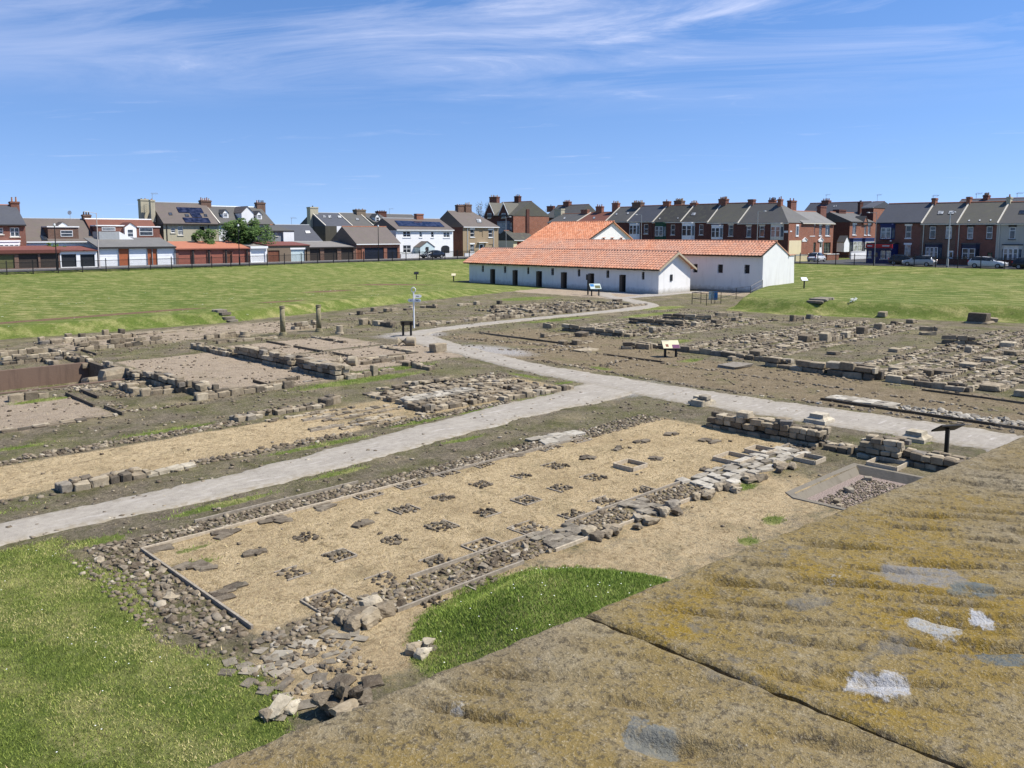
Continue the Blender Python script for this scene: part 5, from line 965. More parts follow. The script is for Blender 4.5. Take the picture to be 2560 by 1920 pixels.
# ---- Roman roof tiles
def tile_proto():
    mb = MB(); wd, ln = .42, .56; prof = []
    for i in range(6): t = math.pi * i / 5; prof.append((-.21 + .085 - .085 * math.cos(t), .085 * math.sin(t) + .012))
    prof += [(.21, .012)]
    for y, dz in ((0, .05), (ln, 0)):
        for x, z in prof: mb.v.append((x, y, z + dz))
    n = len(prof)
    for k in range(n - 1): mb.f.append((k, k + 1, n + k + 1, n + k)); mb.mi.append(0)
    b = len(mb.v)
    for x, z in prof: mb.v.append((x, 0, (z if z > .02 else 0.0) * .0 + .015))
    for k in range(n - 1): mb.f.append((b + k, b + k + 1, k + 1, k)); mb.mi.append(0)
    return mb.mesh('roof_tile', 'pantile', False, Vector((0, 0, 0)))[0]
TILE = tile_proto(); TILE_A = [arr(TILE)]
def tiled(root, p, e, up, L, S, near_end=0, name='roof_tile', skip=None):
    """tiles on the slope from eave point p along e (length L) and up the slope (length S); near_end: which end of e shows largest"""
    e = Vector(e).normalized(); up = Vector(up).normalized(); n = e.cross(up); 
    if n.z < 0: n = -n
    nc = int(L / .42); nr_ = int(S / .5 + .5); cells = []
    for c in range(nc):
        for r in range(nr_):
            q = Vector(p) + e * ((c + .5) * L / nc) + up * (r * S / nr_)
            if skip and skip(q): continue
            cells.append(((nc - c) if near_end else c, c, r, q))
    cells.sort(key=lambda t: t[0]); rot = Matrix((e, up, n)).transposed().to_euler() if e.cross(up).dot(n) > 0 else Matrix((-e, up, n)).transposed().to_euler(); xf = []; Rm = np.array(rot.to_matrix()); V = []; Fs = []; b = 0; v0, f0 = TILE_A[0]; rr = random.Random(int(L * 100)); sc = L / nc / .42
    for k, (_, c, r, q) in enumerate(cells):
        j = rr.gauss(0, .008); q = q + n * (.03 + abs(rr.gauss(0, .006)))
        if k < 296:
            o = inst(name, TILE, root, q, rot, (sc, S / nr_ / .5, 1)); o.rotation_euler.z += j
        else:
            V.append((v0 * np.array([sc, S / nr_ / .5, 1])) @ Rm.T + np.array(q)); Fs += [tuple(i + b for i in f) for f in f0]; b += len(v0)
    if V:
        V = np.concatenate(V) - np.array(WP[root]); me = bpy.data.meshes.new('roof_tiles'); me.from_pydata(V.tolist(), [], Fs); me.materials.append(M['pantile_i']); o = bpy.data.objects.new('roof_tiles', me); place(o, root, WP[root]); tag(o, kind='stuff')
def slopes(root, pts_front, pts_back, mat='eave_dark', th=.1):
    for nm, pts in (('roof_boarding', pts_front), ('back_slope', pts_back)):
        q = [Vector(p) for p in pts]; n = (q[1] - q[0]).cross(q[3] - q[0]).normalized()
        if n.z < 0: n = -n
        MB().hexa([tuple(p - n * th) for p in q] + [tuple(p) for p in q]).build(nm, mat if nm == 'roof_boarding' else 'pantile', root)
def imbrex_line(root, a, b, nm='ridge_tile', rad=.13, mat='pantile'):
    a, b = Vector(a), Vector(b); n = max(1, int((b - a).length / .55)); d = (b - a) / n; s_ = Vector((0, 0, 1)); xx = d.normalized().cross(s_)
    m0 = MB()
    for y, rr in ((0, rad * 1.06), (1, rad * .94)):
        for k in range(6): t = math.pi * k / 5; m0.v.append((math.cos(t) * rr, y, math.sin(t) * rr))
    for k in range(5): m0.f.append((k, k + 1, 7 + k, 6 + k)); m0.mi.append(0)
    m0.f.append((5, 4, 3, 2, 1, 0)); m0.mi.append(0)
    me = m0.mesh('ridge_tile', mat, False, Vector((0, 0, 0)))[0]; me.transform(Matrix.Diagonal((1, d.length, 1, 1))); rot = Matrix((xx, d.normalized(), xx.cross(d.normalized()))).transposed().to_euler()
    for i in range(n): inst(nm, me, root, a + d * i, rot)
# barrack
br = House('barrack', 'long low white barrack with orange tiled roof and a row of small doorways', 'building', 'X', 75.0, -.05); BZ, BR_ = 2.8, 4.4
br.start(-86.0, -54.7, BZ, 6.0, BR_)
for x0, x1, y0, y1 in [(218, 246, 395, 475), (358, 388, 397, 477), (506, 540, 402, 497), (662, 697, 407, 502), (832, 868, 412, 508), (1029, 1067, 420, 530)]:
    a, _ = br.uz('W', x0, 450); b, _ = br.uz('W', x1, 450); br.hole_m(a, b, -.03, 1.93, 'open')
for x0, x1, y0, y1 in [(162, 175, 365, 390), (301, 315, 368, 396), (447, 460, 370, 400), (598, 615, 376, 404), (765, 781, 382, 410), (945, 963, 389, 418), (1168, 1185, 392, 423)]:
    a, _ = br.uz('W', x0, 390); b, _ = br.uz('W', x1, 390); br.hole_m(a, b, 1.5, 2.35, 'slot')
br.walls('limewash', rev=.3)
o = MB().box(77.1, 77.5, 54.62, 54.72, 1.35, 2.05).build('window', 'garage_black', br.root)
e0, r0, e1 = (74.45, BZ - .18), (78.0, BR_ + .12), (81.55, BZ - .18); ya, yb = 54.2, 86.6
slopes(br.root, [(e0[0], ya, e0[1]), (e0[0], yb, e0[1]), (r0[0], yb, r0[1]), (r0[0], ya, r0[1])], [(e1[0], yb, e1[1]), (e1[0], ya, e1[1]), (r0[0], ya, r0[1]), (r0[0], yb, r0[1])])
up = Vector((r0[0] - e0[0], 0, r0[1] - e0[1])); tiled(br.root, (e0[0] - .04, ya, e0[1] + .0), (0, 1, 0), up, yb - ya, up.length, 0); imbrex_line(br.root, (78.0, ya, BR_ + .17), (78.0, yb, BR_ + .17))
for dx, sl in ((-1, e0), (1, e1)): MB().hexa([(78.0, ya - .02, BR_ + .13), (sl[0], ya - .02, sl[1] + .02), (sl[0], ya + .06, sl[1] + .02), (78.0, ya + .06, BR_ + .13), (78.0, ya - .02, BR_ - .12), (sl[0], ya - .02, sl[1] - .2), (sl[0], ya + .06, sl[1] - .2), (78.0, ya + .06, BR_ - .12)]).build('bargeboard', 'wood_pale', br.root)
for i in range(26): y = 55.2 + i * 1.2; MB().box(74.5, 74.98, y, y + .12, BZ - .3, BZ - .16).build('rafter_end', 'door_wood', br.root)
# courtyard house wing
wg = House('courtyard_house', 'white courtyard house wing with orange tiles and barred windows beside the mound', 'building', 'X', 84.8, -.1); WZ1, WR = 4.2, 5.5
wg.start(-80.0, -47.8, WZ1, 5.6, WR)
for x0, x1, y0, y1 in [(1490, 1518, 352, 405), (1645, 1677, 355, 408), (1812, 1845, 357, 412)]: wg.hole('W', x0, y0, x1, y1, 'slot')
wg.walls('limewash', rev=.25)
MB().hexa([(90.42, 47.9, -.5), (92.3, 47.9, -.5), (92.3, 52, -.5), (90.42, 52, -.5), (90.42, 47.9, 4.05), (92.0, 47.9, 4.0), (92.0, 52, 4.0), (90.42, 52, 4.05)]).build('buttress_wall', 'limewash', wg.root); MB().box(90.3, 92.15, 47.8, 52.1, 4.06, 4.16).build('coping', 'pantile', wg.root)
e0, r0, e1 = (84.3, WZ1 - .14), (87.6, WR + .12), (90.9, WZ1 - .14); ya, yb = 47.72, 79.9
slopes(wg.root, [(e0[0], ya, e0[1]), (e0[0], yb, e0[1]), (r0[0], yb, r0[1]), (r0[0], ya, r0[1])], [(e1[0], yb, e1[1]), (e1[0], ya, e1[1]), (r0[0], ya, r0[1]), (r0[0], yb, r0[1])])
up = Vector((r0[0] - e0[0], 0, r0[1] - e0[1])); tiled(wg.root, (e0[0] - .04, ya, e0[1]), (0, 1, 0), up, yb - ya, up.length, 0); imbrex_line(wg.root, (87.6, ya, WR + .17), (87.6, yb, WR + .17))
MB().box(84.6, 84.78, 47.9, 56, -.3, .12).build('plinth_drain', 'pavement', wg.root); MB().box(85.6, 86.0, 47.72, 47.79, .1, .6).build('vent_opening', 'garage_black', wg.root)
# hall
hl = House('dining_hall', 'tall white hall with a broad orange tiled roof behind the barrack', 'building', 'X', 89.2, 0.0)
hl.root = thing('dining_hall', hl.label, 'building', (96, 86, 0)); hr = (98.0, 8.3); he = (88.6, 3.95); hb = (103.6, 5.2); ya, yb = 79.7, 92.2
gz = lambda x: hr[1] - (hr[0] - x) * (hr[1] - he[1]) / (hr[0] - he[0]) if x < hr[0] else hr[1] - (x - hr[0]) * (hr[1] - hb[1]) / (hb[0] - hr[0])
pts = [(89.2, 80.0, -.5), (103.2, 80.0, -.5), (103.2, 80.0, gz(103.2) - .1), (98, 80.0, hr[1] - .1), (89.2, 80.0, gz(89.2) - .1)]
MB().add(pts + [(a, 92.0, c) for a, b, c in pts], [(0, 1, 2, 3, 4), (9, 8, 7, 6, 5), (1, 6, 7, 2), (5, 0, 4, 9)]).build('wall', 'limewash', hl.root)
slopes(hl.root, [(he[0], ya, he[1]), (he[0], yb, he[1]), (hr[0], yb, hr[1]), (hr[0], ya, hr[1])], [(hb[0], yb, hb[1]), (hb[0], ya, hb[1]), (hr[0], ya, hr[1]), (hr[0], yb, hr[1])])
up = Vector((hr[0] - he[0], 0, hr[1] - he[1])); tiled(hl.root, (he[0], ya, he[1]), (0, 1, 0), up, yb - ya, up.length, 0); imbrex_line(hl.root, (98, ya, hr[1] + .05), (98, yb, hr[1] + .05))
for x in (1509, 1530.5, 1553):
    q = onY(x, 602, 79.95); n = 8; mb = MB(); v = [(q.x - .3, 79.93, q.z - .8), (q.x + .3, 79.93, q.z - .8)] + [(q.x + .3 * math.cos(math.pi * i / n), 79.93, q.z + .12 + .3 * math.sin(math.pi * i / n)) for i in range(n + 1)]
    MB().add(v + [(a, 79.99, c) for a, b, c in v], [tuple(range(n + 3))] + [(i, (i + 1) % (n + 3), (i + 1) % (n + 3) + n + 3, i + n + 3) for i in range(n + 3)]).build('arched_window', 'glass_dark', hl.root)
    MB().box(q.x - .38, q.x + .38, 79.88, 79.925, q.z + .42, q.z + .5).build('window_hood', 'pantile', hl.root)

# ------------------------------------------------------------------ garages along the lane (fronts on one line)
GF = 118.0
def garage(label, k, xl, xr, ytop, mat, doors, fascia=None, roofmat='sheet_grey', D=5.5, rise=.5, name='garage_row', eo=.05):
    h = House(name, label, 'garage', 'Y', GF, 2.25); h.px(k, xl, xr, ytop, None, D, None)
    for kk, a, b, c, d, st, m in doors: h.hole(kk, a, b, c, d, st, mat=m)
    h.walls(mat, rev=.18, flat=True); z = h.z1
    MB().hexa([h.P(h.u0 - eo, -.18, z + .004), h.P(h.u1 + eo, -.18, z + .004), h.P(h.u1 + eo, D, z + rise), h.P(h.u0 - eo, D, z + rise), h.P(h.u0 - eo, -.18, z + .1), h.P(h.u1 + eo, -.18, z + .1), h.P(h.u1 + eo, D, z + rise + .1), h.P(h.u0 - eo, D, z + rise + .1)]).build('roof', roofmat, h.root)
    if fascia: h.part('fascia', fascia[0], h.u0 - eo, h.u1 + eo, -.26, -.185, z - fascia[1], z + .14)
    return h
g = garage('low brick garages with dark doors and one olive door', 1, -260, 762, 812, 'brick_brown', [(1, -230, 865, 190, 1075, 'shutter', 'garage_olive'), (1, 245, 850, 495, 1075, 'shutter', 'garage_brown'), (1, 522, 846, 755, 1070, 'shutter', 'garage_brown')], ('fascia_red', .28), 'felt_red')
g = garage('pair of white framed garages with black doors', 1, 768, 1245, 812, 'white_render', [(1, 792, 852, 985, 1060, 'shutter', 'garage_black'), (1, 1036, 852, 1222, 1060, 'shutter', 'garage_black')], ('fascia_red', .02), 'felt_red')
g = garage('long garage row with white doors and orange brick panels', 1, 1262, 2255, 768, 'grey_render', [(1, 1285, 778, 1530, 1050, 'shutter', 'garage_white'), (1, 1534, 782, 1662, 1050, 'panel', 'panel_orange'), (1, 1666, 778, 1898, 1050, 'shutter', 'garage_white'),
    (1, 1902, 782, 1958, 1050, 'panel', 'panel_orange'), (1, 1968, 782, 2022, 1050, 'panel', 'panel_orange'), (1, 2027, 778, 2247, 1050, 'shutter', 'garage_white')], ('trim_dark', .1), 'slate_light', rise=1.25)
g = garage('red-brown garage row with pinkish doors and an orange tiled roof', 2, 562, 1512, 785, 'brick_red', [(2, 602, 797, 765, 1050, 'shutter', 'garage_red'), (2, 807, 797, 970, 1050, 'shutter', 'garage_red'), (2, 1012, 797, 1185, 1050, 'shutter', 'garage_red'), (2, 1297, 797, 1465, 1050, 'shutter', 'garage_red'), (2, 1228, 815, 1288, 1050, 'boards', 'door_brown')], ('garage_red', .02), 'tile_orange', rise=1.0)
for kx in (783, 990, 1208, 1480):
    u, _ = g.uz(2, kx, 850); g.part('pier', 'trim_dark', u - .1, u + .1, -.12, -.004, g.zb, g.z1 - .1)
g = garage('single white garage between the red row and the brown wall', 2, 1518, 1735, 760, 'white_render', [(2, 1534, 797, 1715, 1050, 'shutter', 'garage_white')], ('white_paint', .2), 'sheet_grey')
g = garage('rough brown garage with a plank door and pale double doors', 2, 1738, 2285, 742, 'brown_wall', [(2, 1752, 802, 1900, 1050, 'boards', 'door_brown'), (2, 2048, 790, 2225, 1050, 'boards', 'pale_blue')], None, 'felt_red', name='workshop_garage')
g.part('door_frame', 'white_paint', g.uz(2, 2036, 850)[0], g.uz(2, 2240, 850)[0], -.04, -.004, g.uz(2, 2130, 790)[1], g.uz(2, 2130, 768)[1])
g = garage('weathered garage row with dark brown doors and corrugated roof', 3, 228, 868, 768, 'brick_brown', [(3, 246, 772, 416, 1000, 'shutter', 'garage_brown'), (3, 466, 772, 636, 1000, 'shutter', 'garage_brown'), (3, 686, 772, 842, 1000, 'shutter', 'garage_brown')], ('trim_dark', .06), 'sheet_grey', rise=.9)
h = House('brick_garage', 'new brick double garage with a pitched brown tiled roof', 'garage', 'Y', GF, 2.25).px(3, 872, 1438, 712, 505, 8.0)
for a, b, c, d, st, m in [(890, 772, 950, 930, 'boards', 'door_brown'), (986, 766, 1235, 1000, 'shutter', 'garage_navy'), (1276, 766, 1410, 1000, 'shutter', 'garage_navy')]: h.hole(3, a, b, c, d, st, mat=m)
h.walls('brick_orange', 'brick_red').roof('slate_brown', gut='white_paint', ridge='ridge_clay')

# ------------------------------------------------------------------ houses behind the garages (fronts face the lane)
h = House('brick_house', 'brick house end with dark slate roof and a brick chimney, above the olive garage', 'house', 'Y', 124.0, 2.3).px(1, -150, 322, 468, 228, 8.0)
h.hole(1, 130, 508, 250, 625, 'quad', lintel='brick_dark'); h.hole(1, -60, 512, 42, 595, 'sash'); h.walls('brick_red').roof('slate_blue'); h.chim(1, 118, 245, 105, mat='brick_red', pots=2, pm='pot_clay', ph=.7, dep=.9); h.bay(1, -70, 690, 270, 800, 725, 790, 'white_paint', .9, 4, 'glass_mid'); h.part('string_course', 'fascia_red', h.u0, h.u1, -.04, -.003, 4.9, 5.0)
h = House('slate_house', 'low house with a mottled slate roof and a boxy brick dormer', 'house', 'Y', 125.5, 2.3).px(1, 338, 1218, 680, 405, 8.5)
h.walls('white_render').roof('slate_brown', gut='white_paint', ridge='lead'); h.dormer(1, 612, 1005, 505, 505, 695, .2, 'brick_brown', 'white_paint', (780, 545, 932, 625), 3.2, True); h.dormer(1, 740, 880, 490, 442, 500, 1.4, 'white_paint', 'slate_brown', None, 2)
h.chim(1, 1055, 1168, 300, mat='brick_brown', pots=3, pm='pot_dark', dep=.8); h.light(1, 540, 612, 612, 670, 'glass_dark')
h = House('tile_house', 'house with red-brown tiles, white gabled dormer and a wide dormer window', 'house', 'Y', 125.0, 2.3).px(1, 1240, 2098, 684, 412, 8.5)
h.walls('white_render').roof('tile_red', gut='white_paint', ridge='white_paint'); h.dormer(1, 1605, 1752, 500, 450, 690, .1, 'white_paint', 'tile_red', (1640, 530, 1712, 630), 3); h.dormer(1, 1752, 2050, 505, 505, 640, .25, 'brick_red', 'white_paint', (1795, 512, 1962, 612), 3, True); h.dormer(1, 1240, 1600, 490, 490, 570, .6, 'brick_red', 'white_paint', (1310, 505, 1480, 550), 3, True)
a, z = h.uz(1, 1252, 560, -2); b, _ = h.uz(1, 1512, 560, -2); h.part('lean_to_roof', 'grey_metal', a, b, -2.6, -.01, 2.3, z); a2, _ = h.uz(1, 1740, 660, -2); MB().hexa([h.P(b, -2.6, 2.3), h.P(a2, -2.6, 2.3), h.P(a2, -.02, 2.3), h.P(b, -.02, 2.3), h.P(b, -2.6, z), h.P(a2, -2.6, h.uz(1, 1740, 680, -2)[1]), h.P(a2, -.02, h.uz(1, 1740, 680, -2)[1]), h.P(b, -.02, z)]).build('lean_to', 'white_render', h.root)
h = House('cream_house', 'cream rendered house with solar panels and tall end chimneys', 'house', 'Y', 129.0, 2.3).px(2, 402, 1108, 457, 203, 9.0)
for q in [(500, 512, 556, 575), (590, 492, 656, 606)]: h.hole(2, *q, 'sash')
h.hole(2, 870, 497, 932, 572, 'plain', frame='trim_dark', glass='glass_dark'); h.hole(2, 762, 607, 820, 682, 'plain', frame='trim_dark', glass='glass_dark'); h.walls('cream_render', 'dark_render').roof('slate_brown', ridge='lead')  # shade of the gable ends put into the colour by a darker render
for q in ([(605, 313), (925, 320), (890, 255), (570, 245)], [(780, 372), (905, 375), (870, 322), (742, 318)], [(690, 440), (1015, 447), (980, 385), (650, 378)]): h.slopequad('solar_panel', 'solar', 2, q, .1)
for q in ((480, 315, 520, 345), (690, 335, 735, 365), (935, 335, 970, 365)): h.light(2, *q, mat='glass_dark')
h.chim(2, 90, 205, 128, w=4.5, dep=1.1, mat='cream_render', pots=2, pm='pot_dark', down=5, ph=.15); h.chim(2, 225, 290, 135, w=2.6, dep=.7, mat='cream_render', pots=1, pm='pot_dark', down=3, ph=.2); h.pipe(2, 450); h.pipe(2, 985)
h = House('white_house', 'white rendered house with gabled dormers behind the tree', 'house', 'Y', 129.0, 2.3).px(2, 1112, 1822, 460, 252, 9.0)
h.hole(2, 1645, 492, 1702, 592, 'sash'); h.hole(2, 1255, 480, 1320, 560, 'sash'); h.walls('white_render').roof('slate_grey', ridge='white_paint'); h.verge(h.u0 + .1)
h.dormer(2, 1168, 1240, 320, 280, 385, 1.2, 'white_paint', 'slate_grey', (1178, 322, 1226, 368), 2.5); h.dormer(2, 1605, 1670, 340, 300, 402, 1.0, 'white_paint', 'slate_grey', (1615, 342, 1660, 385), 2.5); h.dormer(2, 1408, 1562, 318, 240, 470, .1, 'white_render', 'slate_brown', None, 4)
h.chim(2, 872, 1010, 120, mat='brick_brown', pots=5, dep=.9); h.chim(2, 1590, 1705, 150, mat='brick_brown', pots=4, pm='pot_dark', dep=.9)
h = House('grey_outbuilding', 'small grey and white outbuilding with hipped slate roof', 'house', 'Y', 125.0, 2.3).px(2, 1745, 2068, 550, 482, 6.0)
h.hole(2, 1760, 555, 1790, 618, 'sash'); h.hole(2, 1845, 555, 1876, 618, 'sash'); h.walls('grey_render', hipped=[0, 1]).roof('slate_grey', hip=(2, 2)); h.part('white_bay', 'white_render', h.uz(2, 1935, 600)[0], h.u1 + .02, -.3, -.004, 2.3, h.z1 - .15)
h = House('slate_barn', 'low building with a plain dark slate roof and one rooflight', 'house', 'Y', 126.5, 2.3).px(3, -110, 430, 678, 482, 8.0); h.walls('white_render').roof('slate_blue', gut='white_paint', ridge='lead'); h.light(3, 232, 548, 290, 580, 'lamp_glass')
h = House('dark_house', 'dark rendered house with slate roof, rooflights and a tall end chimney', 'house', 'Y', 133.0, 2.3).px(3, 470, 826, 490, 330, 9.0)
h.walls('dark_render', 'dark_render').roof('slate_blue', ridge='lead'); h.chim(3, 262, 372, 222, dep=1.2, mat='cream_render', pots=1, pm='pot_dark', down=4, ph=.3); h.verge(h.u0 + .1); h.verge(h.u1 - .1)
for q in ((455, 350, 490, 378), (525, 352, 562, 383), (648, 352, 690, 383)): h.light(3, *q)
a, z = h.uz(3, 627, 490, -3.5); b, _ = h.uz(3, 768, 490, -3.5); h.part('return_wing', 'white_render', a, b, -3.5, -.01, 2.3, z); a0, _ = h.uz(3, 480, 490, -3.5); h.part('dark_wing', 'dark_render', a0, a - .01, -3.48, -.01, 2.3, z)
h = House('slate_terrace', 'grey slate roofed terrace house beyond the brick garage', 'house', 'Y', 133.0, 2.3).px(3, 832, 1100, 490, 332, 9.0); h.walls('dark_render').roof('slate_grey', ridge='lead'); h.chim(3, 858, 980, 262, dep=1.4, mat='brown_wall', pots=3, pm='pot_dark', ph=.2); h.light(3, 880, 385, 915, 415); h.verge(h.u1 - .1)
h = House('dormer_house', 'far slate house with one white arched dormer', 'house', 'Y', 143.0, 2.3).px(3, 1095, 1330, 440, 336, 9.0); h.walls('pale_render').roof('slate_grey', ridge='lead'); h.dormer(3, 1124, 1182, 372, 334, 442, .3, 'white_paint', 'slate_grey', (1132, 375, 1172, 432), 2); h.chim(3, 1140, 1255, 285, dep=1, mat='brick_dark', pots=4, pm='pot_dark', ph=.2)
h = House('white_solar_house', 'bright white house with solar panels and a pale porch, facing the lane', 'house', 'Y', 121.0, 2.25).px(3, 1388, 2122, 535, 402, 8.0)
for q in ((1480, 558, 1576, 632), (2000, 565, 2080, 637), (1480, 736, 1580, 832)): h.hole(3, *q, 'quad', trim='white_paint')
for q in ((1690, 560, 1726, 634), (1840, 562, 1876, 636)): h.hole(3, *q, 'sash', trim='white_paint')
h.walls('white_render').roof('slate_brown', gut='white_paint', ridge='lead'); h.slopequad('solar_panel', 'solar', 3, [(1430, 487), (2015, 498), (1950, 437), (1370, 417)], .1); h.chim(3, 1638, 1732, 330, mat='brick_orange', pots=0, dep=.8, down=1.2)
a, ze = h.uz(3, 1700, 760, -1.8); b, _ = h.uz(3, 1885, 760, -1.8); h.dormer(3, 1700, 1885, 762, 690, 960, -1.8, 'pale_blue', 'slate_brown', None, 1.79); c, z1_ = h.uz(3, 1772, 758, -1.8); d, _ = h.uz(3, 1806, 758, -1.8); h.part('porch_door', 'garage_black', c, d, -1.86, -1.805, 2.3, z1_)
a, _ = h.uz(3, 1985, 830, -.3); b, _ = h.uz(3, 2085, 830, -.3); zz = h.uz(3, 2035, 770, -.3)[1]; n = 10; v = [(a, 2.25), (b, 2.25)] + [((a + b) / 2 + (b - a) / 2 * math.cos(math.pi * i / n), zz + .45 * math.sin(math.pi * i / n)) for i in range(n + 1)]
MB().add([h.P(p, -.12, q) for p, q in v] + [h.P(p, -.004, q) for p, q in v], [tuple(range(n + 3))] + [(i, (i + 1) % (n + 3), (i + 1) % (n + 3) + n + 3, i + n + 3) for i in range(n + 3)]).build('arched_gate', 'garage_black', h.root)
a, _ = h.uz(3, 1452, 900, -3.0); b, _ = h.uz(3, 2112, 900, -3.0); zz = h.uz(3, 1800, 842, -3.0)[1]; o = MB().box(a, b, 118.0, 118.22, 1.9, zz).build('garden_wall', 'white_render'); tag(o, 'low white garden wall behind the parked dark car', 'wall')
h = House('tan_house', 'tan rendered house with white lintels and two brick ridge chimneys', 'house', 'Y', 122.0, 2.3).px(4, 397, 853, 547, 360, 9.0)
for q in ((492, 585, 546, 682), (726, 590, 778, 686), (492, 776, 542, 872)): h.hole(4, *q, 'sash', lintel='white_paint', trim='white_paint')
h.hole(4, 605, 768, 672, 885, 'door'); h.hole(4, 606, 590, 650, 680, 'panel', mat='tan_render'); h.hole(4, 728, 775, 782, 842, 'panel', mat='tan_render'); h.walls('tan_render', 'brick_dark', hipped=[1]).roof('slate_brown', gut='white_paint', hip=(0, 3.0), ridge='lead')
h.chim(4, 316, 400, 258, mat='brick_brown', pots=3, pm='pot_dark', ph=.15, dep=.9); h.chim(4, 415, 497, 232, mat='brick_brown', pots=3, dep=.9); h.light(4, 585, 450, 640, 495); a, z = h.uz(4, 582, 750); b, _ = h.uz(4, 700, 750); h.part('door_hood', 'white_paint', a, b, -.5, -.004, z - .1, z); h.pipe(4, 455, 'white_paint'); h.pipe(4, 790, 'white_paint')
o = MB().box(h.uz(4, 407, 900, -3)[0], h.uz(4, 860, 900, -3)[0], 118.6, 118.82, 1.9, h.uz(4, 500, 888, -3)[1]).build('garden_wall', 'white_render'); tag(o, 'white garden wall in front of the tan house', 'wall')
h = House('outbuilding', 'small slate outbuilding half hidden behind the orange roof', 'house', 'Y', 133.0, 2.3).px(4, 1048, 1330, 718, 605, 6.0); h.hole(4, 1095, 745, 1180, 880, 'boards', mat='red_sign'); h.walls('cream_paint').roof('slate_dark', gut='white_paint')
# ------------------------------------------------------------------ Victorian corner house
h = House('victorian_house', 'tall red brick corner house with twin white-edged gables and big chimneys', 'house', 'X', 131.0, 2.5); h.px(4, 668, 1045, 405, None, 11.5); h.zr = h.uz(4, 1150, 232, 5.75)[1]
h.holes = []; h.hole(4, 712, 370, 756, 440, 'sash'); h.hole(4, 893, 365, 942, 438, 'sash'); h.hole(4, 990, 500, 1028, 630, 'sash'); h.walls('brick_dark', 'brick_orange').roof('slate_moss', ridge='ridge_clay')  # shaded front painted in darker brick, sunlit gable end in brighter brick
for a, b in ((680, 800), (862, 982)):
    o = h.dormer(4, a, b, 392, 245, 440, -.12, 'brick_dark', 'slate_moss', ((a + b) / 2 - 24, 375, (a + b) / 2 + 24, 438), 4.5, barge=True)
h.bay(4, 845, 490, 985, 640, 510, 630, 'grey_render', .9, 2, 'glass_mid', 'dish_grey'); h.bay(4, 845, 660, 1040, 860, 700, 830, 'navy_paint', .9, 2, 'glass_mid', 'dish_grey')
h.chim(4, 757, 872, 142, mat='brick_red', pots=5, dep=1.0); h.chim(4, 1075, 1150, 132, mat='brick_dark', pots=3, pm='pot_dark', dep=.9); u1 = h.u1; h.part('pilaster', 'brick_dark', u1 + .004, u1 + .22, 4.0, 4.9, 2.5, h.z1 + 1.4)
# ------------------------------------------------------------------ brick terrace beyond the white buildings
TX = 131.5
def terr(label, k, xl, xr, yg, yr, roofm, wall='brick_dark', side=None, wins=(), bays=(), lights=(), D=9.0, X=TX, hip=(0, 0), verge=True, gut='cream_stone', zb=2.15, name='terrace_house', eo=(.0, .0)):
    h = House(name, label, 'house', 'X', X, zb).px(k, xl, xr, yg, yr, D)
    for w in wins: h.hole(w[0], *w[1:5], w[5] if len(w) > 5 else 'sash', **(w[6] if len(w) > 6 else {}))
    h.walls(wall, side, hipped=[i for i in (0, 1) if hip[i]]).roof(roofm, ov=.2, eo=eo, hip=hip, gut=gut, ridge='ridge_clay')
    for b in bays: h.bay(*b[0], **b[1])
    for l in lights: h.light(*l)
    if verge: h.verge(h.u0 + .1)
    return h
CS = dict(lintel='cream_stone'); WL = dict(lintel='white_paint', trim='white_paint'); DL = dict(lintel='trim_dark', trim='trim_dark')
h = terr('terrace house with a grey roof and rendered chimney beyond the hall', 4, 1490, 1855, 490, 390, 'slate_grey', verge=False, lights=[(4, 1690, 425, 1712, 448)]); h.chim(4, 1595, 1712, 320, dep=1.2, mat='cream_render', pots=0)
h = terr('terrace house with a red-brown tiled roof', 4, 1858, 2228, 488, 372, 'tile_red', lights=[(4, 2068, 422, 2092, 446)]); h.chim(4, 1930, 2030, 330, mat='brick_orange', pots=0); h.chim(5, 85, 215, 280, mat='brick_orange', pots=3, pm='pot_clay')
h = terr('terrace house with a mottled grey roof beside the red-brown roof', 5, 232, 608, 580, 340, 'slate_grey', lights=[(5, 405, 435, 435, 462), (5, 600, 420, 632, 450)]); h.chim(5, 365, 495, 220, mat='brick_orange', pots=4)
h = terr('terrace house with a smooth blue slate roof and white bay', 5, 610, 1048, 578, 318, 'slate_blue', wins=[(5, 895, 625, 970, 792)], bays=[((5, 640, 625, 812, 895, 645, 800, 'white_paint'), dict(n=2))]); h.chim(5, 725, 925, 212, mat='brick_brown', pots=7, dep=1.3)
h = terr('terrace house with a dark mossy roof and a green bay window', 5, 1052, 1528, 588, 312, 'slate_dark', wins=[(5, 1360, 635, 1432, 810)], bays=[((5, 1080, 605, 1272, 885, 665, 835, 'green_paint'), dict(n=2, glass='glass_mid'))], lights=[(5, 1155, 515, 1178, 540), (5, 1470, 510, 1490, 530)]); h.chim(5, 1245, 1382, 190, mat='brick_orange', pots=1, pm='pot_clay'); h.chim(5, 1450, 1628, 180, w=6.5, mat='brick_brown', pots=7, dep=1.2)
h = terr('terrace house with a dark roof, one big rooflight and a white bay', 5, 1530, 2000, 582, 292, 'slate_dark', wins=[(5, 1850, 630, 1922, 808)], bays=[((5, 1545, 608, 1765, 890, 650, 825, 'white_paint'), dict(n=2))], lights=[(5, 1712, 425, 1780, 470)]); h.chim(5, 1715, 1850, 215, mat='brick_orange', pots=4)
h = terr('terrace house with a lichen grey roof between the coped verges', 6, 120, 600, 545, 252, 'slate_moss', wins=[(6, 450, 585, 522, 760, 'top', CS)], bays=[((6, 170, 595, 352, 810, 630, 780, 'white_paint'), dict(n=2))]); h.chim(6, 320, 480, 135, mat='brick_red', pots=6, dep=1.1)
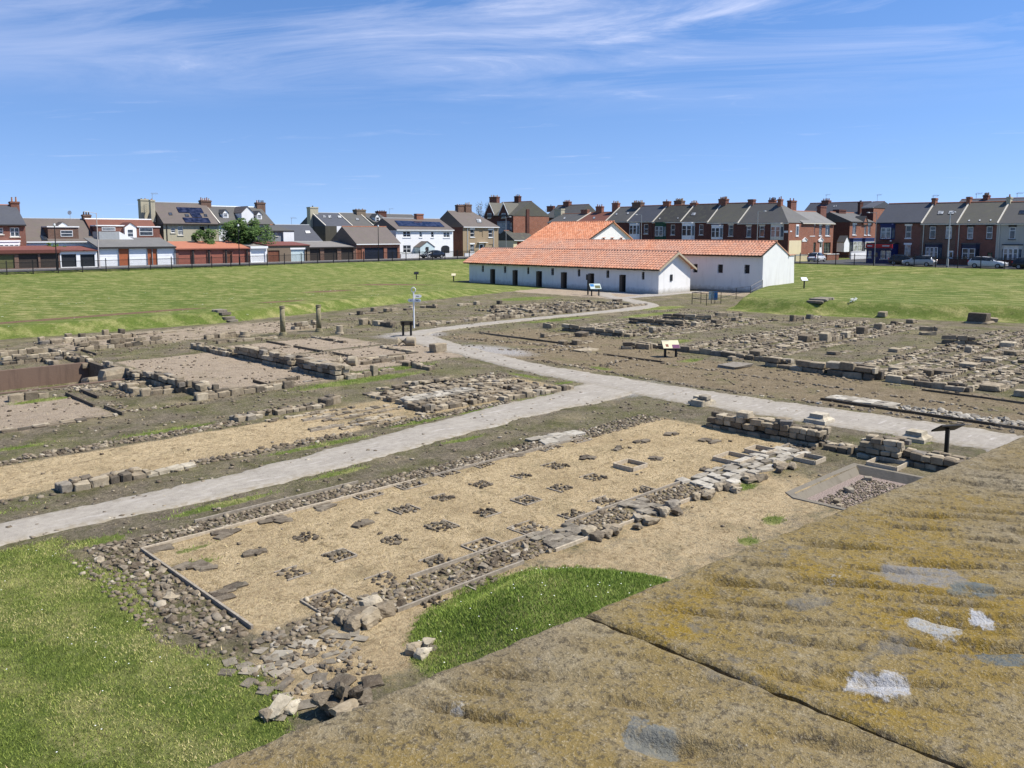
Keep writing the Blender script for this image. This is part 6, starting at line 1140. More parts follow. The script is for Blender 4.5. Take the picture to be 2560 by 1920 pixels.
h = terr('corner terrace house with hipped grey roof and cream ground floor', 6, 600, 1405, 552, 250, 'slate_grey', 'brick_dark', 'brick_orange', wins=[(6, 735, 605, 806, 775, 'top', CS), (6, 940, 600, 1016, 770, 'top', CS)], bays=[((6, 1105, 565, 1315, 820, 610, 775, 'cream_stone'), dict(n=2, glass='glass_mid'))], hip=(0, 4.2)); h.chim(6, 780, 905, 180, mat='brick_red', pots=0, dep=1.0); h.chim(6, 1100, 1230, 150, w=7.5, mat='brick_orange', pots=5, pm='pot_dark'); h.chim(6, 1245, 1335, 135, w=4.0, mat='brick_orange', pots=2, pm='pot_clay', down=2.2)  # brick colours carry the shade of the front and sun on the end wall
cy = -h.u1; k = House('x', 'x', 'x', 'Y', cy - .0, 2.1); k.root = h.root
a, z0 = k.uz(6, 1405, 830); b, _ = k.uz(6, 1598, 830); o = k.bx(a + .02, b, -.05, -.004, 2.0, z0).build('painted_wall', 'cream_paint', h.root)
a, z0 = k.uz(6, 1508, 770); b, z1 = k.uz(6, 1562, 575); o = k.bx(a, b, -.06, -.004, z0, z1).build('window', 'white_paint', h.root); k.bx(a + .12, b - .12, -.075, -.062, z0 + .3, z1 - .3).build('pane', 'glass_dark', o)
k.bx(k.uz(6, 1422, 680)[0], k.uz(6, 1452, 680)[0], -.03, -.004, k.uz(6, 1440, 693)[1], k.uz(6, 1440, 675)[1]).build('street_name_plate', 'white_paint', h.root); h.bx(h.uz(6, 1328, 690)[0], h.uz(6, 1390, 690)[0], -.03, -.004, h.uz(6, 1360, 708)[1], h.uz(6, 1360, 675)[1]).build('street_name_plate', 'white_paint', h.root)
s1 = House('side_street_house', 'sunlit brick house with tall white windows and white door surrounds', 'house', 'Y', cy + .06, 2.1).px(6, 1606, 2112, 552, 385, 7.0)
for q in ((1735, 590, 1812, 755), (1882, 590, 1925, 755), (1982, 590, 2052, 755)): s1.hole(6, *q, 'pair', lintel='white_paint', trim='white_paint')
for q in ((1632, 840, 1680, 1060), (1888, 840, 1938, 1040)): s1.hole(6, *q, 'door')
for q in ((1712, 860, 1828, 1030), (1955, 860, 2062, 1030)): s1.hole(6, *q, 'pair', frame='trim_dark', glass='glass_dark')
s1.walls('brick_orange').roof('slate_light', gut='cream_stone'); s1.chim(6, 1412, 1505, 155, w=5.0, mat='brick_red', pots=2, pm='pot_dark', down=3); s1.chim(6, 1878, 1975, 285, w=3.4, mat='brick_red', pots=0, down=2.5)
for a, b in ((1618, 1695), (1875, 1948)):
    u0, z1 = s1.uz(6, a, 835); u1, _ = s1.uz(6, b, 835); s1.dormer(6, a, b, 830, 790, 848, -.12, 'white_paint', 'white_paint', None, .11)
s2 = House('side_street_house', 'sunlit brick house with a blank dark gable and stepped front', 'house', 'Y', cy + 1.0, 2.1).px(7, 592, 1050, 668, 508, 8.0)
for q in ((642, 720, 715, 925), (875, 720, 915, 930), (945, 720, 998, 930)): s2.hole(7, *q, 'pair', lintel='white_paint', trim='white_paint')
s2.walls('brick_orange', 'brick_dark').roof('slate_grey', gut='trim_dark'); s2.chim(7, 318, 462, 425, mat='brick_dark', pots=0, down=2.2, w=4.0, dep=1.2); s2.dormer(7, 865, 940, 665, 560, 720, -.3, 'brick_orange', 'slate_grey', None, 2.0)  # gable shade painted with dark brick, sunlit front with orange
s2.bay(7, 605, 1005, 810, 1250, 1060, 1245, 'blue_paint', .7, 2, 'glass_curtain'); s2.bay(7, 850, 1000, 1060, 1250, 1060, 1245, 'blue_paint', .6, 2, 'glass_curtain')
s2.dormer(7, 480, 582, 1070, 950, 1260, -1.5, 'white_paint', 'slate_grey', None, 1.4)
b1 = terr('dark slate roofed terrace across the back of the side street', 7, -400, 820, 560, 298, 'slate_blue', 'brick_dark', X=172.0, verge=False, lights=[(7, 262, 345, 285, 372), (7, 305, 340, 325, 365)], gut='trim_dark'); b1.chim(6, 1942, 2105, 165, mat='brick_red', pots=5, pm='pot_clay', dep=1.3); b1.chim(7, 780, 890, 240, w=1.0, mat='brick_dark', pots=2, pm='pot_dark', down=6, dep=1.4)
b2 = terr('tall end house with a sunlit bare brick gable beyond the shop', 7, 825, 1060, 385, 285, 'slate_blue', 'brick_dark', 'brick_orange', X=170.0, D=10.0, verge=False, eo=(0, .1)); b2.chim(7, 1110, 1220, 262, w=8.5, mat='brick_orange', pots=0, down=4)  # sun on the gable and shade on the front painted as two bricks
# ------------------------------------------------------------------ right-hand terrace with the shop
RX = 130.0
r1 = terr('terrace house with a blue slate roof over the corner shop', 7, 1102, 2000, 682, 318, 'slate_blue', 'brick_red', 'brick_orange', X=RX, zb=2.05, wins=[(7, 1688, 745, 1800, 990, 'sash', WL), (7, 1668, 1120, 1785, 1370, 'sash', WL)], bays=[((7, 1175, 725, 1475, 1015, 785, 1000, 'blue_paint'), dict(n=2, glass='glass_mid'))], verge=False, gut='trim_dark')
r2 = terr('terrace house with two rooflights in its grey roof', 8, 102, 800, 700, 308, 'slate_grey', 'brick_brown', X=RX, zb=2.05, wins=[(8, 268, 760, 385, 1005, 'top', DL), (8, 585, 755, 705, 1000, 'top', DL), (8, 635, 1235, 730, 1500, 'door')], bays=[((8, 160, 1110, 510, 1430, 1170, 1415, 'navy_paint'), dict(n=3, glass='glass_mid', top='slate_grey'))], lights=[(8, 425, 450, 530, 515), (8, 635, 450, 740, 510)])
r3 = terr('terrace house with a plain brown-grey roof and dark trimmed windows', 8, 802, 1600, 697, 292, 'slate_moss', 'brick_red', X=RX, zb=2.05, wins=[(8, 1012, 768, 1128, 1010, 'sash', DL), (8, 1388, 760, 1508, 1005, 'sash', DL), (8, 1405, 1275, 1500, 1500, 'door', dict(mat='green_paint'))], bays=[((8, 880, 1110, 1250, 1450, 1195, 1440, 'navy_paint'), dict(n=2, top='slate_grey'))])
for x, y in ((1030, 640), (1240, 635), (1455, 630)): r3.light(8, x, y - 12, x + 30, y + 12, 'lamp_glass')
r4 = terr('pale rendered terrace house with a dark bay canopy', 8, 1602, 2420, 697, 288, 'slate_grey', 'pale_render', X=RX, zb=2.05, wins=[(8, 1842, 770, 1960, 1010, 'top', DL)], bays=[((8, 1690, 1130, 2095, 1460, 1200, 1455, 'cream_stone'), dict(n=3, glass='glass_mid', top='trim_dark'))], lights=[(8, 2030, 440, 2150, 505, 'glass_dark')])
r5 = terr('next pale terrace house along from the canopy bay', 8, 2422, 3200, 697, 285, 'slate_grey', 'brick_red', X=RX, zb=2.05)
r1.chim(8, 335, 487, 200, mat='brick_orange', pots=0, down=2.0, dep=1.0); r2.chim(8, 1020, 1165, 175, mat='brick_orange', pots=0, down=2.0, dep=1.0); r3.chim(8, 1815, 1972, 112, mat='cream_render', pots=1, pm='pot_clay', down=2.4, dep=1.0)
for rr_, kx in ((r2, 150), (r3, 850), (r4, 1650)):
    u, _ = rr_.uz(8, kx, 900); MB().tube([rr_.P(u, -.08, 2.1), rr_.P(u, -.08, rr_.z1)], .06, 6).build('downpipe', 'cream_stone', rr_.root)
b3 = terr('slate roof of the terrace standing behind the right-hand houses', 8, 700, 3000, 420, 212, 'slate_blue', 'brick_red', X=152.0, verge=False); b3.chim(8, 1355, 1552, 88, mat='brick_red', pots=5, dep=1.4)
h = House('far_house', 'far slate house with a sunlit brick gable beyond the hall roof', 'house', 'X', 160.0, 2.3).px(4, 1450, 1850, 430, 278, 10.0); h.walls('brick_dark', 'brick_orange').roof('slate_grey'); h.chim(4, 1488, 1585, 262, mat='brick_red', pots=1, pm='pot_dark'); h.chim(4, 1705, 1802, 205, mat='brick_red', pots=5, pm='pot_clay', dep=1.2)  # gable painted brighter as sunlit, front darker as shaded
h = House('far_house', 'far roofs with red chimney seen above the white solar house', 'house', 'Y', 160.0, 2.3).px(3, 1270, 1740, 430, 345, 9.0); h.walls('pale_render').roof('slate_grey', ridge='lead')
# shop kiosk front
sh = House('shop_front', 'small blue shop front with a red sign board on the terrace corner', 'shop', 'X', 127.6, 2.1).px(7, 925, 1425, 1100, None, 2.35)
for q in ((945, 1245, 1012, 1375), (1195, 1240, 1285, 1400), (1305, 1240, 1395, 1400)): sh.hole(7, *q, 'plain', glass='glass_curtain')
sh.hole(7, 1060, 1250, 1150, 1480, 'door', mat='blue_paint'); sh.walls('blue_paint', flat=True)
o = sh.part('sign_board', 'red_sign', sh.u0 - .1, sh.u1 + .1, -.16, -.01, sh.uz(7, 1150, 1185)[1], sh.uz(7, 1150, 1105)[1])
for a, b in ((948, 1040), (1240, 1380)): sh.part('sign_lettering', 'dish_grey', sh.uz(7, a, 1140)[0], sh.uz(7, b, 1140)[0], -.185, -.165, sh.uz(7, a, 1155)[1], sh.uz(7, a, 1130)[1], parent=o)
sh.part('awning', 'navy_paint', sh.u0 - .05, sh.u1 + .05, -.6, -.01, sh.uz(7, 1150, 1215)[1], sh.uz(7, 1150, 1188)[1]); sh.part('flat_roof', 'trim_dark', sh.u0 - .1, sh.u1 + .1, -.1, 2.34, sh.z1 + .004, sh.z1 + .12); sh.part('name_plate', 'white_paint', sh.uz(7, 1275, 1045)[0], sh.uz(7, 1310, 1045)[0], 1.9, 1.95, sh.uz(7, 1290, 1055)[1], sh.uz(7, 1290, 1032)[1])
# garden walls on the street corner
for nm, lab, m, pts in [('garden_wall', 'white garden wall on the street corner beside the shop', 'white_render', (7, 610, 915, 1262, 1480, 66.0)), ('garden_wall', 'brick garden wall with white coping behind the parked hatchback', 'brick_orange', (7, 140, 372, 1310, 1420, 67.0)), ('garden_wall', 'cream garden wall beside the corner house', 'cream_paint', (6, 1512, 1700, 1062, 1180, 67.5))]:
    k, a, b, t, bt, Y0 = pts; p = onY(*zp(k, a, bt - 40), Y0); q = onY(*zp(k, b, bt - 40), Y0); zt = onY(*zp(k, (a + b) / 2, t), Y0).z; th = thing(nm, lab, 'wall', ((p.x + q.x) / 2, Y0, 2.0)); MB().box(p.x, q.x, Y0, Y0 + .25, 1.8, zt).build('wall', m, th); MB().box(p.x - .04, q.x + .04, Y0 - .05, Y0 + .3, zt + .003, zt + .08).build('coping', 'white_paint', th)
th = thing('garden_wall', 'low dark brick garden wall along the terrace behind the parked cars', 'wall', (128.6, 38, 2.05)); MB().box(128.5, 128.72, 20, 52, 1.9, 2.95).build('wall', 'brick_dark', th); MB().box(128.46, 128.76, 20, 52, 2.953, 3.02).build('coping', 'trim_dark', th)

# ------------------------------------------------------------------ railings round the site
def fence(label, p, q, n, zf):
    p, q = Vector(p), Vector(q); t = thing('railing_fence', label, 'fence', (p.x, p.y, zf(p))); d = (q - p) / n; L = d.length; rz = math.atan2(d.y, d.x)
    pm = MB().box(-.045, .045, -.045, .045, -.3, 1.72).mesh('post', 'black_metal', False, Vector((0, 0, 0)))[0]; mb = MB(); nb = int(L / .11)
    for i in range(1, nb): x = i * L / nb; mb.box(x - .009, x + .009, -.009, .009, .12, 1.5)
    mb.box(.05, L - .05, -.02, .02, .16, .21); mb.box(.05, L - .05, -.02, .02, 1.42, 1.47); pan = mb.mesh('railing_panel', 'black_metal', False, Vector((0, 0, 0)))[0]
    for i in range(n + 1):
        a = p + d * i; z = zf(a); inst('post', pm, t, (a.x, a.y, z), (0, 0, rz))
        if i < n:
            z2 = zf(p + d * (i + 1)); inst('railing_panel', pan, t, (a.x, a.y, z), (0, -math.atan2(z2 - z, L), rz))
fence('black metal railings between the grass field and the garage lane', (-10, 112.0), (119.8, 112.0), 47, lambda a: zg(a.x, 112.0) - .02)
fence('black metal railings between the mound and the terrace street', (120.2, 111.7), (120.2, -8), 43, lambda a: zg(120.0, a.y) - .02)
# ------------------------------------------------------------------ street lamps
def lamp(label, base, top_px, mat, head, arm, rad=.07):
    x, y, z = base; k = (Vector(base) - CAM).dot(FW); hh = (H - (top_px[1] - HZ) * k / F) - z; t = thing('street_lamp', label, 'street lamp', base)
    MB().tube([(x, y, z), (x, y, z + 1.1), (x, y, z + 1.12), (x, y, z + hh)], [rad * 1.6, rad * 1.6, rad, rad * .65], 8).build('pole', mat, t, False)
    a = Vector(arm); e = Vector((x, y, z + hh)) + a * .9
    if head: MB().tube([(x, y, z + hh - .06), tuple(e)], [.035, .03], 6).build('arm', mat, t); q = e + a * .3; MB().hexa([(q.x - .32, q.y - .14, q.z - .04), (q.x + .32, q.y - .14, q.z - .04), (q.x + .32, q.y + .14, q.z - .04), (q.x - .32, q.y + .14, q.z - .04), (q.x - .25, q.y - .1, q.z + .08), (q.x + .25, q.y - .1, q.z + .08), (q.x + .25, q.y + .1, q.z + .08), (q.x - .25, q.y + .1, q.z + .08)]).build('lantern', 'grey_metal', t)
    else: MB().tube([(x, y, z + hh), (x, y, z + hh + .1), (x, y, z + hh + .35)], [.08, .16, .1], 8).build('lantern', 'lamp_glass', t)
def onlane(xp, Y): q = onY(xp, 660, Y); return (q.x, Y, LZ(q.x))
def onstr(xp, X): q = onX(xp, 650, X); return (X, q.y, float(RZ(q.y)))
lamp('tall pinkish street lamp before the white garage doors', onlane(248, 116.4), (237, 533), 'pale_post', True, (-1, 0, .1)); lamp('short dark lamp post before the dark brown garage doors', onlane(142, 112.9), (134, 566), 'black_metal', False, (1, 0, 0)); lamp('short dark lamp post before the red garage row', onlane(599, 112.9), (594, 567), 'black_metal', False, (1, 0, 0)); lamp('short dark lamp post before the new brick garage', onlane(947, 112.9), (945, 568), 'black_metal', False, (1, 0, 0))
lamp('pale street lamp in front of the Victorian corner house', onstr(1265, 121.6), (1265, 543), 'grey_metal', True, (0, -1, 0)); lamp('grey street lamp between the hall gable and the green bay', onstr(1602, 121.6), (1602, 537), 'grey_metal', True, (0, 1, 0)); lamp('grey street lamp before the hipped corner house', onstr(1891, 121.6), (1893, 529), 'grey_metal', True, (0, -1, 0)); lamp('slim lamp before the shop corner', onstr(2186, 121.6), (2186, 532), 'grey_metal', True, (0, 1, 0), .05); lamp('pale street lamp beside the white parked cars', onstr(2369, 121.3), (2377, 531), 'dish_grey', True, (0, -.4, 0), .1)
# ------------------------------------------------------------------ cars
def car(label, x, y, z, rz, paint, kind='hatch', L=4.2, Wd=1.76, Hh=1.5):
    t = thing('parked_car', label, 'car', (x, y, z)); hw = Wd / 2; s = L / 4.2; k = Hh / 1.5
    if kind == 'hatch': st = [(-2.1, .45, .62, .0), (-2.03, .25, .88, .0), (-1.75, .2, .98, .28), (-1.35, .18, 1.0, .47), (-.5, .18, .98, .5), (.2, .18, .96, .46), (.75, .18, .94, .2), (1.1, .2, .92, .0), (1.7, .22, .82, .0), (2.0, .26, .68, .0), (2.1, .4, .55, .0)]
    else: st = [(-2.1, .45, .7, .0), (-2.0, .26, .9, .0), (-1.6, .2, .95, .06), (-1.1, .18, .95, .36), (-.5, .18, .94, .46), (.15, .18, .92, .43), (.75, .18, .9, .16), (1.05, .2, .88, .0), (1.7, .22, .78, .0), (2.0, .26, .64, .0), (2.1, .4, .52, .0)]
    c, sn = math.cos(rz), math.sin(rz)
    def tr(a, b, h): return (x + a * s * c - b * sn, y + a * s * sn + b * c, z + h * k)
    mb = MB(); gb = MB(); n = 10
    for a, lo, be, rf in st:
        e = 1 - .1 * (abs(a) / 2.1) ** 4; w = hw * e; r_ = hw * (.72 if rf > .2 else .86) * e; zr_ = be + rf + .02
        mb.v += [tr(a, -w * .86, lo), tr(a, -w, lo + .18), tr(a, -w * .985, (lo + be) / 2 + .08), tr(a, -w * .93, be), tr(a, -r_, zr_), tr(a, r_, zr_), tr(a, w * .93, be), tr(a, w * .985, (lo + be) / 2 + .08), tr(a, w, lo + .18), tr(a, w * .86, lo)]
    for i in range(len(st) - 1):
        for j in range(n): mb.f.append((i * n + j, i * n + (j + 1) % n, (i + 1) * n + (j + 1) % n, (i + 1) * n + j)); gl = (j in (3, 5) and st[i][3] + st[i + 1][3] > .3) or (j == 4 and abs(st[i][3] - st[i + 1][3]) > .12 and st[i][3] + st[i + 1][3] > .15); mb.mi.append(1 if gl else 0)
    mb.f.append(tuple(range(n))); mb.mi.append(0); mb.f.append(tuple(reversed(range((len(st) - 1) * n, len(st) * n)))); mb.mi.append(0)
    body = mb.build('body', [paint, 'car_glass'], t, False); body.data.polygons.foreach_set('use_smooth', [True] * len(body.data.polygons))
    for a in (-1.28, 1.3):
        for sg in (-1, 1):
            w0 = tr(a, sg * (hw - .2), .31 / k); w1 = tr(a, sg * (hw + .012), .31 / k); o = MB().tube([w0, w1], .315, 16).build('wheel', 'tyre', t); w2 = tr(a, sg * (hw + .02), .31 / k); w1b = tr(a, sg * (hw - .05), .31 / k); MB().tube([w1b, w2], .2, 12).build('rim', 'rim', o)
    for sg in (-1, 1):
        p = tr(2.0, sg * hw * .66, .66); q = tr(2.09, sg * hw * .6, .62); MB().tube([p, q], [.13, .1], 8).build('headlight', 'lamp_glass', t); p = tr(-2.07, sg * hw * .7, .85); q = tr(-2.12, sg * hw * .7, .82); MB().tube([p, q], [.12, .11], 8).build('tail_light', 'tail_red', t); p = tr(.62, sg * (hw * .95), .98); q = tr(.62, sg * (hw + .14), 1.0); MB().tube([p, q], [.05, .1], 6).build('mirror', paint, t)
cx = onY(1081, 640, 115.9); car('dark blue car parked before the white garden wall, with a person beside it', cx.x, 115.9, float(LZ(cx.x)), math.pi, 'car_navy', 'saloon', 4.4)
cx = onY(2041, 652, 66.6 - 2.6); car('white hatchback parked at the mouth of the side street', cx.x, 64.0, 2.04, .1, 'car_white', 'hatch', 4.1)
cx = onX(2262, 660, 126.3); car('dark car parked against the terrace, half behind the silver car', 126.3, cx.y, 2.03, -math.pi / 2, 'car_black', 'hatch', 4.2)
cx = onX(2298, 660, 122.6); car('silver saloon parked behind the railings near the shop', 122.6, cx.y, 2.03, math.pi / 2, 'car_silver', 'hatch', 4.2)
cx = onX(2470, 660, 122.6); car('white hatchback parked behind the railings before the red houses', 122.6, cx.y, 2.03, -math.pi / 2, 'car_white', 'hatch', 4.5)
cx = onX(2580, 660, 122.6); car('dark hatchback parked behind the white hatchback', 122.6, cx.y, 2.03, -math.pi / 2, 'car_black', 'hatch', 4.2)
# ------------------------------------------------------------------ person by the dark car
def person(x, y, z):
    t = thing('person', 'person in dark jacket and pale trousers leaning over beside the dark car', 'person', (x, y, z))
    J = {'pel': (0, 0, .9), 'spi': (.1, 0, 1.12), 'che': (.24, 0, 1.32), 'nec': (.34, 0, 1.48), 'hed': (.4, 0, 1.6), 'lhip': (0, .1, .88), 'lkn': (.06, .11, .48), 'lan': (-.02, .12, .09), 'lto': (.14, .13, .04), 'rhip': (0, -.1, .88), 'rkn': (.1, -.12, .48), 'ran': (.04, -.13, .09), 'rto': (.2, -.14, .04),
         'lsh': (.25, .19, 1.36), 'lel': (.42, .24, 1.12), 'lwr': (.6, .18, .98), 'lha': (.68, .17, .96), 'rsh': (.25, -.19, 1.36), 'rel': (.44, -.22, 1.12), 'rwr': (.62, -.16, 1.0), 'rha': (.7, -.15, .98)}
    Ed = [('pel', 'spi'), ('spi', 'che'), ('che', 'nec'), ('nec', 'hed'), ('pel', 'lhip'), ('lhip', 'lkn'), ('lkn', 'lan'), ('lan', 'lto'), ('pel', 'rhip'), ('rhip', 'rkn'), ('rkn', 'ran'), ('ran', 'rto'), ('che', 'lsh'), ('lsh', 'lel'), ('lel', 'lwr'), ('lwr', 'lha'), ('che', 'rsh'), ('rsh', 'rel'), ('rel', 'rwr'), ('rwr', 'rha')]
    Rr = dict(pel=.14, spi=.13, che=.15, nec=.06, hed=.1, lhip=.1, lkn=.065, lan=.045, lto=.04, rhip=.1, rkn=.065, ran=.045, rto=.04, lsh=.07, lel=.05, lwr=.035, lha=.035, rsh=.07, rel=.05, rwr=.035, rha=.035)
    ks = list(J); me = bpy.data.meshes.new('body'); me.from_pydata([J[k] for k in ks], [(ks.index(a), ks.index(b)) for a, b in Ed], []); o = bpy.data.objects.new('body', me); place(o, t, (x, y, z)); o.rotation_euler = (0, 0, R(150))
    m = o.modifiers.new('skin', 'SKIN'); 
    for i, k in enumerate(ks): me.skin_vertices[0].data[i].radius = (Rr[k], Rr[k]); me.skin_vertices[0].data[i].use_root = (k == 'pel')
    o.modifiers.new('sub', 'SUBSURF').levels = 1; o.modifiers['sub'].render_levels = 1
    tm = NT('person_clothes'); sz = tm.N.new('ShaderNodeSeparateXYZ'); tm.L.new(tm.tc.outputs['Object'], sz.inputs[0]); c = tm.mix(tm.rng(sz.outputs[2], .93, .94), (.58, .57, .54), (.035, .037, .05)); c = tm.mix(tm.rng(sz.outputs[2], 1.46, 1.47), c, (.42, .25, .18)); c = tm.mix(tm.rng(sz.outputs[2], .1, .11), (.02, .02, .02), c); me.materials.append(tm.done(c, .85, .2))
    Rz = Matrix.Rotation(R(150), 4, 'Z'); hp = Rz @ Vector((.4, 0, 1.66)); bm = bmesh.new(); bmesh.ops.create_icosphere(bm, subdivisions=2, radius=.115); hm = fin(bm, 'hair', 'hair', True); inst('hair', hm, t, (x + hp.x, y + hp.y, z + hp.z), (0, 0, 0), (1, .95, .8))
q = onY(1070, 650, 114.6); person(q.x, 114.6, float(LZ(q.x)))
# ------------------------------------------------------------------ signs and boards
def lectern(label, x, y, z, face, w=.75, d=.5, h=.85, legs=2, top='panel_teal', extra=None, name='reader_board'):
    """tilted panel on legs; face = direction (radians) the panel looks towards"""
    t = thing(name, label, 'sign', (x, y, z)); f = Vector((math.cos(face), math.sin(face), 0)); s = Vector((-f.y, f.x, 0)); b = Vector((x, y, z))
    for i in range(legs):
        o = s * (0 if legs == 1 else (i - .5) * w * .62); p = b + o; MB().box(p.x - .05, p.x + .05, p.y - .05, p.y + .05, z - .2, z + h).build('leg', 'black_metal', t)
    c = b + Vector((0, 0, h + .06)); q = [c + s * a * w / 2 + f * e * d / 2 + Vector((0, 0, -e * d * .3)) for a, e in ((-1, -1), (1, -1), (1, 1), (-1, 1))]; n = (q[1] - q[0]).cross(q[3] - q[0]).normalized(); n = n if n.z > 0 else -n
    MB().hexa([tuple(p - n * .05) for p in q] + [tuple(p - n * .012) for p in q]).build('backing', 'black_metal', t); q2 = [c + (p - c) * .94 for p in q]; o = MB().hexa([tuple(p - n * .011) for p in q2] + [tuple(p + n * .003) for p in q2]).build('panel', top, t)
    if extra:
        for m, a0, a1, e0, e1 in extra: qq = [c + s * a * w / 2 + f * e * d / 2 + Vector((0, 0, -e * d * .3)) for a, e in ((a0, e0), (a1, e0), (a1, e1), (a0, e1))]; MB().hexa([tuple(p + n * .004) for p in qq] + [tuple(p + n * .007) for p in qq]).build('printed_area', m, o)
    return t
TOCAM = R(226)
q = W(2365, 1140); lectern('black T-shaped sign post standing beside the parapet', q.x, q.y, 0, R(60), .8, .42, .82, 1, 'black_metal')
q = WZ('C', 727, 557); lectern('black reader board seen from behind at the path junction', q.x, q.y, zg(q.x, q.y), R(50), .8, .5, .8, 2, 'black_metal')
q = WZ('E', 628, 702); lectern('cream and purple reader board before the crowded stones', q.x, q.y, zg(q.x, q.y), R(228), .95, .62, .62, 2, 'panel_cream', [('panel_purple', .1, .92, .1, .92), ('door_brown', -.6, -.3, 0, .6), ('text_grey', -.9, -.1, -.85, -.75)])
q = WZ('W', 875, 552); lectern('pale reader board standing before the barrack doorway', q.x, q.y, zg(q.x, q.y), R(232), 1.25, .9, .95, 2, 'panel_teal', [('panel_blue', -.85, -.2, -.8, .1), ('garage_olive', -.1, .8, -.3, .7)])
q = WZ('W', 829, 545); t = thing('marker_post', 'slim black post with a square head by the barrack doorway', 'post', (q.x, q.y, zg(q.x, q.y))); MB().box(q.x - .06, q.x + .06, q.y - .06, q.y + .06, -.2, 1.6).build('post', 'black_metal', t); MB().box(q.x - .22, q.x + .22, q.y - .1, q.y + .1, 1.6, 2.2).build('head', 'black_metal', t)
for x, y, lab, m in [(1041, 699, 'small black T sign standing in the grass field', 'black_metal'), (1134, 703, 'small cream topped sign post beside the barrack end', 'panel_cream'), (2010, 721, 'white topped sign post near the courtyard house gable', 'white_paint')]:
    zz = 0.9 if x < 1100 else .2
    for _ in range(6): q = W(x, y, zz); zz = zg(q.x, q.y)
    lectern(lab, q.x, q.y, zz, TOCAM, .62, .5, .85, 1, m)
# fingerpost
q = W(1035, 820); z = zg(q.x, q.y); t = thing('fingerpost', 'white fingerpost with a ring finial and four pointing arms', 'signpost', (q.x, q.y, z)); MB().tube([(q.x, q.y, z - .2), (q.x, q.y, z + .5), (q.x, q.y, z + 2.5)], [.065, .055, .05], 10).build('post', 'white_paint', t)
rp = [(q.x + RT.x * .14 * math.cos(a), q.y + RT.y * .14 * math.cos(a), z + 2.66 + .17 * math.sin(a)) for a in [i * math.pi / 9 for i in range(19)]]; MB().tube(rp, .035, 6, False).build('ring', 'white_paint', t)
def arm(sg, zz, ln, off=0.0):
    u = (RT * sg + FW * off); u.z = 0; u.normalize(); v = Vector((-u.y, u.x, 0)) * .018; b = Vector((q.x, q.y, z + zz)); pts = [(.06, -.11), (ln - .1, -.11), (ln, -.05), (ln, .05), (ln - .1, .11), (.06, .11)]; V_ = [tuple(b + u * a + Vector((0, 0, c)) + v * e) for e in (-1, 1) for a, c in pts]; n = 6
    o = MB().add(V_, [tuple(range(n)), tuple(reversed(range(n, 2 * n)))] + [(i, i + n, (i + 1) % n + n, (i + 1) % n) for i in range(n)]).build('arm', 'white_paint', t); e = 1 if (v.dot(FW) < 0) else -1
    MB().add([tuple(b + u * a + Vector((0, 0, c)) + v * e * 1.3) for a, c in ((.16, -.03), (ln - .16, -.03), (ln - .16, .03), (.16, .03))], [(0, 1, 2, 3)]).build('lettering', 'text_grey', o)
arm(1, 2.22, .55, .25); arm(1, 1.93, .52, -.2); arm(-1, 1.93, .42, .3); arm(-.2, 2.22, .3, 1)
# handrail and notice boards by the courtyard house
t = thing('handrail', 'black tubular handrail round the sunken entrance of the courtyard house', 'railing', tuple(W(1800, 757)))
hp_ = []
for x, yb_, yt in [(1730, 761, 733), (1752, 759, 731), (1766, 764, 735), (1802, 759, 731), (1840, 748, 728), (1876, 742, 731), (1905, 740, 731)]:
    p = W(x, yb_); zz = zg(p.x, p.y); k = (p - CAM).dot(FW); MB().tube([(p.x, p.y, zz - .2), (p.x, p.y, zz + 1.1)], .03, 6).build('post', 'black_metal', t); hp_.append((p.x, p.y, zz))
for a, b in [(0, 2), (2, 3), (0, 1), (3, 4), (4, 5), (5, 6)]:
    for hh in (.55, 1.1): MB().tube([(hp_[a][0], hp_[a][1], hp_[a][2] + hh), (hp_[b][0], hp_[b][1], hp_[b][2] + hh)], .025, 6).build('rail', 'black_metal', t)
for x, y, m, lab in [(1778, 757, 'panel_teal', 'pale notice board fixed by the black handrail'), (1787, 757, 'panel_blue', 'blue notice board fixed by the black handrail')]:
    p = W(x, y + 2); t2 = thing('notice_board', lab, 'sign', tuple(p)); MB().tube([(p.x, p.y, -.1), (p.x, p.y, .9)], .03, 6).build('post', 'black_metal', t2); MB().hexa([tuple(p + Vector((RT.x * a, RT.y * a, c)) + Vector((FW.x * e, FW.y * e, 0))) for c in (.35, 1.15) for a, e in ((-.25, -.02), (.25, -.02), (.25, .02), (-.25, .02))]).build('panel', m, t2)
# stone steps up the banks
for lab, pts, w, ax in [('flight of grey stone steps up the left grass bank', [WZ('B', 480, 300), WZ('B', 400, 212, .62)], .8, 'x'), ('flight of grey stone steps up the mound', [W(2036, 784), W(2062, 757, .75)], 1.3, 'y')]:
    a, b = Vector(pts[0]), Vector(pts[1]); t = thing('stone_steps', lab, 'steps', (a.x, a.y, zg(a.x, a.y))); n = 5
    if ax == 'x': b = a + Vector((-.2, 2.6, 0))
    else: b = a + Vector((2.6, .2, 0))
    for i in range(n):
        p = a.lerp(b, (i + .3) / n); zz = zg(p.x, p.y); inst('step', BLOCKS[i], t, (p.x, p.y, zz + .05), (0, 0, .05), (w, .42, .22) if ax == 'x' else (.5, w, .22), 'grey_flag')
